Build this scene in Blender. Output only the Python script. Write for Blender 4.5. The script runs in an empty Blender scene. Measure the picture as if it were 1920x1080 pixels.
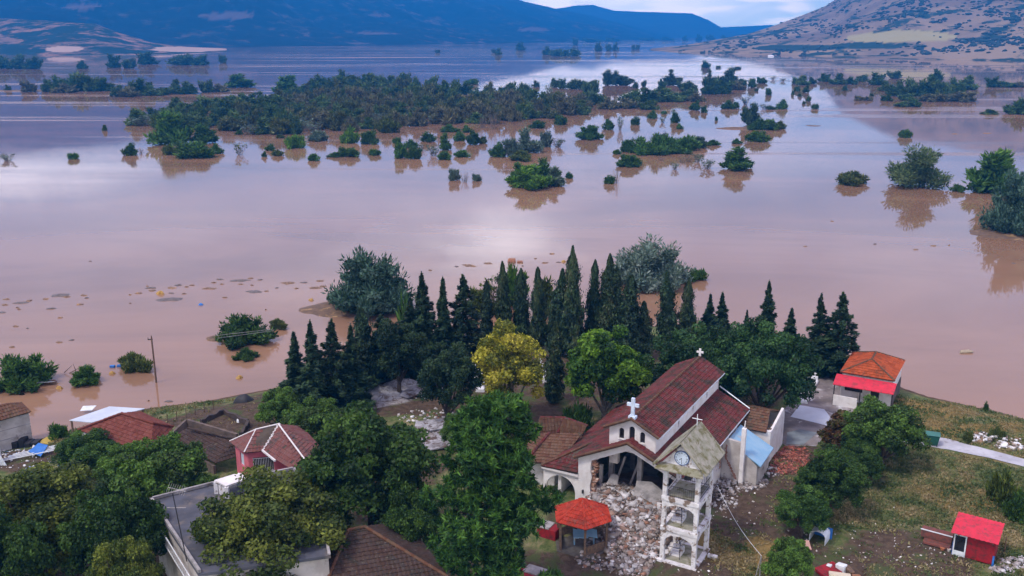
import bpy, bmesh, math, random
import numpy as np
from mathutils import Vector, Matrix, noise as mnoise
R = math.radians
sc = bpy.context.scene
COL = sc.collection

# ------------------------------------------------------------------ camera
FPX, YH, CH = 1750.0, 60.0, 38.0            # focal length and horizon in photo pixels, camera height
PITCH = math.atan((540 - YH) / FPX)
cd = bpy.data.cameras.new('camera')
cam = bpy.data.objects.new('camera', cd)
COL.objects.link(cam)
cam.location = (0, 0, CH)
cam.rotation_euler = (R(90) - PITCH, 0, 0)
cd.sensor_width = 36.0
cd.lens = 36.0 * FPX / 1920
cd.clip_start, cd.clip_end = 0.5, 60000
sc.camera = cam

# ------------------------------------------------------------------ world, sun, exposure
sc.view_settings.view_transform = 'Standard'
sc.view_settings.look = 'None'
sc.view_settings.gamma = 1
sc.view_settings.exposure = 1.0
SUN_EL, SUN_AZ = R(48), R(-35)
world = bpy.data.worlds.new('World')
sc.world = world
world.use_nodes = True


class NT:
    """small node-tree writer"""
    def __init__(self, tree):
        self.t = tree
        tree.nodes.clear()

    def n(self, kind, ins=None, **props):
        nd = self.t.nodes.new('ShaderNode' + kind)
        for k, v in props.items():
            setattr(nd, k, v)
        for k, v in (ins or {}).items():
            s = nd.inputs[k]
            if isinstance(v, bpy.types.NodeSocket):
                self.t.links.new(v, s)
            else:
                if isinstance(v, tuple) and len(v) == 3 and s.type == 'RGBA':
                    v = v + (1,)
                s.default_value = v
        return nd

    def math(self, op, a, b=0.0, clamp=False):
        return self.n('Math', {0: a, 1: b}, operation=op, use_clamp=clamp).outputs[0]

    def mix(self, f, a, b, mode='MIX'):
        m = self.n('Mix', data_type='RGBA', blend_type=mode)
        for s, v in ((m.inputs[0], f), (m.inputs[6], a), (m.inputs[7], b)):
            if isinstance(v, bpy.types.NodeSocket):
                self.t.links.new(v, s)
            else:
                s.default_value = v + (1,) if isinstance(v, tuple) and len(v) == 3 else v
        return m.outputs[2]

    def ramp(self, f, stops):
        r = self.n('ValToRGB', {0: f})
        e = r.color_ramp.elements
        while len(e) < len(stops):
            e.new(0.5)
        for q, (p, c) in zip(e, stops):
            q.position = p
            q.color = (c, c, c, 1) if isinstance(c, (int, float)) else c + (1,)
        return r.outputs[0]

    def step(self, v, lo, hi):
        return self.n('MapRange', {0: v, 1: lo, 2: hi, 3: 0.0, 4: 1.0}, interpolation_type='SMOOTHSTEP').outputs[0]

    def noise(self, vec, scale, detail=4.0, rough=0.55, dist=0.0):
        return self.n('TexNoise', {'Vector': vec, 'Scale': scale, 'Detail': detail, 'Roughness': rough, 'Distortion': dist}).outputs[0]


w = NT(world.node_tree)
tc = w.n('TexCoord').outputs['Generated']
sky = w.n('TexSky', sky_type='NISHITA', sun_disc=False, sun_elevation=SUN_EL, sun_rotation=SUN_AZ, altitude=100.0, air_density=1.2, dust_density=2.0).outputs[0]
sep = w.n('SeparateXYZ', {0: tc})
zc = w.math('MAXIMUM', sep.outputs[2], 0.0)
den = w.math('ADD', zc, 0.16)
cx = w.math('DIVIDE', sep.outputs[0], den)
cy = w.math('DIVIDE', sep.outputs[1], den)
cv = w.n('CombineXYZ', {0: cx, 1: cy, 2: 0.0}).outputs[0]
n1 = w.noise(cv, 0.9, 6.0, 0.55, 0.4)
n2 = w.noise(cv, 2.6, 4.0, 0.5, 0.3)
deck = w.mix(w.step(n1, 0.38, 0.66), (0.48, 0.435, 0.54), (0.94, 0.86, 0.94))         # grey to pale clouds
deck = w.mix(w.step(n2, 0.35, 0.7), deck, w.mix(0.5, deck, (0.62, 0.60, 0.74)))
low = w.ramp(zc, [(0.0, 1.0), (0.10, 0.85), (0.16, 0.35), (0.30, 0.0)])              # paler belt low in the sky
deck = w.mix(low, deck, w.mix(w.step(n2, 0.40, 0.62), (0.36, 0.62, 0.86), (0.80, 0.84, 0.94)))
high = w.step(zc, 0.30, 0.75)
deck = w.mix(high, deck, (0.60, 0.50, 0.60))
deck = w.mix(w.ramp(zc, [(0.0, 1.0), (0.055, 0.9), (0.11, 0.0)]), deck, w.mix(w.step(n2, 0.42, 0.60), (2.0, 2.3, 2.2), (4.2, 3.5, 2.8)))


azn = w.math('MULTIPLY', w.math('ARCTAN2', sep.outputs[0], sep.outputs[1]), 57.2958)
eln = w.math('MULTIPLY', w.math('ARCSINE', sep.outputs[2]), 57.2958)
wisp = w.noise(w.n('CombineXYZ', {0: w.math('MULTIPLY', azn, 0.16), 1: w.math('MULTIPLY', eln, 0.55), 2: 0.0}).outputs[0], 1.0, 6.0, 0.6, 0.8)


def cloud(az, el, ra, re, k, col):
    """a brighter break in the cloud, az/el and half-widths in degrees"""
    global deck
    dx = w.math('DIVIDE', w.math('SUBTRACT', azn, az), ra)
    dy = w.math('DIVIDE', w.math('SUBTRACT', eln, el), re)
    d = w.math('SQRT', w.math('ADD', w.math('MULTIPLY', dx, dx), w.math('MULTIPLY', dy, dy)))
    d = w.math('ADD', d, w.math('MULTIPLY', w.math('SUBTRACT', wisp, 0.5), 1.8))
    deck = w.mix(w.math('MULTIPLY', w.step(d, 1.25, 0.0), k), deck, col)


cloud(-2.0, 12.0, 11.0, 5.0, 0.45, (1.5, 1.36, 1.45))
cloud(-0.5, 12.6, 4.5, 1.8, 0.85, (2.5, 2.35, 2.4))
cloud(-29.0, 7.2, 9.0, 1.9, 0.9, (2.9, 2.6, 2.5))
cloud(7.5, 2.4, 9.5, 2.3, 0.85, (4.0, 3.4, 2.9))
cloud(12.0, 6.5, 12.0, 2.6, 0.5, (1.9, 1.75, 1.8))
cl = w.n('Background', {0: deck, 1: 1.0}).outputs[0]
sk = w.n('Background', {0: sky, 1: 0.10}).outputs[0]
mx = w.n('MixShader', {0: 0.88, 1: sk, 2: cl}).outputs[0]
w.n('OutputWorld', {0: mx})

sd = bpy.data.lights.new('sun', 'SUN')
sd.energy = 1.5
sd.angle = R(12)
sd.color = (1.0, 0.93, 0.84)
sun = bpy.data.objects.new('sun', sd)
COL.objects.link(sun)
sdir = Vector((math.sin(SUN_AZ) * math.cos(SUN_EL), math.cos(SUN_AZ) * math.cos(SUN_EL), math.sin(SUN_EL)))
# light arrives from behind the camera's left shoulder, high in the cloud
sdir = Vector((-0.45, -0.35, 0.9)).normalized()
sun.rotation_euler = sdir.to_track_quat('Z', 'Y').to_euler()
for nd in world.node_tree.nodes:
    if nd.type == 'TEX_SKY':
        nd.sun_elevation = math.asin(sdir.z)
        nd.sun_rotation = math.atan2(sdir.x, sdir.y)

# ------------------------------------------------------------------ pixel <-> ground helpers
CP, SP = math.cos(PITCH), math.sin(PITCH)
ZW = -1.2                                    # flood level; the village ground is about z = 0


def ray(px, py):
    u, v = (px - 960) / FPX, (540 - py) / FPX
    return u, CP + v * SP, -SP + v * CP


def at(px, py, z=0.0):
    u, y, zz = ray(px, py)
    t = (z - CH) / zz
    return u * t, y * t


def ztop(px, py, y):                         # height seen at photo pixel (px,py) at ground distance y
    u, yy, zz = ray(px, py)
    return CH + zz * y / yy


def depth(y, z=0.0):
    return y * CP - (z - CH) * SP


def mpp(y, z=0.0):                           # metres per photo pixel there
    return depth(y, z) / FPX


def proj(x, y, z):
    d = depth(y, z)
    return 960 + FPX * x / d, 540 - FPX * (y * SP + (z - CH) * CP) / d


# ------------------------------------------------------------------ object helpers
MATS = {}


def tag(o, label=None, cat=None, group=None, kind=None):
    for k, v in (('label', label), ('category', cat), ('group', group), ('kind', kind)):
        if v:
            o[k] = v
    return o


def empty(name, loc, rz=0.0):
    o = bpy.data.objects.new(name, None)
    COL.objects.link(o)
    o.location = loc
    o.rotation_euler = (0, 0, rz)
    o.empty_display_size = 0.3
    return o


def copy_tree(o, parent=None):
    c = o.copy()
    COL.objects.link(c)
    c.parent = parent
    for ch in list(o.children):
        copy_tree(ch, c)
    return c


def link_mesh(name, me, mats, parent=None, loc=None):
    for m in mats if isinstance(mats, (list, tuple)) else [mats]:
        me.materials.append(m)
    o = bpy.data.objects.new(name, me)
    COL.objects.link(o)
    if parent is not None:
        o.parent = parent
    if loc is not None:
        o.location = loc
    return o


def np_mesh(name, V, F, cols=None, mi=None, smooth=False):
    """V (n,3); F (m,3|4) int; cols (n,3) vertex tint; mi (m,) material index"""
    V = np.asarray(V, dtype=np.float32)
    F = np.asarray(F, dtype=np.int32)
    me = bpy.data.meshes.new(name)
    k = F.shape[1]
    me.vertices.add(len(V))
    me.vertices.foreach_set('co', V.ravel())
    me.loops.add(F.size)
    me.loops.foreach_set('vertex_index', F.ravel())
    me.polygons.add(len(F))
    me.polygons.foreach_set('loop_start', np.arange(0, F.size, k, dtype=np.int32))
    me.polygons.foreach_set('loop_total', np.full(len(F), k, dtype=np.int32))
    if mi is not None:
        me.polygons.foreach_set('material_index', np.asarray(mi, dtype=np.int32))
    if smooth:
        me.polygons.foreach_set('use_smooth', np.ones(len(F), dtype=bool))
    me.update(calc_edges=True)
    if cols is not None:
        a = me.color_attributes.new('tint', 'FLOAT_COLOR', 'POINT')
        c = np.ones((len(V), 4), dtype=np.float32)
        c[:, :3] = cols
        a.data.foreach_set('color', c.ravel())
    return me


class MB:
    """collects simple solids; build() links them as one mesh object"""
    def __init__(self):
        self.v, self.f, self.m, self.c = [], [], [], []
        self.col = (1, 1, 1)

    def add(self, vs, fs, mi=0, col=None):
        b = len(self.v)
        self.v += [tuple(p) for p in vs]
        self.c += [col or self.col] * len(vs)
        self.f += [tuple(i + b for i in f) for f in fs]
        self.m += [mi] * len(fs)
        return self

    def box(self, x0, x1, y0, y1, z0, z1, mi=0, M=None, col=None):
        vs = [Vector((x, y, z)) for z in (z0, z1) for x, y in ((x0, y0), (x1, y0), (x1, y1), (x0, y1))]
        if M is not None:
            vs = [M @ p for p in vs]
        return self.add(vs, [(3, 2, 1, 0), (4, 5, 6, 7), (0, 1, 5, 4), (1, 2, 6, 5), (2, 3, 7, 6), (3, 0, 4, 7)], mi, col)

    def prism(self, poly, t, mi=0, col=None):
        """poly: list of 3-D points (planar); t: thickness vector"""
        n = len(poly)
        t = Vector(t)
        vs = [Vector(p) for p in poly] + [Vector(p) + t for p in poly]
        fs = [tuple(range(n))[::-1], tuple(range(n, 2 * n))]
        fs += [(i, (i + 1) % n, n + (i + 1) % n, n + i) for i in range(n)]
        return self.add(vs, fs, mi, col)

    def bar(self, p, q, r=0.03, n=6, r2=None, mi=0, col=None):
        p, q = Vector(p), Vector(q)
        d = (q - p).normalized()
        a = d.orthogonal().normalized()
        b = d.cross(a)
        r2 = r if r2 is None else r2
        vs = []
        for c, rr in ((p, r), (q, r2)):
            for i in range(n):
                t = 2 * math.pi * i / n
                vs.append(c + a * (rr * math.cos(t)) + b * (rr * math.sin(t)))
        fs = [(i, (i + 1) % n, n + (i + 1) % n, n + i) for i in range(n)]
        fs += [tuple(range(n))[::-1], tuple(range(n, 2 * n))]
        return self.add(vs, fs, mi, col)

    def build(self, name, mats, parent=None, bevel=0.0, loc=None):
        me = bpy.data.meshes.new(name)
        me.from_pydata(self.v, [], self.f)
        me.polygons.foreach_set('material_index', self.m)
        a = me.color_attributes.new('tint', 'FLOAT_COLOR', 'POINT')
        a.data.foreach_set('color', [x for c in self.c for x in (c[0], c[1], c[2], 1.0)])
        bm = bmesh.new()
        bm.from_mesh(me)
        bmesh.ops.recalc_face_normals(bm, faces=bm.faces)
        bm.to_mesh(me)
        bm.free()
        o = link_mesh(name, me, mats, parent, loc)
        if bevel:
            b = o.modifiers.new('bevel', 'BEVEL')
            b.width = bevel
            b.segments = 2
            b.limit_method = 'ANGLE'
        return o


# ------------------------------------------------------------------ materials
def newmat(name):
    m = bpy.data.materials.new(name)
    m.use_nodes = True
    MATS[name] = m
    return m, NT(m.node_tree)


def finish(t, col, rough=0.8, bump=None, bstr=0.3, bdist=0.05, spec=0.3, metal=0.0, **kw):
    ins = {'Base Color': col, 'Roughness': rough, 'Specular IOR Level': spec, 'Metallic': metal}
    if bump is not None:
        ins['Normal'] = t.n('Bump', {'Height': bump, 'Strength': bstr, 'Distance': bdist}).outputs[0]
    ins.update(kw)
    b = t.n('BsdfPrincipled', ins)
    t.n('OutputMaterial', {0: b.outputs[0]})
    return b


def plain(name, c1, c2=None, scale=2.0, rough=0.8, bstr=0.2, bdist=0.02, metal=0.0, dirt=None, dscale=0.6, dlo=0.5, dhi=0.7, spec=0.3, tint=False):
    """mottled surface: two close tones, an optional stain tone with a shape of its own, fine bump"""
    m, t = newmat(name)
    g = t.n('TexCoord').outputs['Object']
    c2 = c2 or tuple(x * 0.8 for x in c1)
    a = t.noise(g, scale, 6.0, 0.6)
    c = t.mix(t.step(a, 0.35, 0.65), c1, c2)
    if tint:
        c = t.mix(1.0, c, t.n('Attribute', attribute_name='tint').outputs[0], 'MULTIPLY')
    if dirt:
        d = t.noise(g, dscale, 8.0, 0.65, 0.3)
        c = t.mix(t.step(d, dlo, dhi), c, dirt)
    finish(t, c, rough, t.noise(g, scale * 9, 4.0), bstr, bdist, spec, metal)
    return m


def foliage_mat(name, hue=(1, 1, 1), var=0.35, trans=0.25):
    m, t = newmat(name)
    att = t.n('Attribute', attribute_name='tint').outputs[0]
    rnd = t.n('ObjectInfo').outputs['Random']
    k = t.math('ADD', t.math('MULTIPLY', rnd, var), 1.0 - var / 2)
    c = t.mix(1.0, att, t.n('CombineXYZ', {0: k, 1: k, 2: k}).outputs[0], 'MULTIPLY')
    c = t.mix(1.0, c, hue, 'MULTIPLY')
    d = t.n('BsdfPrincipled', {'Base Color': c, 'Roughness': 0.6, 'Specular IOR Level': 0.25})
    tr = t.n('BsdfTranslucent', {0: t.mix(1.0, c, (1.3, 1.5, 0.6), 'MULTIPLY')})
    mx = t.n('MixShader', {0: trans, 1: d.outputs[0], 2: tr.outputs[0]})
    t.n('OutputMaterial', {0: mx.outputs[0]})
    return m


rng = np.random.default_rng(7)
random.seed(7)

# ------------------------------------------------------------------ water
m, t = newmat('flood_water')
g = t.n('TexCoord').outputs['Object']
mp = t.n('Mapping', {'Vector': g, 'Scale': (1, 1, 1)}).outputs[0]
far = t.noise(t.n('Mapping', {'Vector': g, 'Scale': (0.010, 0.028, 1), 'Rotation': (0, 0, 0.12)}).outputs[0], 1.0, 7.0, 0.6, 1.2)
base = t.mix(t.step(far, 0.35, 0.65), (0.205, 0.120, 0.078), (0.280, 0.160, 0.100))
rip = t.noise(mp, 1.6, 3.0, 0.6)
rip2 = t.noise(t.n('Mapping', {'Vector': g, 'Scale': (0.05, 0.35, 1)}).outputs[0], 1.0, 3.0, 0.5)
calm = t.noise(t.n('Mapping', {'Vector': g, 'Scale': (0.0025, 0.012, 1)}).outputs[0], 1.0, 5.0, 0.6, 0.6)
streak = t.noise(t.n('Mapping', {'Vector': g, 'Scale': (0.0022, 0.030, 1)}).outputs[0], 1.0, 3.0, 0.5, 0.3)
rough = t.math('ADD', 0.03, t.math('MULTIPLY', t.step(calm, 0.5, 0.72), 0.10))
rough = t.math('ADD', rough, t.math('MULTIPLY', t.step(streak, 0.57, 0.64), 0.16))
hgt = t.math('ADD', t.math('MULTIPLY', rip, 0.5), t.math('MULTIPLY', rip2, 0.5))
finish(t, base, rough, hgt, 0.10, 0.03, 0.5, **{'IOR': 1.42})
WATER = m
mb = MB()
mb.add([(-16000, -300, ZW), (16000, -300, ZW), (16000, 26000, ZW), (-16000, 26000, ZW)], [(0, 1, 2, 3)])
tag(mb.build('water', WATER), 'still brown flood water covering the whole valley floor', kind='structure')

# ------------------------------------------------------------------ shore and village ground
SHORE_PX = [(-420, 900), (-150, 862), (0, 840), (62, 828), (135, 806), (270, 768), (400, 750), (520, 728), (570, 700), (600, 672), (660, 650),
            (760, 640), (900, 628), (1050, 618), (1200, 612), (1330, 612), (1440, 620), (1530, 640), (1600, 668), (1690, 728), (1740, 744),
            (1800, 757), (1860, 770), (1920, 786), (2100, 822), (2500, 880)]
shore = [at(px, py, ZW) for px, py in SHORE_PX]
poly = np.array(shore + [(180, 20), (-180, 20)])


def shore_dist(P):
    """signed distance of points P (n,2) to the land polygon; positive on land"""
    P = np.asarray(P, dtype=float)
    d = np.full(len(P), 1e9)
    inside = np.zeros(len(P), dtype=bool)
    n = len(poly)
    for i in range(n):
        a, b = poly[i], poly[(i + 1) % n]
        e = b - a
        q = np.clip(((P - a) @ e) / (e @ e), 0, 1)
        d = np.minimum(d, np.hypot(*(P - a - q[:, None] * e).T))
        c = ((a[1] > P[:, 1]) != (b[1] > P[:, 1])) & (P[:, 0] < (b[0] - a[0]) * (P[:, 1] - a[1]) / (b[1] - a[1] + 1e-12) + a[0])
        inside ^= c
    return np.where(inside, d, -d)


def vnoise(x, y, s, seed=0.0, oct=3):
    return mnoise.fractal(Vector((x * s + seed, y * s - seed, seed)), 1.0, 2.0, oct)


def ground_z(x, y):
    return float(ground_zs([[x, y]])[0])


def ground_zs(P):
    P = np.asarray(P, dtype=float)
    d = shore_dist(P)
    z = np.where(d > 0, np.clip(d * 0.22, 0, 1.2), np.clip(d * 0.12, -3, 0)) + ZW
    wob = np.array([vnoise(x, y, 0.25, 3.0) for x, y in P]) * 0.10
    return z + wob * np.clip(np.abs(d) * 0.3, 0.3, 1)


def atg(px, py):                             # point on the village ground seen at a photo pixel
    x, y = at(px, py, 0.0)
    for _ in range(3):
        x, y = at(px, py, ground_z(x, y))
    return x, y, ground_z(x, y)


# surface zones painted as real ground cover: R bare earth, G dry yellow grass, B pale gravel or sand
ZONES = []


def zone(px, py, rx, ry, ch, s=1.0, rot=0.0):
    x, y = at(px, py)
    ZONES.append((x, y, rx, ry, ch, s, rot))


for a in ((1420, 960, 5, 6, 0, 1.0), (1350, 930, 4, 5, 0, 1.0), (1400, 1030, 6, 4, 1, 0.9), (1440, 900, 4, 3, 0, .8), (1640, 1050, 9, 4, 0, .8),
          (1700, 1015, 6, 2, 0, .55), (1380, 1070, 5, 2, 1, .9), (1200, 1075, 7, 2.5, 0, 1.0), (1480, 945, 3, 3, 1, .5), (1150, 1010, 5, 5, 0, 1.0),
          (1770, 768, 7, 5, 1, .8), (1740, 800, 3, 3, 1, 1.0), (1850, 800, 9, 2, 1, .7), (1800, 930, 8, 3, 1, .6), (1680, 930, 6, 3, 1, .4),
          (1860, 960, 5, 3, 1, .7), (1900, 860, 6, 2, 1, .5), (715, 742, 4, 3.5, 2, .8), (815, 812, 3, 4.5, 2, .75), (760, 765, 7, 2.5, 0, 1.0),
          (900, 800, 6, 8, 0, 1.0), (1500, 850, 3, 2.5, 0, .7), (430, 790, 8, 6, 0, 1.0), (480, 770, 5, 6, 0, .9), (40, 860, 5, 4, 0, .8),
          (1000, 720, 20, 14, 0, .9), (1300, 700, 20, 12, 0, .8), (700, 700, 10, 8, 0, .9), (950, 1070, 8, 5, 0, 1.0), (650, 900, 10, 8, 0, .9), (300, 1000, 14, 10, 0, .9), (1530, 1040, 3, 5, 0, .7), (1650, 1075, 5, 1.2, 1, .7)):
    zone(*a)

gx = np.arange(-92, 132, 0.8)
gy = np.arange(34, 160, 0.8)
GX, GY = np.meshgrid(gx, gy)
P = np.stack([GX.ravel(), GY.ravel()], 1)
Z = ground_zs(P)
zc_ = np.zeros((len(P), 3))
wob = np.array([vnoise(x, y, 0.22, 9.0, 4) for x, y in P])
for (x, y, rx, ry, ch, s, rot) in ZONES:
    d = np.hypot((P[:, 0] - x) / rx, (P[:, 1] - y) / ry) + wob * 0.7
    zc_[:, ch] = np.maximum(zc_[:, ch], s * np.clip((1.15 - d) / 0.5, 0, 1))
nx, ny = len(gx), len(gy)
idx = np.arange(nx * ny).reshape(ny, nx)
F = np.stack([idx[:-1, :-1], idx[:-1, 1:], idx[1:, 1:], idx[1:, :-1]], -1).reshape(-1, 4)
V = np.column_stack([P, Z])
m, t = newmat('village_ground')
g = t.n('TexCoord').outputs['Object']
z_ = t.n('SeparateColor', {0: t.n('Attribute', attribute_name='tint').outputs[0]})
nA = t.noise(g, 0.35, 6.0, 0.65, 0.5)
nB = t.noise(g, 1.7, 6.0, 0.7, 0.4)
nC = t.noise(g, 9.0, 4.0, 0.7)
gr = t.mix(t.step(nB, 0.36, 0.64), (0.065, 0.105, 0.030), (0.160, 0.180, 0.065))
gr = t.mix(t.step(nA, 0.48, 0.68), gr, (0.27, 0.225, 0.12))
dry = t.mix(t.step(nB, 0.35, 0.65), (0.29, 0.19, 0.065), (0.20, 0.15, 0.055))
ear = t.mix(t.step(nB, 0.4, 0.62), (0.075, 0.050, 0.036), (0.125, 0.088, 0.062))
ear = t.mix(t.step(nA, 0.50, 0.62), ear, (0.075, 0.095, 0.035))
pal = t.mix(t.step(nB, 0.42, 0.60), (0.42, 0.40, 0.41), (0.16, 0.12, 0.11))
c = t.mix(t.step(t.math('ADD', z_.outputs[1], t.math('MULTIPLY', t.math('SUBTRACT', nB, 0.5), 0.8)), 0.3, 0.7), gr, dry)
c = t.mix(t.step(t.math('ADD', z_.outputs[0], t.math('MULTIPLY', t.math('SUBTRACT', nB, 0.5), 0.9)), 0.3, 0.7), c, ear)
c = t.mix(t.step(t.math('ADD', z_.outputs[2], t.math('MULTIPLY', t.math('SUBTRACT', nB, 0.5), 0.9)), 0.35, 0.65), c, pal)
c = t.mix(t.math('MULTIPLY', t.step(nC, 0.45, 0.7), 0.5), c, t.mix(0.5, c, (0.02, 0.02, 0.01)))
wet = t.n('SeparateXYZ', {0: t.n('NewGeometry').outputs['Position']}).outputs[2]
c = t.mix(t.step(wet, ZW + 0.30, ZW + 0.02), c, (0.10, 0.06, 0.035))
finish(t, c, 0.9, t.math('ADD', nB, t.math('MULTIPLY', nC, 0.5)), 0.9, 0.25, 0.15)
me = np_mesh('ground', V, F, zc_, smooth=True)
tag(link_mesh('ground', me, m), 'village ground of grass and bare earth above the flood', kind='structure')

# ------------------------------------------------------------------ mountains
def hill_mat(name, soil, soil2, scrub, scr_lo, scr_hi, scale, field=None):
    m, t = newmat(name)
    g = t.n('TexCoord').outputs['Object']
    st = t.n('Mapping', {'Vector': g, 'Scale': (1, 1, 2.2)}).outputs[0]
    a = t.noise(st, scale * 0.12, 6.0, 0.6, 0.8)
    b = t.noise(st, scale, 8.0, 0.68, 0.3)
    c = t.mix(t.step(a, 0.38, 0.62), soil, soil2)
    dens = t.math('ADD', b, t.math('MULTIPLY', t.math('SUBTRACT', t.noise(st, scale * 0.25, 4.0, 0.6, 1.2), 0.5), 0.7))
    c = t.mix(t.step(dens, scr_lo, scr_hi), c, scrub)
    att = t.n('Attribute', attribute_name='tint')
    c = t.mix(t.n('SeparateColor', {0: att.outputs[0]}).outputs[0], c, field or soil)
    c = t.mix(t.n('SeparateColor', {0: att.outputs[0]}).outputs[1], c, scrub)
    finish(t, c, 0.95, b, 0.6, 6.0, 0.05)
    return m


def interp(x, pts):
    return np.interp(x, [p[0] for p in pts], [p[1] for p in pts])


def mountain(name, label, foot, ridge, rr, mat, step=5, rows=70, rough=1.0, seed=0.0, back=0.55, marks=(), power=1.15, cat_kind='structure', ns=1.0):
    """foot: (photo x, metres away); ridge: (photo x, photo y of the skyline); rr: metres of skyline behind the foot"""
    x0, x1 = foot[0][0], foot[-1][0]
    xs = np.arange(x0, x1 + 1, step)
    r0 = interp(xs, foot)
    ry = interp(xs, ridge)
    dr = interp(xs, rr) if isinstance(rr, (list, tuple)) else np.full(len(xs), float(rr))
    ss = np.concatenate([np.linspace(-0.03, 1, rows), np.linspace(1.03, 1.9, 12)])
    V, C = [], []
    for j, s in enumerate(ss):
        for i, x in enumerate(xs):
            az = math.atan((x - 960) / FPX / (CP + 0.27 * SP))
            u = (x - 960) / FPX
            rng_ = r0[i] + dr[i] * s
            # point at forward distance rng_
            _, yy, zz = ray(x, ry[i])
            hr = CH + zz * (r0[i] + dr[i]) / yy - ZW
            X, Y = u * (rng_ * CP + (CH) * SP), rng_
            nz = mnoise.fractal(Vector((X * 0.0022 * ns + seed, Y * 0.0022 * ns, seed)), 1.0, 2.1, 6)
            nz2 = mnoise.fractal(Vector((X * 0.011 * ns + seed, Y * 0.011 * ns, seed)), 1.0, 2.1, 4)
            if s <= 1:
                k = max(s, 0) ** power
                h = hr * (k + rough * (0.16 * nz + 0.04 * nz2) * math.sin(math.pi * min(1, max(s, 0))) )
                if s > 0.9:
                    h += hr * rough * 0.012 * nz2
                h = max(h, hr * 0.02 * max(s, 0)) if s > 0 else -3
            else:
                h = hr * (1 - (s - 1) * back) + hr * rough * 0.10 * nz * (s - 1)
            V.append((X, Y, h + ZW))
            f = 0.0
            q = 0.0
            pz = proj(X, Y, h + ZW)
            for (mx_, my_, rx_, ry_, ch) in marks:
                d = math.hypot((pz[0] - mx_) / rx_, (pz[1] - my_) / ry_) + 0.25 * nz2
                if d < 1 and s <= 1:
                    if ch == 0:
                        f = 1.0
                    else:
                        q = 1.0
            C.append((f, q, 0))
    nx, ny = len(xs), len(ss)
    idx = np.arange(nx * ny).reshape(ny, nx)
    F = np.stack([idx[:-1, :-1], idx[:-1, 1:], idx[1:, 1:], idx[1:, :-1]], -1).reshape(-1, 4)
    o = link_mesh(name, np_mesh(name, V, F, np.array(C), smooth=True), mat)
    tag(o, label, kind=cat_kind)
    return o


HM_L = hill_mat('far_forest_slope', (0.10, 0.07, 0.07), (0.035, 0.035, 0.03), (0.005, 0.010, 0.012), 0.29, 0.46, 0.02)
HM_S = hill_mat('spur_slope', (0.30, 0.17, 0.13), (0.17, 0.11, 0.09), (0.012, 0.030, 0.026), 0.34, 0.52, 0.024, (0.42, 0.30, 0.25))
HM_R = hill_mat('dry_scrub_slope', (0.28, 0.205, 0.135), (0.17, 0.125, 0.095), (0.020, 0.040, 0.030), 0.50, 0.60, 0.022, (0.33, 0.29, 0.14))
HM_F = hill_mat('distant_slope', (0.03, 0.035, 0.04), (0.03, 0.035, 0.035), (0.02, 0.03, 0.03), 0.40, 0.6, 0.01)

mountain('mountain', 'long forested mountainside fading to blue on the left of the valley',
         [(-700, 2300), (0, 2300), (400, 2500), (700, 2900), (1000, 3600), (1260, 5200)],
         [(-700, -230), (0, -150), (200, -130), (500, -78), (800, -34), (975, 0), (1040, 16), (1100, 28), (1180, 48), (1260, 68)],
         [(-700, 1700), (400, 1700), (1000, 2200), (1260, 1400)], HM_L, step=6, rows=80, seed=1.3, rough=1.3, marks=[(425, 30, 55, 7, 0), (150, 12, 40, 5, 0), (700, 62, 30, 3, 0), (1000, 55, 30, 4, 0)])
mountain('hill', 'low hill spur with bare pinkish slopes and a sand field on the far left shore',
         [(-700, 1750), (0, 1700), (120, 1680), (300, 1750), (425, 1950)],
         [(-700, 0), (-200, 10), (0, 34), (90, 38), (180, 44), (230, 62), (290, 80), (350, 88), (425, 91)],
         [(-700, 600), (0, 500), (300, 300), (425, 200)], HM_S, step=5, rows=50, seed=5.1, rough=0.8,
         marks=[(350, 92, 75, 5, 0), (120, 92, 35, 6, 0), (20, 96, 60, 5, 1), (240, 97, 60, 4, 1)])
mountain('mountain', 'dry scrub covered mountain rising at the right of the flooded valley',
         [(1195, 2150), (1260, 1950), (1400, 1720), (1600, 1560), (1920, 1420), (2700, 1300)],
         [(1195, 96), (1230, 92), (1300, 82), (1360, 71), (1400, 64), (1450, 48), (1500, 28), (1540, 12), (1560, -2), (1590, -45), (1700, -95), (1920, -130), (2700, -160)],
         [(1195, 60), (1300, 400), (1450, 900), (1600, 1200), (2700, 1500)], HM_R, step=4, rows=110, seed=8.7,
         marks=[(1690, 69, 105, 11, 0), (1500, 90, 90, 6, 1), (1620, 86, 60, 6, 1)], rough=1.0)
mountain('hill', 'grey brown foothill dotted with dark bushes in front of the right mountain',
         [(1560, 1500), (1700, 1420), (1920, 1340), (2700, 1200)],
         [(1560, 103), (1640, 97), (1700, 80), (1760, 58), (1830, 40), (1920, 20), (2100, 5), (2700, -30)],
         [(1560, 60), (1700, 300), (2700, 450)], HM_R, step=4, rows=70, seed=14.2, rough=0.7)
mountain('hill', 'far blue table hill closing the end of the valley',
         [(940, 6300), (1450, 6600)],
         [(940, 40), (1000, 26), (1045, 16), (1080, 10), (1110, 9), (1150, 20), (1200, 22), (1295, 25), (1325, 37), (1352, 52), (1400, 66), (1450, 68)],
         1200, HM_F, step=5, rows=24, seed=21.0, rough=0.4)
mountain('hill', 'faintest low blue ridge on the horizon beyond the table hill',
         [(1280, 7900), (1600, 7900)], [(1280, 56), (1350, 51), (1400, 49), (1440, 47), (1520, 50), (1600, 58)], 1200, HM_F, step=8, rows=12, seed=25.0, rough=0.4)

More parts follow.
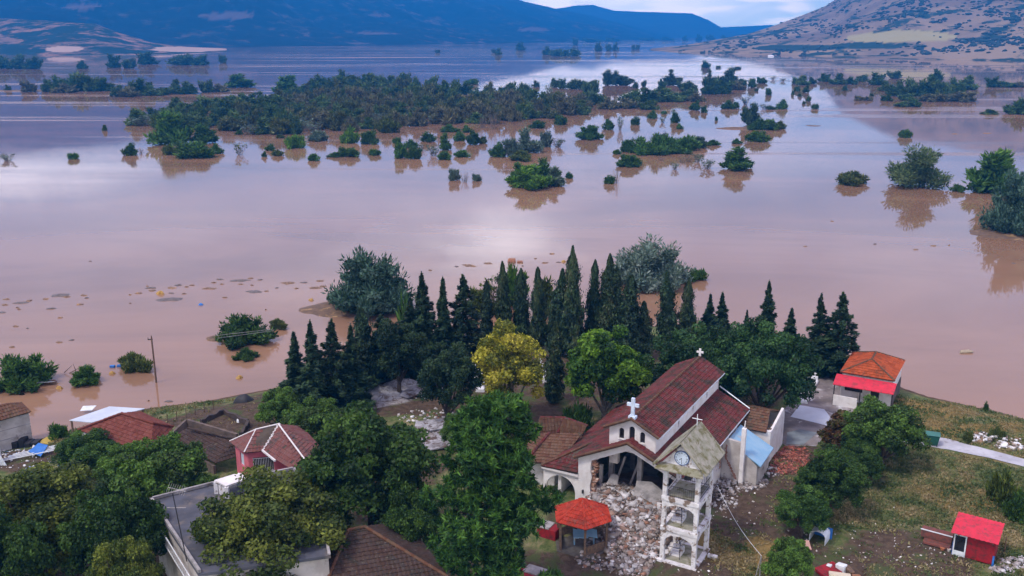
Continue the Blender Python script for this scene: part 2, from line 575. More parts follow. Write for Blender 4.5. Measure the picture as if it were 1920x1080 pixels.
# haze: one box of even pale air round camera and land
m, t = newmat('haze_air')
v = t.n('VolumePrincipled', {'Color': (0.02, 0.32, 1.0), 'Density': 0.00024, 'Anisotropy': 0.0})
t.n('OutputMaterial', {1: v.outputs[0]})
mb = MB()
mb.box(-6500, 6500, -400, 9600, -5, 700)
HAZE = mb.build('haze', m)
tag(HAZE, 'thin blue air between the village and the far hills', kind='stuff')

# ------------------------------------------------------------------ vegetation
def unit(n):
    v = rng.normal(size=(n, 3))
    return v / np.linalg.norm(v, axis=1, keepdims=True)


def leaves(pos, nrm, size, aspect=1.6, along=None, jit=0.8):
    """quads at pos facing nrm (jittered); along: preferred long direction"""
    n = len(pos)
    nn = nrm + rng.normal(size=(n, 3)) * jit
    nn /= np.linalg.norm(nn, axis=1, keepdims=True) + 1e-9
    a = (along if along is not None else rng.normal(size=(n, 3))) + rng.normal(size=(n, 3)) * 0.3
    u = np.cross(nn, a)
    u /= np.linalg.norm(u, axis=1, keepdims=True) + 1e-9
    v = np.cross(u, nn)
    s = size * (0.6 + 0.8 * rng.random((n, 1)))
    hu, hv = u * s * 0.5, v * s * 0.5 * aspect
    V = np.stack([pos - hv, pos + hu * 0.9 - hv * 0.1, pos + hv, pos - hu * 0.9 - hv * 0.1], 1).reshape(-1, 3)
    F = np.arange(4 * n).reshape(n, 4)
    return V, F


def tint(n, pal, clump=None, spread=0.25):
    """per-leaf colour between palette tones, clump by clump and leaf by leaf"""
    pal = np.array(pal)
    k = rng.random(n) if clump is None else np.clip(clump + rng.normal(size=n) * 0.16, 0, 1)
    k = k * (len(pal) - 1)
    i = np.minimum(k.astype(int), len(pal) - 2)
    f = (k - i)[:, None]
    c = pal[i] * (1 - f) + pal[i + 1] * f
    c = c * (1 + spread * rng.normal(size=(n, 1))).clip(0.45, 1.8)
    return np.repeat(c, 4, axis=0)


def clump_crown(cl, n, size, pal, inner=0.35, upbias=0.25, aspect=1.5, squash=0.8, jit=0.8):
    """cl: (k,4) centre+radius"""
    cl = np.asarray(cl)
    w = cl[:, 3] ** 2
    ci = rng.choice(len(cl), n, p=w / w.sum())
    d = unit(n)
    d[:, 2] += upbias
    d /= np.linalg.norm(d, axis=1, keepdims=True)
    r = cl[ci, 3] * (1 - inner * rng.random(n) ** 1.5) * (1 + 0.12 * rng.normal(size=n))
    pos = cl[ci, :3] + d * r[:, None] * np.array([1, 1, squash])
    V, F = leaves(pos, d, size, aspect, jit=jit)
    ct = rng.random(len(cl))
    return V, F, tint(n, pal, ct[ci])


def tube_tree(h, r0, branches, n=7, lean=0.0):
    mb = MB()
    k = 5
    pts = [Vector((lean * h * (i / k) ** 2 + random.uniform(-1, 1) * r0 * 0.4, random.uniform(-1, 1) * r0 * 0.4, h * i / k)) for i in range(k + 1)]
    pts[0] = Vector((0, 0, -0.4))
    for i in range(k):
        mb.bar(pts[i], pts[i + 1], r0 * (1 - 0.75 * i / k), n, r0 * (1 - 0.75 * (i + 1) / k))
    for (z0, tip, rr) in branches:
        f = min(0.95, z0 / h) * k
        i = int(f)
        b = pts[i].lerp(pts[i + 1], f - i)
        mid = b.lerp(Vector(tip), 0.5) + Vector((0, 0, -0.06 * h * random.random()))
        mb.bar(b, mid, rr, 5, rr * 0.65)
        mb.bar(mid, tip, rr * 0.65, 5, rr * 0.2)
    return mb


BARK = plain('bark', (0.10, 0.075, 0.055), (0.055, 0.042, 0.034), 6.0, 0.95, 0.6, 0.04)
BARK2 = plain('pale_bark', (0.24, 0.21, 0.18), (0.14, 0.12, 0.10), 6.0, 0.95, 0.5, 0.03)
FOL = foliage_mat('foliage')
FOLC = foliage_mat('conifer_foliage', trans=0.08, var=0.3)
DG = [(0.014, 0.038, 0.007), (0.034, 0.080, 0.013), (0.078, 0.150, 0.024)]
OLV = [(0.020, 0.038, 0.006), (0.058, 0.086, 0.013), (0.140, 0.165, 0.026)]
DKC = [(0.007, 0.022, 0.010), (0.018, 0.042, 0.018), (0.040, 0.075, 0.028)]
YEL = [(0.11, 0.10, 0.018), (0.22, 0.19, 0.030), (0.33, 0.27, 0.045)]
BRT = [(0.025, 0.065, 0.008), (0.070, 0.150, 0.012), (0.14, 0.26, 0.020)]
PIN = [(0.009, 0.032, 0.006), (0.022, 0.070, 0.010), (0.075, 0.165, 0.020)]
GRY = [(0.045, 0.075, 0.060), (0.085, 0.125, 0.100), (0.15, 0.20, 0.165)]
RED = [(0.05, 0.035, 0.012), (0.13, 0.055, 0.02), (0.06, 0.08, 0.02)]
BLU = [(0.020, 0.040, 0.020), (0.040, 0.072, 0.034), (0.080, 0.115, 0.050)]
MGR = [(0.018, 0.052, 0.009), (0.046, 0.108, 0.016), (0.095, 0.180, 0.028)]

PROTO = {}


def proto(name, crown, trunk, w, h, tmat=None, fmat=None):
    PROTO[name] = (crown, trunk, w, h)


def broad(name, W, H, base, nl, size, pal, nc=46, seed=1, tmat=None, inner=0.4, lump=0.2, squashtop=1.0):
    """spreading crown W wide, from base to H high"""
    global rng
    rng = np.random.default_rng(seed)
    random.seed(seed)
    cz, rz = (base + H) / 2, (H - base) / 2
    cl = []
    for i in range(nc):
        d = unit(1)[0]
        if d[2] < -0.55:
            d[2] *= -0.6
        k = rng.uniform(0.45, 0.86)
        rr = W / 2 * lump * rng.uniform(0.75, 1.5)
        x, y, z = d[0] * W / 2 * k, d[1] * W / 2 * k, cz + d[2] * rz * k
        cl.append((x, y, z, rr))
    cl.append((0, 0, cz, W * 0.2))
    V, F, C = clump_crown(cl, nl, size, pal, inner)
    crown = np_mesh(name + '_crown', V, F, C)
    crown.materials.append(FOL)
    top = sorted(cl, key=lambda q: -q[3])[:9]
    tb = tube_tree(base + (H - base) * 0.75, W * 0.028 + 0.06, [(base * random.uniform(0.5, 1.0) + 0.1 * H, q[:3], W * 0.013 + 0.03) for q in top])
    me = bpy.data.meshes.new(name + '_trunk')
    me.from_pydata(tb.v, [], tb.f)
    me.materials.append(tmat or BARK)
    PROTO[name] = (crown, me, W, H)


def pine(name, W, H, nl, seed):
    global rng
    rng = np.random.default_rng(seed)
    random.seed(seed)
    cl = []
    tips = []
    for i in range(78):
        z = H * (0.16 + 0.82 * (i / 77) ** 0.9)
        f = z / H
        rad = W / 2 * (1.0 - 0.72 * max(0, (f - 0.35) / 0.65) ** 1.3) * (0.75 + 0.25 * math.sin(f * 17))
        a = i * 2.399 + rng.uniform(-0.4, 0.4)
        k = rng.uniform(0.35, 1.0)
        c = (math.cos(a) * rad * k, math.sin(a) * rad * k, z + rng.uniform(-0.3, 0.3))
        cl.append(c + (rng.uniform(0.65, 1.25),))
        if k > 0.6:
            tips.append(c)
    cl = np.array(cl)
    ci = rng.choice(len(cl), nl, p=cl[:, 3] ** 2 / (cl[:, 3] ** 2).sum())
    d = unit(nl)
    d[:, 2] += 0.45
    d /= np.linalg.norm(d, axis=1, keepdims=True)
    # needle tufts: knots on the clump's surface, needles radiate from each knot
    knot = (rng.random(nl) * 26).astype(int)
    kd = unit(26 * len(cl)).reshape(len(cl), 26, 3)
    kd[:, :, 2] += 0.35
    kp = cl[ci, :3] + kd[ci, knot] * cl[ci, 3][:, None] * np.array([1, 1, 0.7]) * (0.75 + 0.3 * rng.random((nl, 1)))
    pos = kp + d * 0.17
    V, F = leaves(pos, np.cross(d, unit(nl)), 0.11, 4.0, along=d, jit=0.2)
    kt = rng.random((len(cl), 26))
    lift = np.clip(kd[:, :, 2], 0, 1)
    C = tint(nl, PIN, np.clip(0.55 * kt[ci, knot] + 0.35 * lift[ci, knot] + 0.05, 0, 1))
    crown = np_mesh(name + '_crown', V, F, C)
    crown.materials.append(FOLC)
    tb = tube_tree(H * 0.95, 0.3, [(max(0.5, c[2] - 0.8), c, 0.06) for c in tips[:34]])
    me = bpy.data.meshes.new(name + '_trunk')
    me.from_pydata(tb.v, [], tb.f)
    me.materials.append(BARK)
    PROTO[name] = (crown, me, W, H)


def spruce(name, W, H, nb, per, seed, pal=DKC, droop=0.15, power=0.8, ragged=0.35, base=0.04, size=0.22):
    """tiers of drooping boughs"""
    global rng
    rng = np.random.default_rng(seed)
    random.seed(seed)
    P, D, K = [], [], []
    for i in range(nb):
        f = base + (1 - base) * (i / nb)
        L = W / 2 * (1 - f) ** power * (1 - ragged * rng.random()) + 0.12 * (1 - f) + 0.02
        a = i * 2.399 + rng.uniform(-0.5, 0.5)
        z0 = f * H
        n = int(per * (0.4 + L / (W / 2)))
        tt = rng.random(n) ** 0.6
        d = np.array([math.cos(a), math.sin(a), 0])
        side = np.array([-math.sin(a), math.cos(a), 0])
        up = rng.uniform(0.0, 0.5)
        x = tt * L
        pos = d * x[:, None] + side * (rng.normal(size=n) * (0.07 * (1 - f) + 0.13 * L * (1 - tt * 0.6)))[:, None]
        pos[:, 2] = z0 + up * x * 0.6 - droop * x * x / max(L, 0.3) + rng.normal(size=n) * 0.12 - 0.1 * rng.random(n)
        P.append(pos)
        D.append(np.tile(d + np.array([0, 0, 0.25]), (n, 1)))
        K.append(np.full(n, rng.random()))
    P, D, K = np.vstack(P), np.vstack(D), np.concatenate(K)
    nrm = np.tile(np.array([0, 0, 1.0]), (len(P), 1)) + D * 0.3
    V, F = leaves(P, nrm, size * (1.15 - 0.55 * np.clip(P[:, 2:3] / H, 0, 1)), 2.0, along=D, jit=0.5)
    crown = np_mesh(name + '_crown', V, F, tint(len(P), pal, K))
    crown.materials.append(FOLC)
    tb = tube_tree(H * 0.96, 0.16, [])
    me = bpy.data.meshes.new(name + '_trunk')
    me.from_pydata(tb.v, [], tb.f)
    me.materials.append(BARK)
    PROTO[name] = (crown, me, W, H)


def cypress(name, W, H, nl, seed, pal=DKC, fork=0.0):
    """narrow column of upright sprays"""
    global rng
    rng = np.random.default_rng(seed)
    random.seed(seed)
    n = nl
    f = rng.random(n) ** 0.9
    wob = 1 + 0.20 * np.sin(f * 17 + seed * 1.7) + 0.14 * np.sin(f * 41 + seed)
    prof = np.minimum(1, (f + 0.05) * 6) * (1 - f) ** 0.58 * wob + 0.01
    a = rng.random(n) * 2 * math.pi
    lob = 1 + 0.26 * np.sin(a * 4 + f * 14 + seed) + 0.1 * np.sin(a * 3 - f * 30)
    r = W / 2 * prof * lob * (1 - 0.35 * rng.random(n) ** 2)
    bend = 0.05 * W * np.sin(f * 3 + seed)
    pos = np.stack([np.cos(a) * r + bend, np.sin(a) * r, 0.25 + f * (H - 0.25)], 1)
    out = np.stack([np.cos(a), np.sin(a), np.full(n, 0.15)], 1)
    up = out * 0.35 + np.array([0, 0, 1.0])
    # a few stray sprays break the outline
    st = (rng.random(n) < 0.10) & (f < 0.85)
    pos[st] += out[st] * rng.uniform(0.1, 0.38, (st.sum(), 1))
    V, F = leaves(pos, out, 0.16 * (1.1 - 0.6 * f[:, None]), 2.6, along=up, jit=0.45)
    K = 0.5 + 0.5 * np.sin(a * 4 + f * 19 + seed) * np.sin(f * 27 + a * 2)
    crown = np_mesh(name + '_crown', V, F, tint(n, pal, K * 0.9, 0.35))
    crown.materials.append(FOLC)
    tb = tube_tree(H * 0.9, 0.13, [])
    me = bpy.data.meshes.new(name + '_trunk')
    me.from_pydata(tb.v, [], tb.f)
    me.materials.append(BARK)
    PROTO[name] = (crown, me, W, H)


def bush(name, W, H, nl, size, pal, seed, nc=18, spiky=0.0, stems=0, lobes=0):
    """rounded bush straight from the ground or water; crown and stems in one mesh"""
    global rng
    rng = np.random.default_rng(seed)
    random.seed(seed)
    cl = []
    nray = max(9, nc // 2)
    a0 = rng.uniform(0, 6.28)
    for i in range(nray):                    # boughs spread from the root; foliage sits along each
        az = a0 + i * 2.399 + rng.uniform(-0.3, 0.3)
        el = rng.uniform(0.0, 0.3) if i % 2 == 0 else rng.uniform(0.35, 1.5)
        d = np.array([math.cos(az) * math.cos(el), math.sin(az) * math.cos(el), math.sin(el)])
        L = rng.uniform(0.72, 1.0) if nc >= 34 else rng.uniform(0.50, 1.0)
        for f in ((0.35, 0.62, 0.84) if i % 2 else (0.5, 0.8)):
            rr = W * 0.5 * rng.uniform(0.20, 0.32) * (1.15 - 0.5 * f) * (0.75 if nc >= 34 else 1.0)
            cl.append((d[0] * W / 2 * L * f, d[1] * W / 2 * L * f, max(0.10 * H, d[2] * H * L * f * 0.92), min(rr, H * 0.30)))
    V, F, C = clump_crown(cl, nl, size, pal, 0.45, 0.35)
    if spiky:
        n = int(nl * spiky)
        ci = rng.choice(len(cl), n)
        c = np.array(cl)[ci]
        d = unit(n)
        d[:, 2] = np.abs(d[:, 2]) + 0.5
        pos = c[:, :3] + d * c[:, 3:4] * rng.uniform(0.8, 1.5, (n, 1))
        V2, F2 = leaves(pos, np.cross(d, unit(n)), size * 0.7, 3.5, along=d, jit=0.2)
        F = np.vstack([F, F2 + len(V)])
        V = np.vstack([V, V2])
        C = np.vstack([C, tint(n, pal)])
    ext = max(np.percentile(np.abs(V[:, 0]), 99), np.percentile(np.abs(V[:, 1]), 99))
    V[:, :2] *= W / 2 / ext
    V[:, 2] *= H / np.percentile(V[:, 2], 99.6)
    V[:, 2] = np.maximum(V[:, 2], -0.25)
    mi = np.zeros(len(F), dtype=int)
    me = np_mesh(name, V, F, C, mi)
    me.materials.append(FOL)
    PROTO[name] = (me, None, W, H)


def twigs(name, W, H, n, seed, col=(0.20, 0.16, 0.14), leafy=0, pal=GRY):
    """bare drowned shrub: a fan of thin forked stems, with or without a few leaves"""
    global rng
    rng = np.random.default_rng(seed)
    random.seed(seed)
    mb = MB()
    tips = []
    for i in range(n):
        a = random.uniform(0, 2 * math.pi)
        b = Vector((math.cos(a), math.sin(a), 0)) * random.uniform(0, W * 0.22)
        L = H * random.uniform(0.5, 1.0)
        tip = b + Vector((math.cos(a) * W * 0.38 * random.random(), math.sin(a) * W * 0.38 * random.random(), L))
        mid = b.lerp(tip, 0.55) + Vector((random.uniform(-1, 1), random.uniform(-1, 1), 0)) * 0.08 * W
        mb.bar(b, mid, 0.035, 3, 0.025, col=col)
        mb.bar(mid, tip, 0.025, 3, 0.010, col=col)
        tips.append(tip)
        for q in range(4):
            s = b.lerp(mid, random.random()) if q < 2 else mid.lerp(tip, random.random())
            e = s + Vector((random.uniform(-1, 1) * W * 0.16, random.uniform(-1, 1) * W * 0.16, H * random.uniform(0.08, 0.22)))
            mb.bar(s, e, 0.018, 3, 0.008, col=col)
            tips.append(e)
    V, F = np.array([tuple(v) for v in mb.v]), [list(f) for f in mb.f if len(f) == 4]
    C = np.array(mb.c, dtype=float)
    F = np.array(F)
    if leafy:
        tp = np.array([tuple(x) for x in tips])
        pos = tp[rng.choice(len(tp), leafy)] + rng.normal(size=(leafy, 3)) * W * 0.05
        V2, F2 = leaves(pos, unit(leafy), 0.22, 1.6)
        F = np.vstack([F, F2 + len(V)])
        V = np.vstack([V, V2])
        C = np.vstack([C, tint(leafy, pal)])
    me = np_mesh(name, V, F, C)
    me.materials.append(FOL)
    PROTO[name] = (me, None, W, H)


broad('tree_dark', 9, 9, 0.0, 40000, 0.17, DG, 120, 11, lump=0.15)
broad('tree_olive', 9, 9, 0.0, 40000, 0.165, OLV, 120, 12, lump=0.15)
broad('tree_green', 8, 8, 0.0, 32000, 0.17, [OLV[0], DG[2], MGR[2]], 100, 13, lump=0.16)
broad('tree_yellow', 6, 8.5, 0.2, 24000, 0.15, [(0.07, 0.09, 0.012), (0.20, 0.20, 0.02), (0.38, 0.35, 0.035), (0.36, 0.31, 0.045)], 70, 14, BARK2, lump=0.19)
broad('tree_bright', 7, 8.5, 0.4, 24000, 0.18, [(0.014, 0.045, 0.006), (0.050, 0.120, 0.010), (0.13, 0.24, 0.016)], 70, 15, BARK2, lump=0.17, inner=0.3)
broad('tree_bigdark', 11, 10, 0.0, 46000, 0.19, [(0.010, 0.032, 0.012), (0.024, 0.068, 0.020), (0.055, 0.125, 0.034)], 150, 16, lump=0.13)
broad('tree_rust', 4, 3.4, 0.2, 7000, 0.16, RED, 36, 17, lump=0.18)
broad('tree_lime', 5, 6, 0.4, 12000, 0.16, [OLV[1], (0.12, 0.16, 0.02), (0.26, 0.30, 0.04)], 50, 18, lump=0.18)
broad('tree_cedar', 7, 8.5, 0.3, 26000, 0.15, DKC, 100, 19, lump=0.14)
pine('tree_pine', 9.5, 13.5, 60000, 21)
for i, (w_, h_, rg, pw) in enumerate([(4.2, 10, .35, .8), (3.2, 9, .4, .9), (5.0, 9.5, .3, .7), (2.6, 8.5, .4, 1.0)]):
    spruce('spruce%d' % i, w_, h_, 78, 190, 30 + i, ragged=min(.6, rg + .15), power=pw * 1.15, size=0.17, droop=.28)
CYC = [(0.008, 0.022, 0.010), (0.020, 0.046, 0.018), (0.048, 0.080, 0.028), (0.075, 0.085, 0.035)]
for i, (w_, h_) in enumerate([(1.7, 11), (2.0, 10), (1.5, 9.5), (2.3, 10), (1.6, 10), (1.9, 10.5)]):
    cypress('cypress%d' % i, w_, h_, 12000, 40 + i, CYC if i % 2 else DKC)
PALS = dict(dark=DG, green=MGR, grey=GRY, olive=OLV, blue=BLU, bright=BRT)
for i, (k, pl) in enumerate(PALS.items()):
    for v in range(3):
        bush('bush_%s/%d' % (k, v), 5, 3, 1700, 0.24, pl, 50 + i * 7 + v, 9 + 3 * v, spiky=0.75, lobes=2 + v)
        bush('tall_%s/%d' % (k, v), 5, 5, 2600, 0.26, pl, 160 + i * 7 + v, 14 + 3 * v, spiky=0.6, lobes=2 + v)
bush('dense_dark', 5, 3, 9000, 0.17, DG, 501, 40, spiky=0.2)
bush('dense_green', 5, 3, 7000, 0.17, MGR, 502, 34, spiky=0.3)
bush('bush_big', 8, 6, 26000, 0.18, [(0.020, 0.050, 0.036), (0.045, 0.095, 0.066), (0.095, 0.165, 0.125)], 71, 60, 0.12)
bush('bush_silver', 8, 5, 24000, 0.18, [(0.05, 0.085, 0.07), (0.10, 0.15, 0.13), (0.20, 0.25, 0.22)], 72, 50, 0.15)
bush('weeds', 3, 1.2, 2600, 0.12, [(0.035, 0.06, 0.015), (0.08, 0.11, 0.025), (0.15, 0.16, 0.05)], 73, 14, 1.2)
bush('willow', 8, 6.5, 5200, 0.20, [(0.03, 0.06, 0.025), (0.07, 0.11, 0.04), (0.14, 0.18, 0.08)], 74, 26, 0.9, lobes=5)
WP = [[(r_ * 1.35, g_ * 1.2, b_ * 0.95) for r_, g_, b_ in pl_] for pl_ in [[(0.018, 0.042, 0.020), (0.036, 0.075, 0.034), (0.070, 0.120, 0.050)], [(0.012, 0.034, 0.010), (0.030, 0.068, 0.018), (0.055, 0.105, 0.030)], [(0.030, 0.045, 0.020), (0.060, 0.080, 0.034), (0.10, 0.12, 0.05)],
      [(0.045, 0.050, 0.036), (0.080, 0.085, 0.058), (0.12, 0.13, 0.085)], [(0.022, 0.052, 0.018), (0.048, 0.095, 0.030), (0.095, 0.145, 0.045)]]]
for i, pl in enumerate(WP):
    for v in range(2):
        bush('wood%d/%d' % (i, v), 8, 7, 1800, 0.5, pl, 80 + i * 3 + v, 14 + 6 * v, spiky=0.35, lobes=3 + v)
twigs('twigs0', 3, 2.4, 16, 90)
twigs('twigs1', 3, 2.4, 20, 91, leafy=260)
twigs('twigs2', 3, 3.0, 14, 92, leafy=160, pal=OLV)

NCOUNT = {}


def plant(pn, px, pyb, pyt, pw, label, cat, name=None, group=None, z=None, xy=None, rz=None, depth_scale=True):
    if pn not in PROTO:
        pn = random.choice([k for k in PROTO if k.startswith(pn + '/')])
    crown, trunk, W, H = PROTO[pn]
    if xy is None:
        if z is None:
            x, y, z = atg(px, pyb)
        else:
            x, y = at(px, pyb, z)
    else:
        x, y = xy
        z = ground_z(x, y) if z is None else z
    hh = ztop(px, pyt, y) - z
    ww = pw * mpp(y, z + hh * 0.5)
    # pixel row of the top belongs to the crown's summit, roughly above the base
    s = Vector((ww / W, ww / W, hh / H))
    rz = random.uniform(0, 6.28) if rz is None else rz
    name = name or 'tree'
    if trunk is None:
        o = bpy.data.objects.new(name, crown)
        COL.objects.link(o)
        o.location, o.rotation_euler, o.scale = (x, y, z), (0, 0, rz), s
    else:
        o = empty(name, (x, y, z), rz)
        o.scale = s
        if pn.startswith(('cyp', 'spr')):
            o.rotation_euler = (R(random.uniform(-2.2, 2.2)), R(random.uniform(-2.5, 2.5)), rz)
        for nm, me in (('trunk', trunk), ('crown', crown)):
            c = bpy.data.objects.new(nm, me)
            COL.objects.link(c)
            c.parent = o
    return tag(o, label, cat, group)


random.seed(101)
T = 'tree'
# ---- big trees in and around the village (photo x, base y, top y, width)
for a in [
    ('tree_pine', 922, 1150, 757, 295, 'large bright green pine with tufted needles in front of the church, nearest the frame edge', 'pine tree', 'pine_tree'),
    ('tree_dark', 697, 1010, 750, 285, 'large dark green spreading tree right of the pink house', T, 'broadleaf_tree'),
    ('tree_olive', 512, 1120, 890, 310, 'broad olive green tree overhanging the grey flat roof', T, 'broadleaf_tree'),
    ('tree_dark', 775, 1060, 905, 140, 'dark tree in the gap between the brown hipped roof and the big pine', T, 'broadleaf_tree'),
    ('tree_green', 860, 850, 765, 70, 'small green tree behind the left flank of the big pine', T, 'broadleaf_tree'),
    ('tree_dark', 1612, 908, 838, 90, 'dark tree on the field side of the hedge right of the broken tiles', T, 'broadleaf_tree'),
    ('tree_olive', 250, 1190, 1000, 150, 'olive tree at the lower edge left of the white balcony railing', T, 'broadleaf_tree'),
    ('tree_green', 330, 985, 812, 200, 'bushy mid green tree left of the pink house, hiding a collapsed roof', T, 'broadleaf_tree'),
    ('tree_olive', 95, 1080, 868, 290, 'wide olive green tree at the far left below the fallen blue tarp', T, 'broadleaf_tree'),
    ('tree_dark', 225, 1120, 895, 210, 'dark green tree beside the left edge of the grey flat roof', T, 'broadleaf_tree'),
    ('tree_dark', 20, 1180, 930, 200, 'dark tree cut by the lower left corner of the view', T, 'broadleaf_tree'),
    ('tree_lime', 108, 1120, 975, 130, 'small yellow lime tree glowing among dark trees in the lower left', T, 'broadleaf_tree'),
    ('tree_dark', 170, 890, 806, 130, 'small dark tree in front of the red tiled house and tin roof', T, 'broadleaf_tree'),
    ('tree_green', 250, 930, 830, 130, 'mid green tree just below the eave of the red tiled house', T, 'broadleaf_tree'),
    ('tree_green', 600, 850, 745, 130, 'bushy green tree directly behind the pink house roof', T, 'broadleaf_tree'),
    ('tree_green', 525, 805, 722, 90, 'small green tree on the bank beside the black tarpaulin heap', T, 'broadleaf_tree'),
    ('tree_yellow', 957, 800, 602, 152, 'tall yellow autumn tree standing above the small tiled annexe', T, 'broadleaf_tree'),
    ('tree_bright', 1132, 800, 604, 178, 'bright lime green tree behind the church nave', T, 'broadleaf_tree'),
    ('tree_bigdark', 1300, 775, 600, 200, 'dense dark green tree behind the rear church cross', T, 'broadleaf_tree'),
    ('tree_bigdark', 1425, 790, 598, 215, 'dense dark green tree at the right of the church rear, over white graves', T, 'broadleaf_tree'),
    ('tree_bigdark', 1370, 735, 602, 160, 'dark tree crown filling the gap between the two dense trees behind the church', T, 'broadleaf_tree'),
    ('tree_cedar', 838, 800, 628, 135, 'dark blue green cedar standing over the pale grave slabs', 'cedar tree', 'cedar_tree'),
    ('tree_cedar', 748, 740, 585, 125, 'dark cedar behind the heap of white sand', 'cedar tree', 'cedar_tree'),
    ('tree_green', 1652, 872, 738, 155, 'green tree in front of the shed with the pink awning', T, 'broadleaf_tree'),
    ('tree_dark', 1556, 965, 834, 140, 'dark green tree right of the heap of broken roof tiles', T, 'broadleaf_tree'),
    ('tree_rust', 1583, 852, 772, 112, 'small tree with rust red leaves beside the green tree by the awning shed', T, 'broadleaf_tree'),
    ('tree_dark', 1503, 1005, 912, 115, 'round dark bush tree over the white plastic kennel', T, 'broadleaf_tree'),
    ('tree_green', 1473, 1105, 1003, 98, 'round green shrub at the lower edge next to the wire post', 'shrub', 'shrub'),
    ('tree_dark', 1610, 880, 800, 90, 'low dark green shrub between the rust red tree and the field', 'shrub', 'shrub'),
    ('bush_green', 1086, 808, 760, 62, 'glossy round green shrub beside the tiled annexe ridge', 'shrub', 'shrub'),
    ('tree_dark', 585, 1120, 960, 120, 'dark tree leaning over the left hip of the brown tiled roof', T, 'broadleaf_tree'),
]:
    plant(*a)

# ---- conifers
CON = [
    ('spruce1', 560, 775, 622, 62, 'leftmost dark fir of the conifer row, at the water edge'),
    ('spruce0', 592, 790, 605, 72, 'dark fir second from the left in the conifer row'),
    ('spruce2', 628, 775, 600, 78, 'wide dark fir left of the sand heap'),
    ('spruce3', 660, 770, 612, 56, 'thin dark fir directly left of the slim cypress by the sand heap'),
    ('cypress0', 686, 735, 577, 36, 'slim cypress standing in front of the round grey green flood tree'),
    ('spruce2', 718, 705, 592, 90, 'broad fir to the right of the slim cypress'),
    ('spruce0', 800, 700, 513, 74, 'tall fir with a drooping double top at the left of the cypress row'),
    ('spruce3', 831, 700, 520, 52, 'narrow fir with a pointed top right of the double topped fir'),
    ('spruce2', 868, 700, 517, 88, 'wide mid green fir before the brown scrub'),
    ('spruce1', 770, 700, 560, 66, 'shorter fir in the gap left of the double topped fir'),
]
for c in CON:
    plant(c[0], c[1], c[2], c[3], c[4] * 1.6, c[5], 'fir tree', 'fir_tree', 'firs along the cemetery')
CYP = [
    (912, 645, 525, 30, 'thin cypress with a dead bare tip'), (944, 640, 490, 36, 'tall cypress left of the pale yellow green bush'),
    (978, 640, 503, 32, 'cypress leaning left beside the pale yellow green bush'), (1011, 655, 502, 40, 'cypress with a curled drooping top'),
    (1045, 665, 503, 42, 'evenly tapered cypress left of the tallest one'), (1076, 670, 463, 42, 'tallest cypress of the row'),
    (1110, 655, 485, 38, 'cypress with side tufts just right of the tallest one'), (1140, 660, 478, 50, 'broad cypress left of the silver flood tree'),
    (1177, 675, 515, 46, 'cypress directly in front of the silver flood tree'), (1207, 670, 565, 46, 'short round topped cypress'),
    (1249, 650, 508, 38, 'cypress standing alone against brown water'), (1288, 650, 522, 32, 'thin cypress with a ragged left side'),
    (1160, 660, 500, 40, 'cypress squeezed between two taller ones left of the silver flood tree'), (1040, 755, 600, 40, 'dark cypress between the yellow tree and the bright green tree')]
for i, (x, b, tp, w_, lb) in enumerate(CYP):
    plant('cypress%d' % (i * 5 % 6), x, b, tp, w_ * (0.82 + 0.1 * (i % 3)), lb, 'cypress tree', 'cypress_tree', 'cypresses along the cemetery edge')
for c in [
    ('spruce3', 1326, 640, 552, 40, 'small fir on the left of the pair behind the dense dark trees'),
    ('spruce1', 1350, 645, 548, 44, 'small bright fir on the right of the pair behind the dense dark trees'),
    ('spruce1', 1434, 660, 526, 50, 'ragged fir with a long crooked top behind the dark crown'),
    ('spruce3', 1478, 665, 578, 44, 'short fir with drooping top right of the ragged one'),
    ('spruce0', 1530, 700, 552, 66, 'left one of the two big firs beside the awning shed'),
    ('spruce2', 1564, 705, 547, 88, 'right one of the two big firs beside the awning shed'),
    ('spruce3', 1398, 640, 582, 24, 'tiny fir tip left of the ragged fir'),
]:
    plant(c[0], c[1], c[2], c[3], c[4] * 1.45, c[5], 'fir tree', 'fir_tree', 'firs on the right of the cemetery')

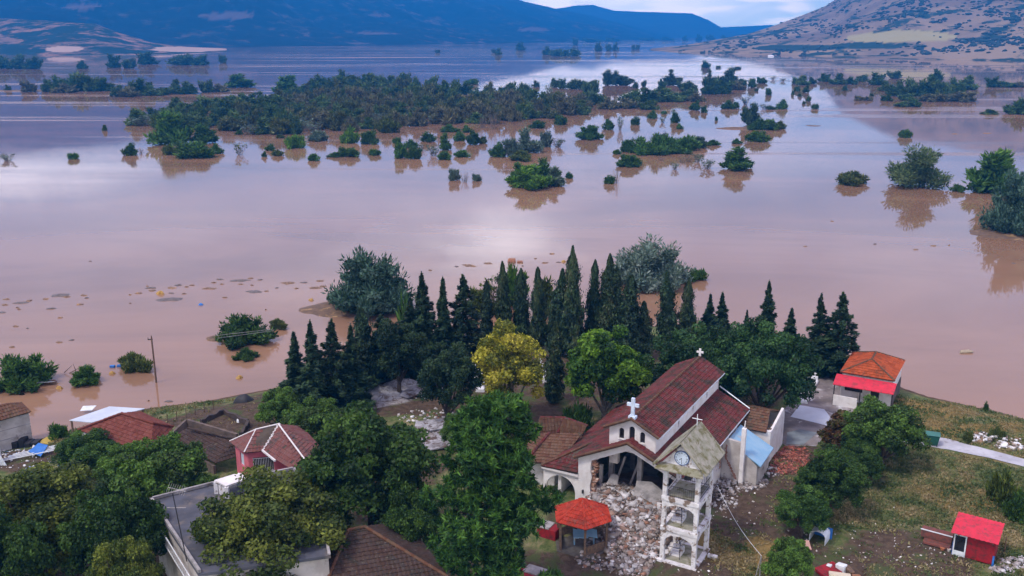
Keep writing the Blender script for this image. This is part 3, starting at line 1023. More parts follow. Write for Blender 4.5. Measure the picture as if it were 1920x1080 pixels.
# ---- bushes and trees standing in the flood: (proto, x, waterline y, top y, width, label)
B = []
near = [
    ('bush_big', 697, 580, 482, 140, 'large round grey green tree standing in the flood at the left of the cypress row'),
    ('bush_silver', 1218, 532, 458, 130, 'silvery olive coloured tree in the flood behind the cypresses'),
    ('bush_green', 1306, 524, 505, 38, 'low green bush at the right foot of the silvery flood tree'),
    ('dense_dark', 458, 640, 597, 98, 'dark dome shaped bush under the overhead wires'),
    ('weeds', 522, 614, 600, 40, 'small leafy sprigs right of the dark dome shaped bush'),
    ('dense_dark', 461, 672, 655, 40, 'small dark bush below the dome shaped one'),
    ('weeds', 255, 692, 664, 66, 'grassy weed clump left of the wooden pole'),
    ('dense_green', 164, 718, 689, 52, 'small leafy green bush right of the floating metal sheet'),
    ('dense_green', 38, 722, 671, 104, 'large sparse bush behind the floating metal sheet'),
    ('tall_bright', 960, 570, 505, 46, 'pale yellow green bush between two tall cypresses'),
    ('tall_olive', 903, 590, 534, 60, 'olive bush in the water behind the cypress with the dead tip'),
    ('tall_olive', 1022, 590, 524, 56, 'olive yellow bush behind the cypress with the curled top'),
    ('twigs2', 925, 565, 520, 50, 'reddish leafless scrub standing behind the cypress row'),
    ('bush_green', 780, 690, 560, 60, 'green bush filling behind the firs'),
    ('willow', 1715, 349, 275, 96, 'multi stemmed willow standing alone in the flood with a clear reflection'),
    ('tall_green', 1862, 360, 284, 96, 'round green tree left of the dark tree at the right edge'),
    ('bush_big', 1902, 437, 332, 96, 'big dark green tree on a mud islet at the right edge'),
    ('bush_green', 1797, 359, 346, 24, 'small low bush left of the round green tree at the right edge'),
    ('weeds', 1595, 344, 322, 72, 'low leafy branches breaking the water left of the lone willow'),
    ('tall_green', 1380, 317, 277, 66, 'leaning green bush with a bare branch at its right'),
    ('dense_green', 1177, 311, 291, 48, 'round low bush left of the drowned shrubs'),
    ('dense_green', 1107, 261, 236, 44, 'round bright green bush alone in open water'),
    ('tall_bright', 992, 352, 312, 70, 'bright green bush at the front of the nearest lake islet'),
    ('tall_grey', 1038, 347, 315, 42, 'grey leaved bush at the right of the nearest lake islet'),
    ('tall_dark', 1024, 340, 302, 44, 'dark upright bush at the back of the nearest lake islet'),
    ('tall_green', 972, 338, 306, 38, 'pale green bush at the back left of the nearest lake islet'),
    ('bush_dark', 1067, 334, 323, 16, 'tiny dark bush just off the right end of the nearest lake islet'),
    ('bush_grey', 850, 338, 317, 24, 'grey rounded shrub at the left of three in open water'),
    ('twigs0', 871, 341, 322, 22, 'bare twiggy shrub in the middle of three in open water'),
    ('bush_grey', 893, 339, 326, 17, 'smallest grey shrub at the right of three in open water'),
    ('twigs0', 1155, 343, 313, 20, 'bare forked branches sticking up beside a dark root stump'),
    ('bush_dark', 1142, 344, 329, 24, 'dark root stump in open water'),
    ('tall_green', 322, 270, 211, 76, 'tallest leafy tree of the left flood islet'),
    ('tall_dark', 383, 268, 234, 54, 'dark tree right of the tallest one on the left flood islet'),
    ('bush_dark', 368, 294, 265, 78, 'wide low bush below the left flood islet'),
    ('bush_olive', 318, 290, 271, 24, 'scrubby bush left of the wide low bush'),
    ('bush_dark', 246, 291, 269, 30, 'feathery dark bush left of the left flood islet'),
    ('twigs0', 265, 288, 276, 16, 'grey twigs right of the feathery dark bush'),
    ('bush_green', 138, 298, 287, 20, 'single small bush in the bright water at the left'),
    ('twigs1', 14, 301, 289, 28, 'grey twiggy shrub at the left frame edge'),
    ('bush_dark', 196, 245, 234, 9, 'lone dark tuft at the edge of the bright water'),
    ('bush_dark', 935, 294, 267, 34, 'dark bush at the left end of the long lake islet'),
    ('bush_grey', 960, 293, 260, 32, 'grey green bush second on the long lake islet'),
    ('tall_grey', 986, 285, 243, 52, 'tallest grey green bush of the long lake islet'),
    ('bush_olive', 978, 300, 282, 54, 'low olive fringe at the front of the long lake islet'),
    ('bush_grey', 1023, 275, 246, 28, 'loose grey bush at the right of the long lake islet'),
    ('twigs1', 1046, 276, 260, 26, 'twiggy grey shrub at the far right of the long lake islet'),
    ('bush_green', 1697, 258, 243, 21, 'solitary small bush in open water far from the others at the right'),
    ('bush_green', 1420, 265, 246, 38, 'low green bush just below the mud bank'),
    ('bush_dark', 1440, 243, 222, 38, 'round dark bush right of the mud bank'),
    ('bush_olive', 1462, 242, 227, 26, 'brownish bush at the right end of the mud bank group'),
    ('bush_green', 1416, 243, 228, 30, 'flat green bush on the mud bank'),
    ('bush_green', 1381, 269, 260, 17, 'small flat bush below the mud bank'),
    ('tall_blue', 1406, 234, 195, 30, 'tall dark shrub cluster above the mud bank'),
    ('tall_blue', 1261, 160, 132, 30, 'tall dark round tree at the back of the flooded scrub'),
    ('tall_blue', 1146, 160, 132, 25, 'upright tree at the back left of the flooded scrub'),
    ('tall_blue', 1168, 160, 141, 36, 'spreading tree right of the upright one at the back'),
    ('tall_blue', 1331, 162, 133, 26, 'upright tree left of the broad one above open water'),
    ('tall_blue', 1366, 160, 129, 44, 'broad dark tree at the right end of the flooded scrub'),
    ('bush_dark', 1322, 127, 114, 19, 'lone round tree in the bright far water'),
    ('bush_green', 884, 158, 148, 26, 'small green islet bush beyond the wood'),
    ('tall_green', 540, 174, 142, 46, 'round green tree standing clear at the back of the wood'),
    ('tall_green', 448, 163, 140, 52, 'domed tree group at the back left of the wood'),
]
for a in near:
    B.append(a + ('flood_bush' if a[0].startswith(('bush', 'weeds')) else 'drowned_shrub' if a[0].startswith('twigs') else 'flood_tree', None))


def many(grp, label, rows, nm='flood_bush'):
    for r in rows:
        B.append(tuple(r) + (label, nm, grp))


many('bushes of the left far island', 'dark leafy tree in the low tree line on the long thin island at far left', [
    ('wood0', 15, 170, 159, 12), ('wood3', 55, 172, 153, 26), ('wood0', 88, 172, 150, 24), ('wood1', 110, 172, 143, 32), ('wood1', 135, 171, 140, 44), ('wood4', 165, 171, 137, 44),
    ('wood1', 195, 171, 147, 34), ('wood3', 122, 173, 157, 40), ('wood0', 222, 181, 160, 28), ('wood1', 258, 178, 148, 46), ('wood4', 284, 179, 161, 36), ('wood3', 240, 181, 163, 36),
    ('wood0', 306, 178, 165, 30), ('wood4', 330, 175, 150, 30), ('wood1', 352, 176, 154, 40), ('wood0', 387, 173, 150, 24), ('wood3', 410, 172, 158, 34)], 'flood_tree')
many('far trees near the left shore', 'dark tree standing far out near the left shore', [
    ('wood1', 10, 129, 105, 34), ('wood0', 36, 129, 103, 36), ('wood1', 62, 129, 107, 32), ('wood1', 154, 129, 114, 17), ('wood1', 214, 127, 103, 26), ('wood0', 241, 128, 110, 24),
    ('wood1', 275, 121, 99, 34), ('wood0', 342, 122, 102, 40), ('wood1', 374, 122, 104, 38), ('wood0', 419, 118, 103, 14)], 'flood_tree')
many('distant trees in the blue water', 'tiny dark tree far away in the blue water below the hills', [
    ('wood0', 935, 103, 90, 13), ('wood0', 926, 99, 92, 8), ('wood0', 976, 94, 80, 19), ('wood1', 1026, 103, 88, 16), ('wood0', 1042, 105, 92, 22), ('wood0', 1060, 105, 93, 24),
    ('wood0', 1078, 105, 91, 18), ('wood0', 1079, 84, 72, 10), ('wood0', 1122, 96, 80, 15), ('wood0', 1141, 95, 83, 10), ('wood0', 1154, 94, 80, 10), ('wood0', 1188, 93, 84, 9),
    ('wood0', 1196, 92, 84, 7), ('wood0', 1310, 77, 65, 12), ('wood0', 1332, 77, 66, 14), ('wood0', 1358, 78, 67, 20), ('wood0', 1386, 78, 68, 18), ('wood0', 1284, 76, 67, 10),
    ('wood0', 820, 99, 93, 9), ('wood0', 1110, 79, 72, 30), ('wood0', 1145, 78, 71, 34), ('wood0', 1250, 76, 70, 30), ('wood0', 1215, 76, 71, 26)], 'flood_tree')
many('bushes in front of the wood', 'small flooded bush in the scatter between the wood and the open water', [
    ('bush_green', 405, 288, 270, 22), ('twigs2', 448, 290, 268, 24), ('bush_dark', 508, 282, 270, 20), ('bush_olive', 521, 292, 281, 17), ('bush_dark', 496, 294, 284, 11),
    ('bush_bright', 553, 277, 253, 34), ('bush_green', 588, 301, 288, 22), ('bush_green', 628, 294, 286, 28), ('bush_dark', 656, 293, 276, 36), ('bush_grey', 595, 264, 245, 32),
    ('bush_bright', 657, 268, 239, 31), ('bush_dark', 693, 270, 245, 32), ('bush_green', 702, 291, 280, 21), ('bush_olive', 728, 248, 222, 36), ('bush_olive', 526, 259, 251, 14),
    ('bush_green', 752, 296, 268, 26), ('bush_dark', 777, 297, 275, 28), ('bush_green', 771, 277, 262, 26), ('bush_dark', 802, 265, 248, 32), ('bush_green', 842, 247, 234, 32),
    ('bush_green', 875, 248, 235, 19), ('bush_green', 862, 264, 247, 22), ('tall_green', 834, 281, 250, 24), ('bush_green', 833, 299, 283, 25), ('bush_green', 866, 294, 281, 28),
    ('tall_dark', 886, 271, 245, 22), ('bush_olive', 905, 269, 256, 17), ('twigs1', 812, 292, 272, 22), ('bush_green', 1050, 234, 217, 23), ('bush_dark', 1008, 240, 226, 28),
    ('twigs2', 790, 282, 270, 16), ('bush_dark', 450, 252, 243, 14), ('bush_olive', 540, 250, 240, 20), ('twigs0', 925, 242, 212, 26), ('twigs0', 905, 240, 215, 20), ('bush_green', 745, 268, 258, 16)])
many('small bushes in the right of the lake', 'small dark bush or tuft poking out of the pale water right of the wood', [
    ('bush_green', 1141, 243, 224, 19), ('twigs1', 1162, 244, 220, 11), ('bush_dark', 1191, 234, 219, 21), ('bush_green', 1223, 222, 207, 19), ('twigs1', 1242, 230, 220, 12),
    ('bush_dark', 1264, 230, 207, 17), ('bush_green', 1274, 242, 232, 14), ('tall_dark', 1304, 207, 190, 18), ('bush_dark', 1320, 211, 199, 12), ('bush_green', 1365, 204, 188, 24),
    ('bush_dark', 1379, 203, 191, 13), ('twigs1', 1397, 196, 183, 18), ('twigs2', 1432, 205, 195, 18), ('bush_dark', 1441, 178, 165, 12), ('bush_dark', 1429, 156, 145, 17),
    ('bush_dark', 1411, 164, 147, 17), ('bush_dark', 1391, 160, 148, 18), ('bush_dark', 1446, 205, 199, 20), ('bush_green', 1466, 204, 187, 22), ('bush_dark', 1494, 171, 162, 12),
    ('tall_dark', 1512, 174, 160, 13), ('bush_dark', 1500, 181, 174, 9), ('bush_dark', 1516, 190, 180, 9), ('bush_green', 1528, 204, 195, 13), ('bush_dark', 1585, 170, 161, 9),
    ('bush_dark', 1486, 178, 170, 6), ('bush_dark', 1507, 195, 189, 8), ('twigs1', 1450, 150, 143, 10), ('twigs1', 1468, 153, 147, 10), ('bush_dark', 1418, 171, 166, 7), ('bush_dark', 1633, 180, 174, 8),
    ('bush_green', 1245, 214, 208, 10), ('bush_dark', 1343, 226, 219, 7), ('bush_dark', 1428, 231, 226, 7), ('bush_dark', 1346, 127, 123, 9), ('bush_dark', 1384, 129, 125, 12)])
many('bushes of the long middle island', 'green bush in the long low island row at the middle right of the lake', [
    ('bush_dark', 1178, 285, 261, 30), ('bush_green', 1203, 288, 258, 48), ('bush_green', 1228, 287, 251, 38), ('bush_green', 1254, 284, 255, 50), ('bush_blue', 1240, 272, 250, 24),
    ('bush_green', 1284, 282, 254, 46), ('bush_blue', 1310, 277, 257, 34), ('bush_green', 1335, 272, 262, 26), ('bush_green', 1156, 289, 280, 14), ('bush_green', 1225, 289, 272, 60), ('bush_green', 1270, 287, 272, 50)])
many('leafless shrubs below the middle island', 'leafless drowned shrub in the tangle below the long middle island', [
    ('twigs1', 1265, 318, 306, 16), ('twigs0', 1240, 301, 290, 18), ('twigs0', 1278, 305, 290, 20), ('twigs0', 1292, 304, 287, 26), ('twigs1', 1308, 304, 289, 20), ('twigs1', 1325, 316, 299, 28)], 'drowned_shrub')
many('trees of the flooded scrub', 'low dark tree in the flooded scrub that runs right from the wood', [
    ('wood0', 1191, 165, 154, 13), ('wood0', 1207, 163, 151, 9), ('wood0', 1088, 167, 149, 30), ('wood0', 1112, 160, 150, 14), ('wood1', 1240, 172, 154, 20), ('wood0', 1285, 170, 152, 26),
    ('wood0', 1300, 170, 156, 16), ('wood4', 1185, 192, 170, 44), ('wood1', 1215, 191, 167, 46), ('wood4', 1250, 190, 166, 50), ('wood4', 1285, 188, 168, 44), ('wood3', 1305, 190, 172, 30),
    ('wood3', 1175, 202, 186, 48), ('wood4', 1215, 205, 188, 36), ('wood1', 1330, 176, 150, 34), ('wood1', 1355, 175, 152, 40), ('wood3', 1380, 168, 152, 30), ('wood0', 1115, 196, 172, 40),
    ('wood3', 1090, 202, 178, 40), ('wood0', 1105, 178, 152, 30), ('wood3', 1140, 204, 184, 34), ('wood0', 1055, 166, 148, 20), ('wood0', 1040, 164, 147, 16), ('wood0', 1072, 167, 150, 18), ('wood0', 1005, 163, 151, 14),
    ('twigs1', 1030, 184, 160, 16), ('wood0', 1020, 186, 172, 18), ('wood0', 985, 180, 156, 22), ('wood0', 960, 182, 155, 26), ('wood0', 1240, 160, 148, 10)], 'flood_tree')
many('bushes of the right far island', 'green bush on the low island under the right mountain', [
    ('wood1', 1492, 157, 145, 16), ('wood4', 1505, 159, 142, 26), ('wood1', 1522, 157, 144, 16), ('wood1', 1546, 153, 138, 22), ('wood4', 1572, 158, 138, 28), ('wood1', 1594, 158, 145, 24),
    ('wood4', 1616, 153, 140, 22), ('wood1', 1644, 159, 137, 30), ('wood0', 1678, 147, 133, 24), ('wood1', 1755, 152, 131, 24), ('wood1', 1682, 180, 152, 34), ('wood4', 1708, 180, 149, 38),
    ('wood1', 1735, 181, 144, 42), ('wood4', 1762, 182, 150, 44), ('wood1', 1790, 178, 148, 36), ('wood4', 1815, 168, 142, 34), ('wood4', 1700, 188, 175, 30), ('wood1', 1662, 189, 178, 22),
    ('wood1', 1714, 200, 184, 26), ('wood4', 1692, 200, 190, 26), ('wood3', 1800, 190, 172, 44), ('wood1', 1860, 163, 145, 26), ('wood4', 1885, 163, 152, 30), ('wood3', 1908, 163, 154, 26),
    ('wood1', 1905, 214, 184, 40), ('wood4', 1935, 214, 182, 40), ('wood4', 1855, 214, 205, 30), ('wood3', 1612, 188, 180, 18), ('wood3', 1628, 188, 181, 16), ('wood1', 1583, 170, 160, 9), ('wood4', 1660, 170, 152, 26), ('wood3', 1745, 190, 176, 40)])
random.seed(202)
for (pn, x, yb, yt, w_, label, nm, grp) in B:
    cat = {'flood_bush': 'bush', 'flood_tree': 'tree', 'drowned_shrub': 'shrub'}[nm]
    plant(pn, x, yb, yt, w_ * 1.12, label, cat, nm, grp, z=ZW)

# ---- the flooded wood: trees one can tell apart, packed by eye over its outline
WOOD = [(575, 160), (640, 150), (740, 147), (830, 158), (880, 172), (930, 166), (985, 178), (1040, 190), (1090, 196), (1100, 206), (1020, 214), (960, 222), (890, 228), (800, 226),
        (720, 238), (640, 240), (560, 246), (470, 244), (400, 232), (300, 232), (235, 226), (262, 212), (340, 205), (400, 190), (470, 182), (540, 180)]


def inpoly(x, y, pg):
    c = False
    for i in range(len(pg)):
        (x1, y1), (x2, y2) = pg[i], pg[(i + 1) % len(pg)]
        if (y1 > y) != (y2 > y) and x < (x2 - x1) * (y - y1) / (y2 - y1) + x1:
            c = not c
    return c


random.seed(303)
pts = []
tries = 0
while tries < 60000 and len(pts) < 215:
    tries += 1
    x, y = random.uniform(230, 1105), random.uniform(146, 248)
    if not inpoly(x, y, WOOD):
        continue
    gap = 1.0 if y < 205 else 1.25
    if all(((x - a) / (14 * gap)) ** 2 + ((y - b) / (7 * gap)) ** 2 > 1 for a, b in pts):
        pts.append((x, y))
pts.sort(key=lambda q: q[1])
for x, y in pts:
    k = (y - 146) / 100
    hpx = random.uniform(0.65, 1.35) * (13 + 12 * k) * (1.25 if 600 < x < 860 and y < 190 else 1.0)
    wpx = random.uniform(0.75, 1.45) * (25 + 14 * k)
    greyish = x > 520 and y > 180
    pn = random.choice(['wood2', 'wood3', 'wood0', 'wood3', 'wood4', 'wood2'] if greyish else ['wood0', 'wood1', 'wood1', 'wood2', 'wood4', 'wood4'])
    if y > 222 and random.random() < .25:
        pn, hpx = 'twigs1', hpx * .8
    neigh = [q for q in pts if abs(q[0] - x) < 22]
    if y >= max(q[1] for q in neigh):
        grp, lb = 'trees along the front edge of the flooded wood', 'front'
    elif y <= min(q[1] for q in neigh):
        grp, lb = 'trees along the back edge of the flooded wood', 'back'
    else:
        grp, lb = 'trees inside the flooded wood', 'in'
    lb = {'front': 'dark green tree along the near water edge of the flooded wood', 'back': 'dark tree on the far skyline edge of the flooded wood',
          'in': 'dark green tree massed with others in the middle of the flooded wood'}[lb]
    plant(pn, x, y + 8, y + 8 - hpx - 4, wpx, lb, 'tree', 'flood_tree', grp, z=ZW)

# ------------------------------------------------------------------ building helpers
from mathutils.geometry import tessellate_polygon


def P3(px, py, z):
    x, y = at(px, py, z)
    return Vector((x, y, z))


def tile_roof(faces, mats, name='roof', parent=None, pitch=0.30, row=0.36, amp=0.035, saw=0.045, thick=0.12, missing=0.0, seed=0, slab=True):
    """faces: convex planar polygons whose first edge is the eave. Barrel tiles are modelled one by one, on a solid slab."""
    rnd = random.Random(seed)
    bmA = bmesh.new()
    lay = bmA.verts.layers.float_color.new('tint')
    for poly in faces:
        pl = [Vector(p) for p in poly]
        u = (pl[1] - pl[0]).normalized()
        n = Vector((0, 0, 0))
        for i in range(1, len(pl) - 1):
            n += (pl[i] - pl[0]).cross(pl[i + 1] - pl[0])
        n.normalize()
        if n.z < 0:
            n = -n
        v = n.cross(u)
        cen = sum(pl, Vector()) / len(pl)
        if (cen - pl[0]).dot(v) < 0:
            v = -v
        us = [(p - pl[0]).dot(u) for p in pl]
        vs = [(p - pl[0]).dot(v) for p in pl]
        bm = bmesh.new()
        ly = bm.verts.layers.float_color.new('tint')
        nc = int((max(us) - min(us)) / pitch) + 2
        nr = int((max(vs) - min(vs)) / row) + 2
        K = 4
        for r in range(nr):
            for c in range(nc):
                if rnd.random() < missing:
                    continue
                b = rnd.random()
                col = (0.55 + 0.75 * b, 0.55 + 0.75 * rnd.random(), b, 1)
                u0 = min(us) - 0.1 + c * pitch
                v0 = min(vs) + r * row - 0.02
                dz = rnd.uniform(-0.006, 0.01)
                ring = []
                for (vv, lift) in ((v0, saw), (v0 + row * 1.04, 0.0)):
                    rr = []
                    for k in range(K + 1):
                        h = amp * (0.5 - 0.5 * math.cos(2 * math.pi * k / K)) * (1.0) + lift + dz
                        p = pl[0] + u * (u0 + pitch * k / K) + v * vv + n * (h + 0.01)
                        q = bm.verts.new(p)
                        q[ly] = col
                        rr.append(q)
                    ring.append(rr)
                for k in range(K):
                    bm.faces.new((ring[0][k], ring[0][k + 1], ring[1][k + 1], ring[1][k]))
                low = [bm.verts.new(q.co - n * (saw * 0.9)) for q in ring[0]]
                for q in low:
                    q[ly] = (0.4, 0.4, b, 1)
                for k in range(K):
                    bm.faces.new((low[k], low[k + 1], ring[0][k + 1], ring[0][k]))
        m_ = len(pl)
        for i in range(m_):
            a, b2 = pl[i], pl[(i + 1) % m_]
            pn = (b2 - a).cross(n).normalized()
            if (cen - a).dot(pn) > 0:
                pn = -pn
            off = a + pn * 0.03
            bmesh.ops.bisect_plane(bm, geom=bm.verts[:] + bm.edges[:] + bm.faces[:], plane_co=off, plane_no=pn, clear_outer=True)
        mp_ = {}
        for q in bm.verts:
            w_ = bmA.verts.new(q.co)
            w_[lay] = q[ly]
            mp_[q] = w_
        for f in bm.faces:
            bmA.faces.new([mp_[q] for q in f.verts])
        bm.free()
        if slab:
            base = [bmA.verts.new(p - n * 0.004) for p in pl]
            bot = [bmA.verts.new(p - n * thick) for p in pl]
            fs = [bmA.faces.new(base), bmA.faces.new(bot[::-1])]
            for i in range(m_):
                fs.append(bmA.faces.new((base[i], bot[i], bot[(i + 1) % m_], base[(i + 1) % m_])))
            for f in fs:
                f.material_index = 1
    me = bpy.data.meshes.new(name)
    bmA.to_mesh(me)
    bmA.free()
    return link_mesh(name, me, mats, parent)


def ridge_line(segs, mat, parent, name='ridge_tiles', r=0.11, step=0.38):
    rnd = random.Random(5)
    for p, q in segs:
        mb = MB()
        p, q = Vector(p), Vector(q)
        L = (q - p).length
        n = max(1, int(L / step))
        d = (q - p) / n
        for i in range(n):
            b = rnd.random()
            a = p + d * i + Vector((0, 0, 0.02 + rnd.uniform(0, 0.012)))
            mb.bar(a, a + d * 1.06, r * 1.1, 8, r * 0.85, col=(0.6 + 0.6 * b, 0.6 + 0.6 * rnd.random(), b))
        mb.build(name, mat, parent)


def holed_wall(mb, p, q, outline, holes=(), t=0.3, mi=0, col=None):
    """wall standing on the line p->q (2-D), outline/holes in (s along, z); thickness t to the right-hand side... inward"""
    p, q = Vector((p[0], p[1], 0)), Vector((q[0], q[1], 0))
    u = (q - p).normalized()
    nrm = Vector((-u.y, u.x, 0)) * t
    loops = [[Vector((s, z, 0)) for s, z in outline]] + [[Vector((s, z, 0)) for s, z in h] for h in holes]
    tri = tessellate_polygon(loops)
    flat = [v for L in loops for v in L]
    f3 = [p + u * v.x + Vector((0, 0, v.y)) for v in flat]
    b3 = [x + nrm for x in f3]
    n = len(flat)
    fs = [tuple(tr) for tr in tri] + [tuple(i + n for i in tr) for tr in tri]
    k = 0
    for L in loops:
        m_ = len(L)
        for i in range(m_):
            a, b = k + i, k + (i + 1) % m_
            fs.append((a, b, b + n, a + n))
        k += m_
    mb.add(f3 + b3, fs, mi, col)
    return mb


def arch(x0, x1, z0, z1, n=8):
    """arched opening outline: rectangle with a round head reaching z1"""
    r = (x1 - x0) / 2
    zs = z1 - min(r, (z1 - z0) * 0.6)
    ry = z1 - zs
    return [(x0, z0), (x1, z0)] + [(x0 + r + r * math.cos(math.pi * i / n), zs + ry * math.sin(math.pi * i / n)) for i in range(n + 1)]


def rect(x0, x1, z0, z1):
    return [(x0, z0), (x1, z0), (x1, z1), (x0, z1)]


def tile_mat(name, base, alt, moss, mlo=0.52, mhi=0.66, scale=0.7):
    m, t = newmat(name)
    g = t.n('TexCoord').outputs['Object']
    s = t.n('SeparateColor', {0: t.n('Attribute', attribute_name='tint').outputs[0]})
    c = t.mix(s.outputs[2], base, alt)
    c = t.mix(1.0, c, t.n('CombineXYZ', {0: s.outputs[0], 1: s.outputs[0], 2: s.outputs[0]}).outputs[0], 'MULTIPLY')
    a = t.noise(g, scale, 8.0, 0.7, 0.4)
    b = t.noise(g, scale * 7, 5.0, 0.7)
    k = t.math('ADD', a, t.math('MULTIPLY', t.math('SUBTRACT', b, 0.5), 0.35))
    c = t.mix(t.step(k, mlo, mhi), c, moss)
    c = t.mix(t.math('MULTIPLY', t.step(b, 0.55, 0.75), 0.4), c, (0.30, 0.27, 0.22))
    finish(t, c, 0.85, b, 0.4, 0.02, 0.2)
    return m


ROOF_CH = tile_mat('church_roof_tiles', (0.185, 0.030, 0.030), (0.085, 0.030, 0.028), (0.040, 0.028, 0.020), 0.44, 0.62)
ROOF_BR = tile_mat('brown_roof_tiles', (0.17, 0.075, 0.045), (0.10, 0.060, 0.038), (0.060, 0.050, 0.030), 0.50, 0.66)
ROOF_DK = tile_mat('old_dark_tiles', (0.085, 0.048, 0.038), (0.045, 0.032, 0.028), (0.035, 0.030, 0.025), 0.45, 0.65)
ROOF_OR = tile_mat('orange_roof_tiles', (0.42, 0.075, 0.020), (0.30, 0.060, 0.020), (0.11, 0.045, 0.020), 0.52, 0.70, 0.9)
ROOF_RD = tile_mat('red_roof_tiles', (0.21, 0.055, 0.038), (0.13, 0.042, 0.032), (0.08, 0.04, 0.03), 0.55, 0.72)
ROOF_GZ = tile_mat('bright_red_tiles', (0.46, 0.045, 0.022), (0.33, 0.036, 0.020), (0.20, 0.045, 0.03), 0.50, 0.70)
ROOF_PK = tile_mat('pink_brown_tiles', (0.24, 0.085, 0.075), (0.12, 0.060, 0.055), (0.07, 0.055, 0.050), 0.50, 0.66, 1.0)
DARKW = plain('roof_underside', (0.09, 0.07, 0.055), rough=0.9)
WHITE = plain('white_plaster', (0.74, 0.72, 0.72), (0.64, 0.61, 0.60), 1.2, 0.8, 0.2, 0.02, dirt=(0.40, 0.33, 0.28), dscale=0.9, dlo=0.55, dhi=0.76)
WORN = plain('worn_white_plaster', (0.70, 0.69, 0.71), (0.56, 0.54, 0.55), 2.0, 0.85, 0.4, 0.03, dirt=(0.20, 0.145, 0.11), dscale=1.8, dlo=0.51, dhi=0.61)
CONC = plain('grey_concrete', (0.36, 0.34, 0.34), (0.22, 0.21, 0.21), 1.4, 0.9, 0.4, 0.03, dirt=(0.08, 0.07, 0.06), dscale=0.7, dlo=0.55, dhi=0.75)
STUCCO = plain('stained_concrete', (0.50, 0.47, 0.45), (0.36, 0.33, 0.31), 0.9, 0.9, 0.4, 0.03, dirt=(0.15, 0.13, 0.12), dscale=1.1, dlo=0.56, dhi=0.72)
BLACKM = plain('dark_iron', (0.025, 0.025, 0.03), rough=0.6)
GLASSD = plain('dark_glass', (0.02, 0.022, 0.03), (0.012, 0.012, 0.016), rough=0.25, spec=0.5, bstr=0.0)
MOSSC = plain('mossy_cement', (0.32, 0.30, 0.25), (0.22, 0.22, 0.15), 2.2, 0.9, 0.5, 0.03, dirt=(0.13, 0.12, 0.05), dscale=1.5, dlo=0.48, dhi=0.64)
BRICK = plain('broken_brick', (0.36, 0.22, 0.17), (0.50, 0.44, 0.40), 3.0, 0.95, 0.5, 0.03, tint=True)
STONE = plain('rubble_stone', (1.0, 1.0, 1.0), (0.80, 0.78, 0.76), 2.0, 0.95, 0.5, 0.03, tint=True)
PINKW = plain('pink_plaster', (0.62, 0.16, 0.20), (0.52, 0.13, 0.17), 1.3, 0.8, 0.2, 0.02)
REDP = plain('red_paint', (0.30, 0.010, 0.018), (0.20, 0.010, 0.016), 3.0, 0.7, 0.3, 0.01, dirt=(0.10, 0.02, 0.02), dscale=2.2, dlo=0.48, dhi=0.66)
PINKM = plain('pink_red_sheet', (0.62, 0.030, 0.060), (0.52, 0.025, 0.05), 1.4, 0.7, 0.3, 0.01, dirt=(0.28, 0.04, 0.05), dscale=2.2, dlo=0.47, dhi=0.66)
TIN = plain('pale_tin_sheet', (0.55, 0.60, 0.66), (0.48, 0.53, 0.60), 1.0, 0.4, 0.2, 0.01, 0.2, dirt=(0.35, 0.30, 0.27), dlo=0.62, dhi=0.7)
BLUER = plain('pale_blue_sheet', (0.20, 0.38, 0.55), (0.26, 0.42, 0.56), 1.3, 0.6, 0.2, 0.01, dirt=(0.35, 0.36, 0.38), dlo=0.56, dhi=0.68)
WOOD_ = plain('weathered_wood', (0.16, 0.10, 0.065), (0.09, 0.06, 0.045), 5.0, 0.85, 0.4, 0.02)
PLASTIC = plain('white_plastic', (0.70, 0.74, 0.78), rough=0.4)
GREENP = plain('green_plastic', (0.02, 0.10, 0.08), (0.015, 0.07, 0.06), rough=0.5)
BLUEP = plain('blue_plastic', (0.03, 0.16, 0.50), rough=0.45)
CLOCKB = plain('clock_blue', (0.03, 0.08, 0.25), rough=0.5)
FACEW = plain('clock_white', (0.62, 0.72, 0.85), rough=0.4)
MARBLE = plain('white_marble', (0.78, 0.79, 0.82), (0.66, 0.67, 0.70), 1.4, 0.5, 0.1, 0.01)

# ================================================================== the church
CX, CY, CANG = 5.5, 70.74, R(60.5 - 90)
church = empty('church', (CX, CY, 0), CANG)
tag(church, 'white church with red tiled roofs, its front torn open and full of rubble', 'church')


def gz(a):                                   # roof slope of the aisles on either side of the low gable
    return 6.47 - 0.50 * (4.4 - a) if a < 4.4 else 6.47 - 0.45 * (a - 4.4)


mb = MB()
# front wall with the great torn opening
out = [(0, -0.3), (1.12, -0.3), (1.2, 0.8), (1.05, 1.7), (1.22, 2.5), (1.08, 3.3), (1.15, 4.05), (4.45, 5.72), (8.35, 4.02), (8.45, 2.0), (8.4, -0.3), (9.2, -0.3), (9.2, 4.15), (4.4, 6.33), (0, 4.1)]
holed_wall(mb, (0, 0), (9.2, 0), out, t=0.4)
# right side wall with arched window and cracks; left and rear walls
holed_wall(mb, (9.1, 0.4), (9.1, 16.4), [(0, -0.3), (16, -0.3), (16, 4.2), (0, 4.2)], [arch(8.2, 8.95, 1.3, 2.75), arch(2.4, 3.15, 1.3, 2.75), arch(5.4, 6.15, 1.3, 2.75)], t=0.35)
mb.box(-2.1, -1.8, 0.5, 13.8, -0.3, 3.0)
mb.box(-1.8, 2.4, 13.5, 13.8, -0.3, 3.2)
mb.box(2.4, 8.75, 16.0, 16.35, -0.3, 4.3)
mb.box(2.4, 6.4, 16.8, 17.1, 4.0, 7.2)
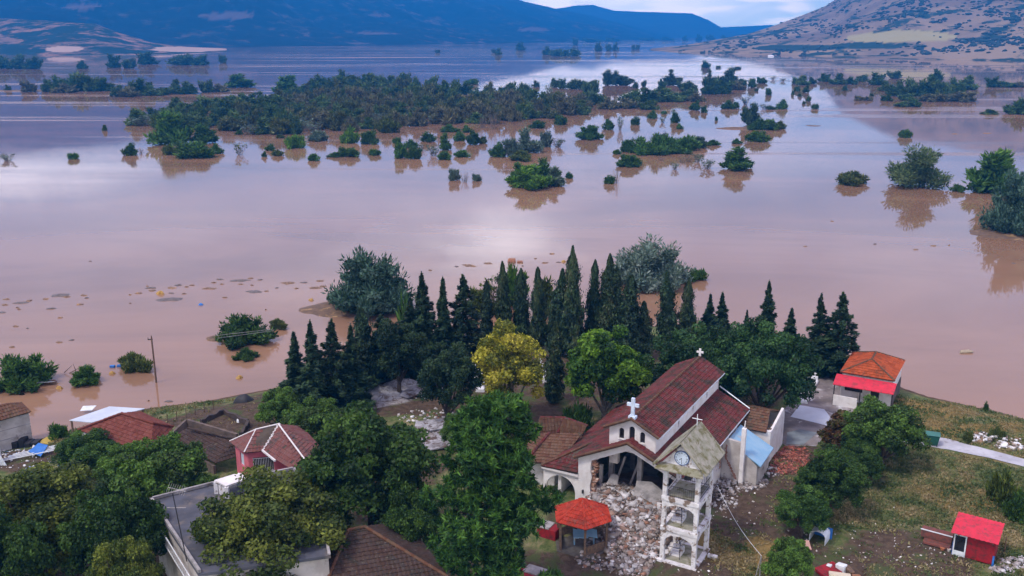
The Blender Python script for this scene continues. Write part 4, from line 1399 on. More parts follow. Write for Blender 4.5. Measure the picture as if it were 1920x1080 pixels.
# clerestory
holed_wall(mb, (2.4, 0.7), (6.4, 0.7), [(0, 5.2), (4, 5.2), (4, 7.15), (2, 8.15), (0, 7.15)],
           [arch(0.85, 1.28, 6.25, 7.2), arch(1.72, 2.2, 6.25, 7.5), arch(2.65, 3.08, 6.25, 7.2)], t=0.3)
wz = [(4.9, 5.25), (8.6, 8.95), (12.4, 12.75)]
holed_wall(mb, (6.4, 0.99), (6.4, 17.1), [(0, 5.2), (16.11, 5.2), (16.11, 7.2), (0, 7.2)], [rect(a, b, 6.0, 6.85) for a, b in wz], t=0.28)
mb.box(2.4, 2.68, 1.0, 16.8, 5.2, 7.2)
# side wing on the left: front wall with a big arch
holed_wall(mb, (-3.3, 0.12), (-0.003, 0.12), [(0, -0.3), (0.25, -0.3)] + arch(0.25, 3.0, -0.3, 1.95, 12)[2:][::-1] + [(3.0, -0.3), (3.297, -0.3), (3.297, 2.5), (0, 2.5)], t=0.28)
wall = mb.build('wall', WHITE, church)
mb = MB()                                    # darkness behind the windows: real panes
for z0, x0, x1, zt in ((6.25, 3.25, 3.68, 7.2), (6.25, 4.12, 4.6, 7.5), (6.25, 5.05, 5.48, 7.2)):
    w_ = MB()
    holed_wall(w_, (x0 - 0.02, 0.86), (x1 + 0.02, 0.86), arch(0, x1 - x0 + .04, z0, zt), t=0.03)
    wd = w_.build('window', GLASSD, church)
    s = MB()
    s.box(x0 - 0.06, x1 + 0.06, 0.63, 0.695, z0 - 0.07, z0 - 0.003)
    s.build('sill', WHITE, wd)
for a, b in wz:
    w_ = MB()
    w_.box(6.18, 6.22, a + 0.95, b + 1.03, 5.98, 6.87)
    wd = w_.build('window', GLASSD, church)
    s = MB()
    s.box(6.403, 6.47, a + 0.94, b + 1.04, 5.93, 5.99)
    s.build('sill', WHITE, wd)
for a in (8.2, 2.4, 5.4):
    w_ = MB()
    w_.box(8.82, 8.86, a + 0.38, a + 1.18, 1.28, 2.77)
    w_.build('window', GLASSD, church)

# roofs
ez = 7.12
roofs = [
    [(6.75, 0.35, ez), (6.75, 17.4, ez - 0.02), (4.4, 17.4, 8.3), (4.4, 0.35, 8.3)],
    [(2.05, 17.4, ez), (2.05, 0.35, ez), (4.4, 0.35, 8.3), (4.4, 17.4, 8.3)],
    [(9.5, 1.0, gz(9.5)), (9.5, 16.7, gz(9.5)), (6.42, 16.7, gz(6.42)), (6.42, 1.0, gz(6.42))],
    [(9.5, -0.38, gz(9.5)), (9.5, 1.0, gz(9.5)), (4.4, 1.0, gz(4.4)), (4.4, -0.38, gz(4.4))],
    [(-0.25, 1.0, gz(-.25)), (-0.25, -0.38, gz(-.25)), (4.4, -0.38, 6.47), (4.4, 1.0, 6.47)],
    [(-0.05, 14.0, gz(-.05)), (-0.05, 1.0, gz(-.05)), (2.4, 1.0, gz(2.4)), (2.4, 14.0, gz(2.4))],
    [(-2.5, 14.0, gz(-2.5)), (-2.5, 0.9, gz(-2.5)), (-0.05, 2.7, gz(-.05)), (-0.05, 14.0, gz(-.05))],
    [(-2.5, 0.9, gz(-2.5)), (-2.5, -0.15, 2.62), (-0.05, -0.15, 2.72), (-0.05, 2.7, gz(-.05))],
]
roofs[7] = [(-3.4, -0.15, 2.55), (-0.05, -0.15, 2.72), (-0.05, 2.7, gz(-.05)), (-2.5, 0.9, gz(-2.5))]
tile_roof([r for r in roofs if True], [ROOF_CH, DARKW], 'roof', church, seed=3)
ridge_line([((4.4, 0.3, 8.33), (4.4, 17.4, 8.33)), ((6.78, 0.3, ez), (4.4, 0.3, 8.31)), ((2.02, 0.3, ez), (4.4, 0.3, 8.31)), ((4.4, -0.38, 6.5), (9.4, -0.38, gz(9.4) + .03)), ((-0.25, -0.38, gz(-.25) + .03), (4.4, -0.38, 6.5)),
            ((-3.4, -0.15, 2.6), (-0.05, 2.7, gz(-.05) + .03))], ROOF_BR, church)
mb = MB()                                    # white verge and gutter lines
mb.bar((6.82, 0.35, ez - 0.08), (6.82, 17.4, ez - 0.08), 0.05)
mb.bar((6.42, 17.45, gz(6.42) + 0.1), (9.55, 16.75, gz(9.5) + 0.12), 0.06)
mb.bar((9.57, 0.9, gz(9.5) - 0.05), (9.57, 16.7, gz(9.5) - 0.05), 0.055)
mb.build('gutter', TIN, church)
mb = MB()
mb.box(-3.4, -0.003, -0.10, 0.05, 2.30, 2.50)
mb.build('fascia', WHITE, church)
# gable cross, white with dark sides
mb = MB()
mb.box(4.1, 4.7, 0.35, 0.85, 8.25, 8.5)
mb.box(4.26, 4.54, 0.50, 0.72, 8.5, 10.0)
mb.box(3.9, 4.257, 0.503, 0.717, 9.28, 9.55)
mb.box(4.543, 4.9, 0.503, 0.717, 9.28, 9.55)
cross = mb.build('gable_cross', FACEW, church, 0.02)
mb = MB()
mb.box(4.31, 4.49, 17.1, 17.25, 8.2, 9.15)
mb.box(4.08, 4.307, 17.11, 17.24, 8.72, 8.9)
mb.box(4.493, 4.72, 17.11, 17.24, 8.72, 8.9)
mb.build('rear_cross', WHITE, church, 0.01)
# inside: floor, columns, broken cross walls
mb = MB()
mb.box(0.0, 8.7, 0.4, 15.9, -0.15, 0.05)
mb.build('floor', CONC, church)
for a, b, r_, h in ((4.6, 2.2, 0.2, 5.6), (1.9, 2.6, 0.2, 4.6), (1.7, 8.0, 0.22, 4.8), (6.6, 5.5, 0.22, 5.2), (6.6, 11, 0.22, 5.2)):
    mb = MB()
    mb.box(a - r_, a + r_, b - r_, b + r_, 0.05, h)
    mb.build('column', CONC, church)
mb = MB()
for a0, z0, a1, z1 in ((2.1, 0.8, 2.7, 3.3), (3.3, 0.6, 3.9, 3.0)):
    mb.bar((a0, 3.0, z0), (a1, 3.6, z1), 0.12, 4)
mb.box(1.35, 1.6, 1.2, 1.5, 0.05, 3.2)
mb.box(2.6, 3.3, 0.42, 0.9, 4.1, 5.0)
mb.build('hanging_beam', STUCCO, church)
# torn brick edge of the opening
mb = MB()
rr = random.Random(9)
for i in range(120):
    z = rr.uniform(-0.1, 4.2)
    x = 1.1 + rr.uniform(-0.1, 0.42) * (0.5 + 0.5 * abs(math.sin(z * 2.3)))
    mb.box(x, x + rr.uniform(0.12, 0.3), 0.05 + rr.uniform(0, .3), 0.42 + rr.uniform(0, .1), z, z + 0.1, col=rr.choice([(1, .9, .85), (.8, .6, .5), (1.3, 1.3, 1.3), (.7, .5, .4)]))
for i in range(50):
    z = rr.uniform(0, 4)
    x = 8.05 + rr.uniform(0, 0.3)
    mb.box(x, x + 0.25, 0.05, 0.4, z, z + 0.1, col=rr.choice([(1, .9, .85), (.8, .6, .5), (1.2, 1.2, 1.2)]))
mb.build('broken_edge', BRICK, church)
mb = MB()
mb.box(0.42, 0.55, -0.14, -0.003, 0.95, 1.25)
mb.build('wall_lamp', BLACKM, church)
mb = MB()                                    # crack with bare brick on the side wall
for i in range(26):
    y = 9.5 + i * 0.03
    z = 3.4 - i * 0.09
    mb.box(9.1, 9.14, 9.45 + rr.uniform(-.1, .2), 9.75 + rr.uniform(0, .15), z, z + 0.09, col=(.8, .55, .45))
mb.build('crack', BRICK, church)

# ---- concrete wing between church and rear annexe
wing = empty('side_wing', (CX, CY, 0), CANG)
tag(wing, 'cracked grey concrete lean-to with a pale blue roof at the side of the church', 'extension')
mb = MB()
holed_wall(mb, (9.16, 10.0), (11.0, 10.0), [(0, -0.3), (1.84, -0.3), (1.84, 3.75), (0, 3.95)], t=0.3)
holed_wall(mb, (12.3, 10.3), (12.3, 14.0), [(0, -0.3), (3.7, -0.3), (3.7, 2.0), (0, 2.0)], t=0.25)
holed_wall(mb, (11.0, 10.06), (12.25, 10.06), [(0, -0.3), (1.25, -0.3), (1.25, 1.9), (0, 2.9)], t=0.25)
mb.build('wall', STUCCO, wing)
mb = MB()
mb.prism([(12.6, 9.9, 1.95), (12.6, 14.2, 1.95), (9.5, 14.2, 3.55), (9.5, 10.35, 3.55)], (0, 0, 0.1))
mb.build('roof', BLUER, wing)
mb = MB()
mb.box(10.82, 11.18, 9.6, 9.97, -0.3, 5.3)
mb.bar((11.0, 9.78, 5.3), (11.05, 9.78, 6.0), 0.05)
mb.build('column', WHITE, wing, 0.03)
mb = MB()
for i in range(40):
    z = 3.3 - i * 0.085
    a = 9.45 + max(0, i - 14) * 0.045
    mb.box(a + rr.uniform(-.05, .05), a + rr.uniform(.08, .22), 9.93, 9.997, z, z + 0.085, col=(.65, .42, .36))
mb.build('crack', BRICK, wing)

# ---- rear annexe
ann = empty('church_annexe', (CX, CY, 0), CANG)
tag(ann, 'white square annexe with a damaged tiled roof behind the church', 'annexe')
mb = MB()
mb.box(9.2, 12.1, 14.8, 15.1, -0.3, 3.25)
mb.box(11.8, 12.1, 15.1, 19.9, -0.3, 3.2)
holed_wall(mb, (12.103, 14.8), (12.103, 19.9), [(0, 3.2), (5.1, 3.2), (4.6, 3.9), (2.7, 3.55), (1.2, 3.3)], t=0.22)
mb.box(9.2, 9.5, 15.1, 19.9, -0.3, 3.2)
mb.box(9.5, 11.8, 19.6, 19.9, -0.3, 3.2)
mb.build('wall', WHITE, ann)
tile_roof([[(9.0, 14.55, 3.2), (11.75, 14.55, 3.2), (11.3, 17.3, 4.2), (9.0, 17.3, 4.2)], [(11.75, 20.2, 3.2), (9.0, 20.2, 3.2), (9.0, 17.3, 4.2), (11.3, 17.3, 4.2)]], [ROOF_BR, DARKW], 'roof', ann, missing=0.04, seed=8)
mb = MB()
for i in range(9):
    mb.bar((11.4 + rr.uniform(-.3, .5), 15 + i * 0.55, 3.0 + rr.uniform(0, .4)), (12.0, 15.1 + i * 0.55 + rr.uniform(-.4, .4), 3.3), 0.05, 4)
mb.build('broken_batten', WOOD_, ann)

# ================================================================== bell tower
tw = empty('bell_tower', (CX, CY, 0), CANG)
tag(tw, 'three storey open bell tower with clock and mossy gable roof before the church', 'bell tower')
A0, A1, B0, B1 = 9.2, 11.95, -5.15, -1.95
for a, b in ((A0, B0), (A1, B0), (A0, B1), (A1, B1)):
    mb = MB()
    a2, b2 = (a, a + .32) if a == A0 else (a - .32, a), (b, b + .32) if b == B0 else (b - .32, b)
    mb.box(a2[0], a2[1], b2[0], b2[1], -0.3, 7.45)
    mb.build('pier', WORN, tw, 0.015)
mb = MB()
mb.box(A0 - .1, A1 + .1, B0 - .1, B1 + .1, -0.4, 0.12)
mb.build('base', WORN, tw)
for z in (0.121, 2.941, 5.371):
    mb = MB()
    mb.box(A0 + .28, A1 - .28, B0 + .28, B1 - .28, z, z + 0.02)
    mb.build('floor', MOSSC, tw)
for z in (2.62, 5.05):
    mb = MB()
    mb.box(A0 - .05, A1 + .05, B0 - .05, B1 + .05, z, z + 0.32)
    mb.build('floor_slab', WORN, tw, 0.01)
mb = MB()
mb.box(A0 - .02, A1 + .02, B0 - .02, B1 + .02, 7.452, 7.75)
mb.build('top_beam', WORN, tw)
for z0 in (0.12, 2.94):
    mb = MB()
    hw = A1 - A0 - 0.64
    hd = B1 - B0 - 0.64
    zt = z0 + 2.5 if z0 < 1 else 5.05
    for (p, q, L) in (((A0 + .32, B0 + .03), (A1 - .32, B0 + .03), hw), ((A0 + .32, B1 - .25), (A1 - .32, B1 - .25), hw), ((A1 - .03, B0 + .32), (A1 - .03, B1 - .32), hd), ((A0 + .25, B0 + .32), (A0 + .25, B1 - .32), hd)):
        ao = arch(0.0, L, z0 + 1.15, zt - 0.28, 12)[2:]
        holed_wall(mb, p, q, [(L, zt - .003)] + [(0, zt - .003)] + ao[::-1], t=0.2)
    mb.build('arch_panel', WORN, tw)


def railing(p, q, z, h=0.85, n=14, parent=tw):
    mb = MB()
    p, q = Vector((p[0], p[1], z)), Vector((q[0], q[1], z))
    for hh in (0.08, h):
        mb.bar(p + Vector((0, 0, hh)), q + Vector((0, 0, hh)), 0.022, 4)
    for i in range(n + 1):
        r_ = p.lerp(q, i / n)
        mb.bar(r_, r_ + Vector((0, 0, h)), 0.013, 4)
    return mb.build('railing', BLACKM, parent)


for z in (5.37, 2.94):
    railing((A0 + .3, B1 - .1), (A1 - .3, B1 - .1), z)
railing((A0 + .3, B0 + .12), (A1 - .3, B0 + .12), 5.37)
railing((A1 - .12, B0 + .3), (A1 - .12, B1 - .3), 5.37)
railing((A0 + .12, B0 + .3), (A0 + .12, B1 - .3), 5.37)
for z0 in (0.15, 2.97):
    mb = MB()
    rl = MB()
    for i in range(11):
        f = i / 11
        mb.box(A0 + .5 + f * 1.7, A0 + .5 + f * 1.7 + 0.22, B1 - 1.15, B1 - .45, z0 + 0.05 + f * 2.4, z0 + 0.12 + f * 2.4)
    mb.prism([(A0 + .5, B1 - 1.18, z0), (A0 + .68, B1 - 1.18, z0 + .02), (A0 + 2.4, B1 - 1.18, z0 + 2.32), (A0 + 2.4, B1 - 1.18, z0 + 2.5)], (0, 0.06, 0))
    for i in range(4):
        mb.box(A0 + .45, A0 + 1.3, B0 + .9 + i * .25, B0 + 1.12 + i * .25, z0, z0 + .12 + i * .13)
    mb.build('stairs', WORN, tw)
    for i in range(7):
        x = A0 + .55 + i * 0.28
        rl.bar((x, B1 - 1.2, z0 + .05 + i * 0.38), (x, B1 - 1.2, z0 + .85 + i * 0.38), 0.02, 4)
    for hh in (0.45, 0.85):
        rl.bar((A0 + .55, B1 - 1.2, z0 + hh), (A0 + 2.3, B1 - 1.2, z0 + hh + 2.3), 0.022, 4)
    rl.bar((A0 + 1.35, B0 + .6, z0), (A0 + 1.35, B0 + .6, z0 + 1.5), 0.03, 4)
    rl.bar((A0 + .5, B0 + .6, z0 + .9), (A0 + 1.35, B0 + .6, z0 + .9), 0.022, 4)
    rl.build('stair_rail', BLACKM, tw)
# bell frame at the top
mb = MB()
mb.bar((A0 + .4, -3.5, 7.2), (A1 - .4, -3.5, 7.2), 0.04, 5)
mb.bar((10.5, -3.5, 7.2), (10.5, -3.5, 6.85), 0.03, 5)
for (z0, r0, z1, r1) in ((6.85, 0.08, 6.75, 0.17), (6.75, 0.17, 6.45, 0.22), (6.45, 0.22, 6.3, 0.32)):
    mb.bar((10.5, -3.5, z0), (10.5, -3.5, z1), r0, 14, r1)
mb.build('bell', BLACKM, tw)
ax, zr, zev = 10.58, 9.95, 7.95
mb = MB()
mb.prism([(8.6, -5.75, zev - .1), (8.6, -1.4, zev - .1), (ax, -1.4, zr), (ax, -5.75, zr)], (-0.06, 0, 0.16))
mb.prism([(12.55, -5.75, zev - .1), (12.55, -1.4, zev - .1), (ax, -1.4, zr + .004), (ax, -5.75, zr + .004)], (0.06, 0, 0.16))
mb.build('roof', MOSSC, tw, 0.02)
mb = MB()
holed_wall(mb, (9.0, -5.25), (12.15, -5.25), [(0, 7.753), (3.15, 7.753), (3.15, 7.95), (1.58, 9.75), (0, 7.95)], t=0.2)
holed_wall(mb, (9.0, -1.95), (12.15, -1.95), [(0, 7.753), (3.15, 7.753), (3.15, 7.95), (1.58, 9.75), (0, 7.95)], t=0.2)
mb.build('gable', WORN, tw)
mb = MB()
mb.prism([(8.75, -5.85, 7.72), (12.4, -5.85, 7.72), (12.1, -5.27, 8.02), (9.05, -5.27, 8.02)], (0, 0, 0.08))
mb.build('gable_ledge', MOSSC, tw)
ck = MB()
n = 28
cc = Vector((ax, -5.256, 8.72))


def disc(mb, c, r, d, n=28, mi=0):
    vs = [c + Vector((r * math.cos(2 * math.pi * i / n), 0, r * math.sin(2 * math.pi * i / n))) for i in range(n)]
    mb.prism(vs, (0, -d, 0), mi)


disc(ck, cc, 0.56, 0.05, n, 1)
disc(ck, cc + Vector((0, -0.05, 0)), 0.50, 0.012)
clock = ck.build('clock', [FACEW, CLOCKB], tw)
hd_ = MB()
numerals = ['XII', 'I', 'II', 'III', 'IIII', 'V', 'VI', 'VII', 'VIII', 'IX', 'X', 'XI']
yf = -5.256 - 0.064


def stroke(mb, x0, z0, x1, z1, wd=0.012):
    mb.bar((x0, yf - 0.006, z0), (x1, yf - 0.006, z1), wd, 4)


for i, s in enumerate(numerals):
    th = math.pi / 2 - i * math.pi / 6
    er, et = Vector((math.cos(th), 0, math.sin(th))), Vector((math.sin(th), 0, -math.cos(th)))
    wch = 0.045
    x = -wch * (len(s) - 1) / 2
    for chh in s:
        c0 = Vector((cc.x, yf, cc.z)) + er * 0.40 + et * x
        def ln(a, b):
            p = c0 + et * a[0] + er * a[1]
            q = c0 + et * b[0] + er * b[1]
            stroke(hd_, p.x, p.z, q.x, q.z, 0.008)
        if chh == 'I':
            ln((0, -.055), (0, .055))
        elif chh == 'V':
            ln((-.018, .055), (0, -.055)); ln((.018, .055), (0, -.055))
        else:
            ln((-.02, .055), (.02, -.055)); ln((.02, .055), (-.02, -.055))
        x += wch
for ang, L, wd in ((180, 0.34, 0.016), (228, 0.24, 0.022)):
    a_ = R(90 - ang)
    stroke(hd_, cc.x, cc.z, cc.x + L * math.cos(a_), cc.z + L * math.sin(a_), wd)
hd_.build('numerals_and_hands', BLACKM, clock)
mb = MB()
mb.bar((ax, -2.2, zr), (ax, -2.2, zr + 1.0), 0.035, 6)
mb.bar((ax - .38, -2.2, zr + .62), (ax + .38, -2.2, zr + .62), 0.032, 6)
mb.build('tower_cross', PLASTIC, tw)
mb = MB()
for i, (a, b) in enumerate(((8.5, -5.0), (8.2, -5.3), (8.75, -5.35), (12.2, -3.0))):
    mb.box(a, a + .7, b, b + .28, -0.05, 0.1 + 0.06 * i)
mb.build('step', WORN, tw)

# ================================================================== rubble of the church front
def heap_h(a, b):
    """rubble height in church coordinates"""
    k = max(0.0, min(1.0, (b + 7.2) / 7.6))
    k = k * k * (3 - 2 * k)
    if b > 0.8:
        k *= max(0.35, 1 - (b - 0.8) / 7)
    side = max(0.0, min(1.0, (a - (0.9 if b > -0.3 else 0.9 - 0.72 * b)) / 1.4)) * max(0.0, min(1.0, ((8.6 if b > -1.5 else 9.1 + 0.0 * b) - a) / 0.9))
    return 1.6 * k * (0.35 + 0.65 * side) + 0.30 * mnoise.fractal(Vector((a * 0.6, b * 0.6, 2.0)), 1.0, 2.0, 4) * min(1, k * 3) if side > 0 else -0.3


def church_pt(a, b, z):
    return church.matrix_world @ Vector((a, b, z))


bpy.context.view_layer.update()
MCH = Matrix.Translation((CX, CY, 0)) @ Matrix.Rotation(CANG, 4, 'Z')
V, F, C = [], [], []
na, nb = 60, 100
for j in range(nb):
    for i in range(na):
        a, b = 0.2 + 8.9 * i / (na - 1), -7.6 + 14.0 * j / (nb - 1)
        V.append(MCH @ Vector((a, b, max(heap_h(a, b), -0.3))))
        kk = 0.5 + 0.5 * mnoise.noise(Vector((a * 1.5, b * 1.5, 0)))
        C.append((0.20 + .1 * kk, 0.155 + .08 * kk, 0.125 + .07 * kk))
for j in range(nb - 1):
    for i in range(na - 1):
        k = j * na + i
        F.append((k, k + 1, k + na + 1, k + na))


def rocks(V, F, C, pts, smin, smax, pal, power=2.2):
    """adds irregular chipped blocks at pts"""
    for p in pts:
        s = smin + (smax - smin) * random.random() ** power
        e = Matrix.Rotation(random.uniform(0, 6.3), 3, 'Z') @ Matrix.Rotation(random.uniform(-.9, .9), 3, 'X')
        d = Vector((s * random.uniform(.7, 1.5), s * random.uniform(.6, 1.1), s * random.uniform(.35, .8)))
        base = len(V)
        c = random.choice(pal)
        k = random.uniform(.75, 1.15)
        for sx, sy, sz in ((-1, -1, -1), (1, -1, -1), (1, 1, -1), (-1, 1, -1), (-1, -1, 1), (1, -1, 1), (1, 1, 1), (-1, 1, 1)):
            q = Vector((sx * d.x, sy * d.y, sz * d.z)) * 0.5
            q *= random.uniform(.65, 1.1)
            V.append(Vector(p) + e @ q)
            C.append(tuple(x * k for x in c))
        F += [tuple(base + i for i in f) for f in ((3, 2, 1, 0), (4, 5, 6, 7), (0, 1, 5, 4), (1, 2, 6, 5), (2, 3, 7, 6), (3, 0, 4, 7))]


RPAL = [(.58, .57, .59)] * 3 + [(.40, .37, .37)] * 4 + [(.27, .23, .21)] * 5 + [(.11, .09, .08)] * 3 + [(.30, .20, .16)] * 2 + [(.30, .16, .11), (.24, .21, .19), (.17, .13, .11), (.17, .13, .11), (.46, .35, .33)]
random.seed(404)
pts = []
while len(pts) < 5200:
    a, b = random.uniform(0.3, 9.0), random.uniform(-7.6, 3.2)
    h = heap_h(a, b)
    if h > -0.05:
        pts.append(MCH @ Vector((a, b, h + random.uniform(-0.02, 0.10) + (0.12 if random.random() < .1 else 0))))
for i in range(300):
    a, b = random.uniform(3.5, 9.0), random.uniform(-8.6, -4.5)
    q = MCH @ Vector((a, b, 0))
    pts.append((q.x, q.y, ground_z(q.x, q.y) + .03))
rocks(V, F, C, pts, 0.10, 0.42, RPAL)
big = []
while len(big) < 70:
    a, b = random.uniform(1.5, 8.6), random.uniform(-6.8, 2.0)
    h = heap_h(a, b)
    if h > 0.15:
        big.append(MCH @ Vector((a, b, h + .05)))
rocks(V, F, C, big, 0.35, 0.95, RPAL[:8] + [(.30, .20, .16)] * 3, 1.6)
beams = []
while len(beams) < 26:
    a, b = random.uniform(1.5, 8.6), random.uniform(-6.8, 2.0)
    h = heap_h(a, b)
    if h > 0.3:
        p = MCH @ Vector((a, b, h + .12))
        mbx = MB()
        beams.append(1)
        e_ = p + Vector((random.uniform(-1, 1), random.uniform(-1, 1), random.uniform(-.3, .35)))
        mbx.bar(p, e_, .05, 4)
        k0 = len(V)
        V += [Vector(v) for v in mbx.v]
        C += [random.choice([(.22, .15, .10), (.45, .42, .40), (.12, .08, .06)])] * len(mbx.v)
        F += [tuple(k0 + i for i in f) for f in mbx.f]
me = np_mesh('rubble', np.array([tuple(v) for v in V]), np.array(F), np.array(C))
tag(link_mesh('rubble', me, STONE), 'heap of white stone, brick and mortar spilling out of the open church front', kind='stuff')


def slab(name, label, pts, t, mat, cat='slab', group=None):
    mb = MB()
    mb.prism(pts, t)
    return tag(mb.build(name, mat, None, 0.02), label, cat, group)


def cp(a, b, z):
    return tuple(MCH @ Vector((a, b, z)))


slab('concrete_slab', 'large fallen grey concrete slab on the rubble under the torn church front', [cp(4.6, 1.5, 2.25), cp(5.8, 1.8, 2.3), cp(7.6, 1.2, 1.75), cp(7.9, 0.0, 1.45), cp(6.6, -0.7, 1.45), cp(5.0, -0.1, 1.75)], (0, 0, 0.22), CONC)
slab('concrete_slab', 'smaller tilted concrete piece leaning in the left corner of the church opening', [cp(2.0, 0.6, 1.3), cp(3.1, 0.8, 1.3), cp(3.0, 1.5, 2.5), cp(2.4, 1.4, 2.6)], (0.1, 0.15, 0.0), CONC)


def rubble_patch(name, label, pts_px, n, smin, smax, pal, kind='stuff', mat=STONE, hmax=0.5, spread=1.0, seed=1, cat=None):
    """a low heap laid over photo-located spots (px, py, rx, ry in metres)"""
    random.seed(seed)
    V, F, C = [], [], []
    pts = []
    for (px, py, rx, ry, w_) in pts_px:
        x, y = at(px, py)
        for i in range(int(n * w_)):
            r_, a = math.sqrt(random.random()), random.uniform(0, 6.283)
            X, Y = x + r_ * rx * math.cos(a), y + r_ * ry * math.sin(a)
            pts.append((X, Y, ground_z(X, Y) + hmax * (1 - r_) * random.random() + 0.02))
    rocks(V, F, C, pts, smin, smax, pal)
    me = np_mesh(name, np.array([tuple(v) for v in V]), np.array(F), np.array(C))
    o = link_mesh(name, me, mat)
    return tag(o, label, cat, kind=kind)


rubble_patch('rubble', 'strip of white stones and mortar along the foot of the church side wall', [(1360, 900, 2.2, 2.5, .8), (1395, 905, 2.2, 1.6, .8), (1345, 925, 1.6, 3, .7), (1430, 885, 1.5, 1.2, .4)], 420, 0.06, 0.34, RPAL[:13], seed=2, hmax=.35)
rubble_patch('rubble', 'spread of broken red roof tiles on the ground behind the annexe', [(1478, 862, 2.0, 1.8, 1), (1470, 880, 1.6, 1.0, .5), (1490, 848, 1.4, 1.3, .4)], 700, 0.08, 0.30, [(.34, .10, .07), (.24, .07, .05), (.40, .16, .12), (.12, .06, .05)], seed=3, hmax=.15)
rubble_patch('rubble', 'dumped white and brown building waste beside the concrete path', [(1845, 818, 1.6, .7, .7), (1870, 826, 2.4, .9, 1), (1895, 838, 1.6, .7, .6), (1830, 826, .8, .5, .3)], 130, 0.08, 0.5, [(.8, .8, .82), (.7, .7, .72), (.35, .28, .24), (.12, .12, .10), (.25, .16, .1)], seed=4, hmax=.5)
rubble_patch('rubble', 'white stone heap cut by the lower right corner of the view', [(1912, 1056, 1.5, 1.0, 1), (1880, 1070, .9, .6, .3)], 240, 0.08, 0.36, RPAL[:9], seed=5, hmax=.4)
rubble_patch('litter', 'small white stones and scraps scattered over the earth before the red shed', [(1640, 1020, 7, 3.5, 1), (1710, 1040, 4, 2, .5), (1400, 950, 4, 5, .5), (1340, 960, 2, 4, .4), (1500, 1000, 5, 5, .4), (1600, 970, 5, 3, .4), (1250, 1070, 7, 2, .6)], 90, 0.035, 0.16, [(.85, .85, .85), (.7, .66, .62), (.5, .45, .4)], seed=6, hmax=.0)
rubble_patch('rubble', 'pale gravel and stones between the cedars of the churchyard', [(790, 735, 2.5, 2, .6), (845, 815, 2.5, 3, .6), (800, 780, 3, 2, .4), (760, 720, 2.0, 1.6, .4)], 260, 0.06, 0.4, [(.70, .70, .72), (.5, .48, .48), (.25, .14, .10)], seed=7, hmax=.1)


def roof_px(faces_px, mats, parent, **kw):
    """faces as (photo x, photo y, height); the first three points fix the plane, others are dropped onto it"""
    out = []
    for f in faces_px:
        p = [P3(*q) for q in f[:3]]
        n = (p[1] - p[0]).cross(p[2] - p[0])
        for q in f[3:]:
            r_ = Vector(ray(q[0], q[1]))
            o = Vector((0, 0, CH))
            p.append(o + r_ * ((p[0] - o).dot(n) / r_.dot(n)))
        out.append(p)
    return tile_roof(out, mats, 'roof', parent, **kw), out


# ================================================================== small tiled annexe left of the church
ta = empty('tiled_annexe', (0, 0, 0))
tag(ta, 'low annexe with brown hipped tile roofs between the big pine and the church', 'annexe')
o_, pl = roof_px([[(985, 866, 2.5), (1046, 870, 2.5), (1092, 812, 3.8), (1022, 815, 3.8)],
                  [(940, 845, 2.5), (985, 866, 2.5), (1030, 812, 3.75), (1000, 815, 3.7)],
                  [(1003, 818, 3.0), (1046, 812, 3.0), (1058, 784, 4.2), (1012, 783, 4.2)],
                  [(1046, 812, 3.0), (1088, 822, 3.0), (1100, 799, 4.2), (1058, 784, 4.2)]], [ROOF_BR, DARKW], ta, seed=21)
ridge_line([(P3(1012, 783, 4.2), P3(1058, 784, 4.2)), (P3(1058, 784, 4.2), P3(1102, 799, 4.2)), (P3(1046, 812, 3.05), P3(1058, 784, 4.2)), (P3(985, 866, 2.55), P3(1030, 812, 3.75))], ROOF_CH, ta, r=0.14)
mb = MB()
q = [P3(992, 860, 2.4), P3(1040, 864, 2.4), P3(1080, 822, 2.9), P3(1020, 812, 2.9)]
for i in range(4):
    a, b = q[i], q[(i + 1) % 4]
    holed_wall(mb, (a.x, a.y), (b.x, b.y), rect(0.003, (b - a).length - 0.003, -0.3, 2.4), t=0.2)
mb.build('wall', WHITE, ta)

# ================================================================== gazebo
gx_, gy_ = at(1098, 1043)
gy_ += 1.9
gx_ -= 0.15
gaz = empty('gazebo', (gx_, gy_, ground_z(gx_, gy_)), R(2))
tag(gaz, 'hexagonal gazebo with a bright red tiled roof beside the rubble heap', 'gazebo')
RG, ZE, ZA = 2.35, 2.45, 3.75
cor = [Vector((RG * math.cos(R(-90 + 60 * i)), RG * math.sin(R(-90 + 60 * i)), ZE)) for i in range(6)]
top = Vector((0, 0, ZA))
tile_roof([[cor[i], cor[(i + 1) % 6], top] for i in range(6)], [ROOF_GZ, WOOD_], 'roof', gaz, pitch=0.21, row=0.34, amp=0.05, saw=0.05, thick=0.08, seed=31)
ridge_line([(c, top) for c in cor], ROOF_GZ, gaz, r=0.10, step=0.33)
for i in range(6):
    c = cor[i] * 0.86
    mb = MB()
    mb.box(c.x - .08, c.x + .08, c.y - .08, c.y + .08, -0.2, ZE - 0.02)
    mb.build('post', WOOD_, gaz)
mb = MB()
for i in range(6):
    a, b = cor[i] * 0.84, cor[(i + 1) % 6] * 0.84
    a.z = b.z = 0
    if i == 5:
        continue
    holed_wall(mb, (a.x, a.y), (b.x, b.y), rect(0.1, (b - a).length - 0.1, -0.2, 0.75), t=0.07)
mb.build('parapet', WOOD_, gaz)
mb = MB()
for i in range(6):
    a, b = cor[i] * 0.86, cor[(i + 1) % 6] * 0.86
    mb.bar((a.x, a.y, ZE - .12), (b.x, b.y, ZE - .12), 0.07, 4)
mb.build('beam', WOOD_, gaz)
mb = MB()
mb.prism([(c.x * 0.98, c.y * 0.98, -0.06) for c in cor], (0, 0, 0.1))
mb.build('floor', plain('worn_dark_floor', (.12, .11, .10), (.08, .07, .06)), gaz)
mb = MB()
rr = random.Random(4)
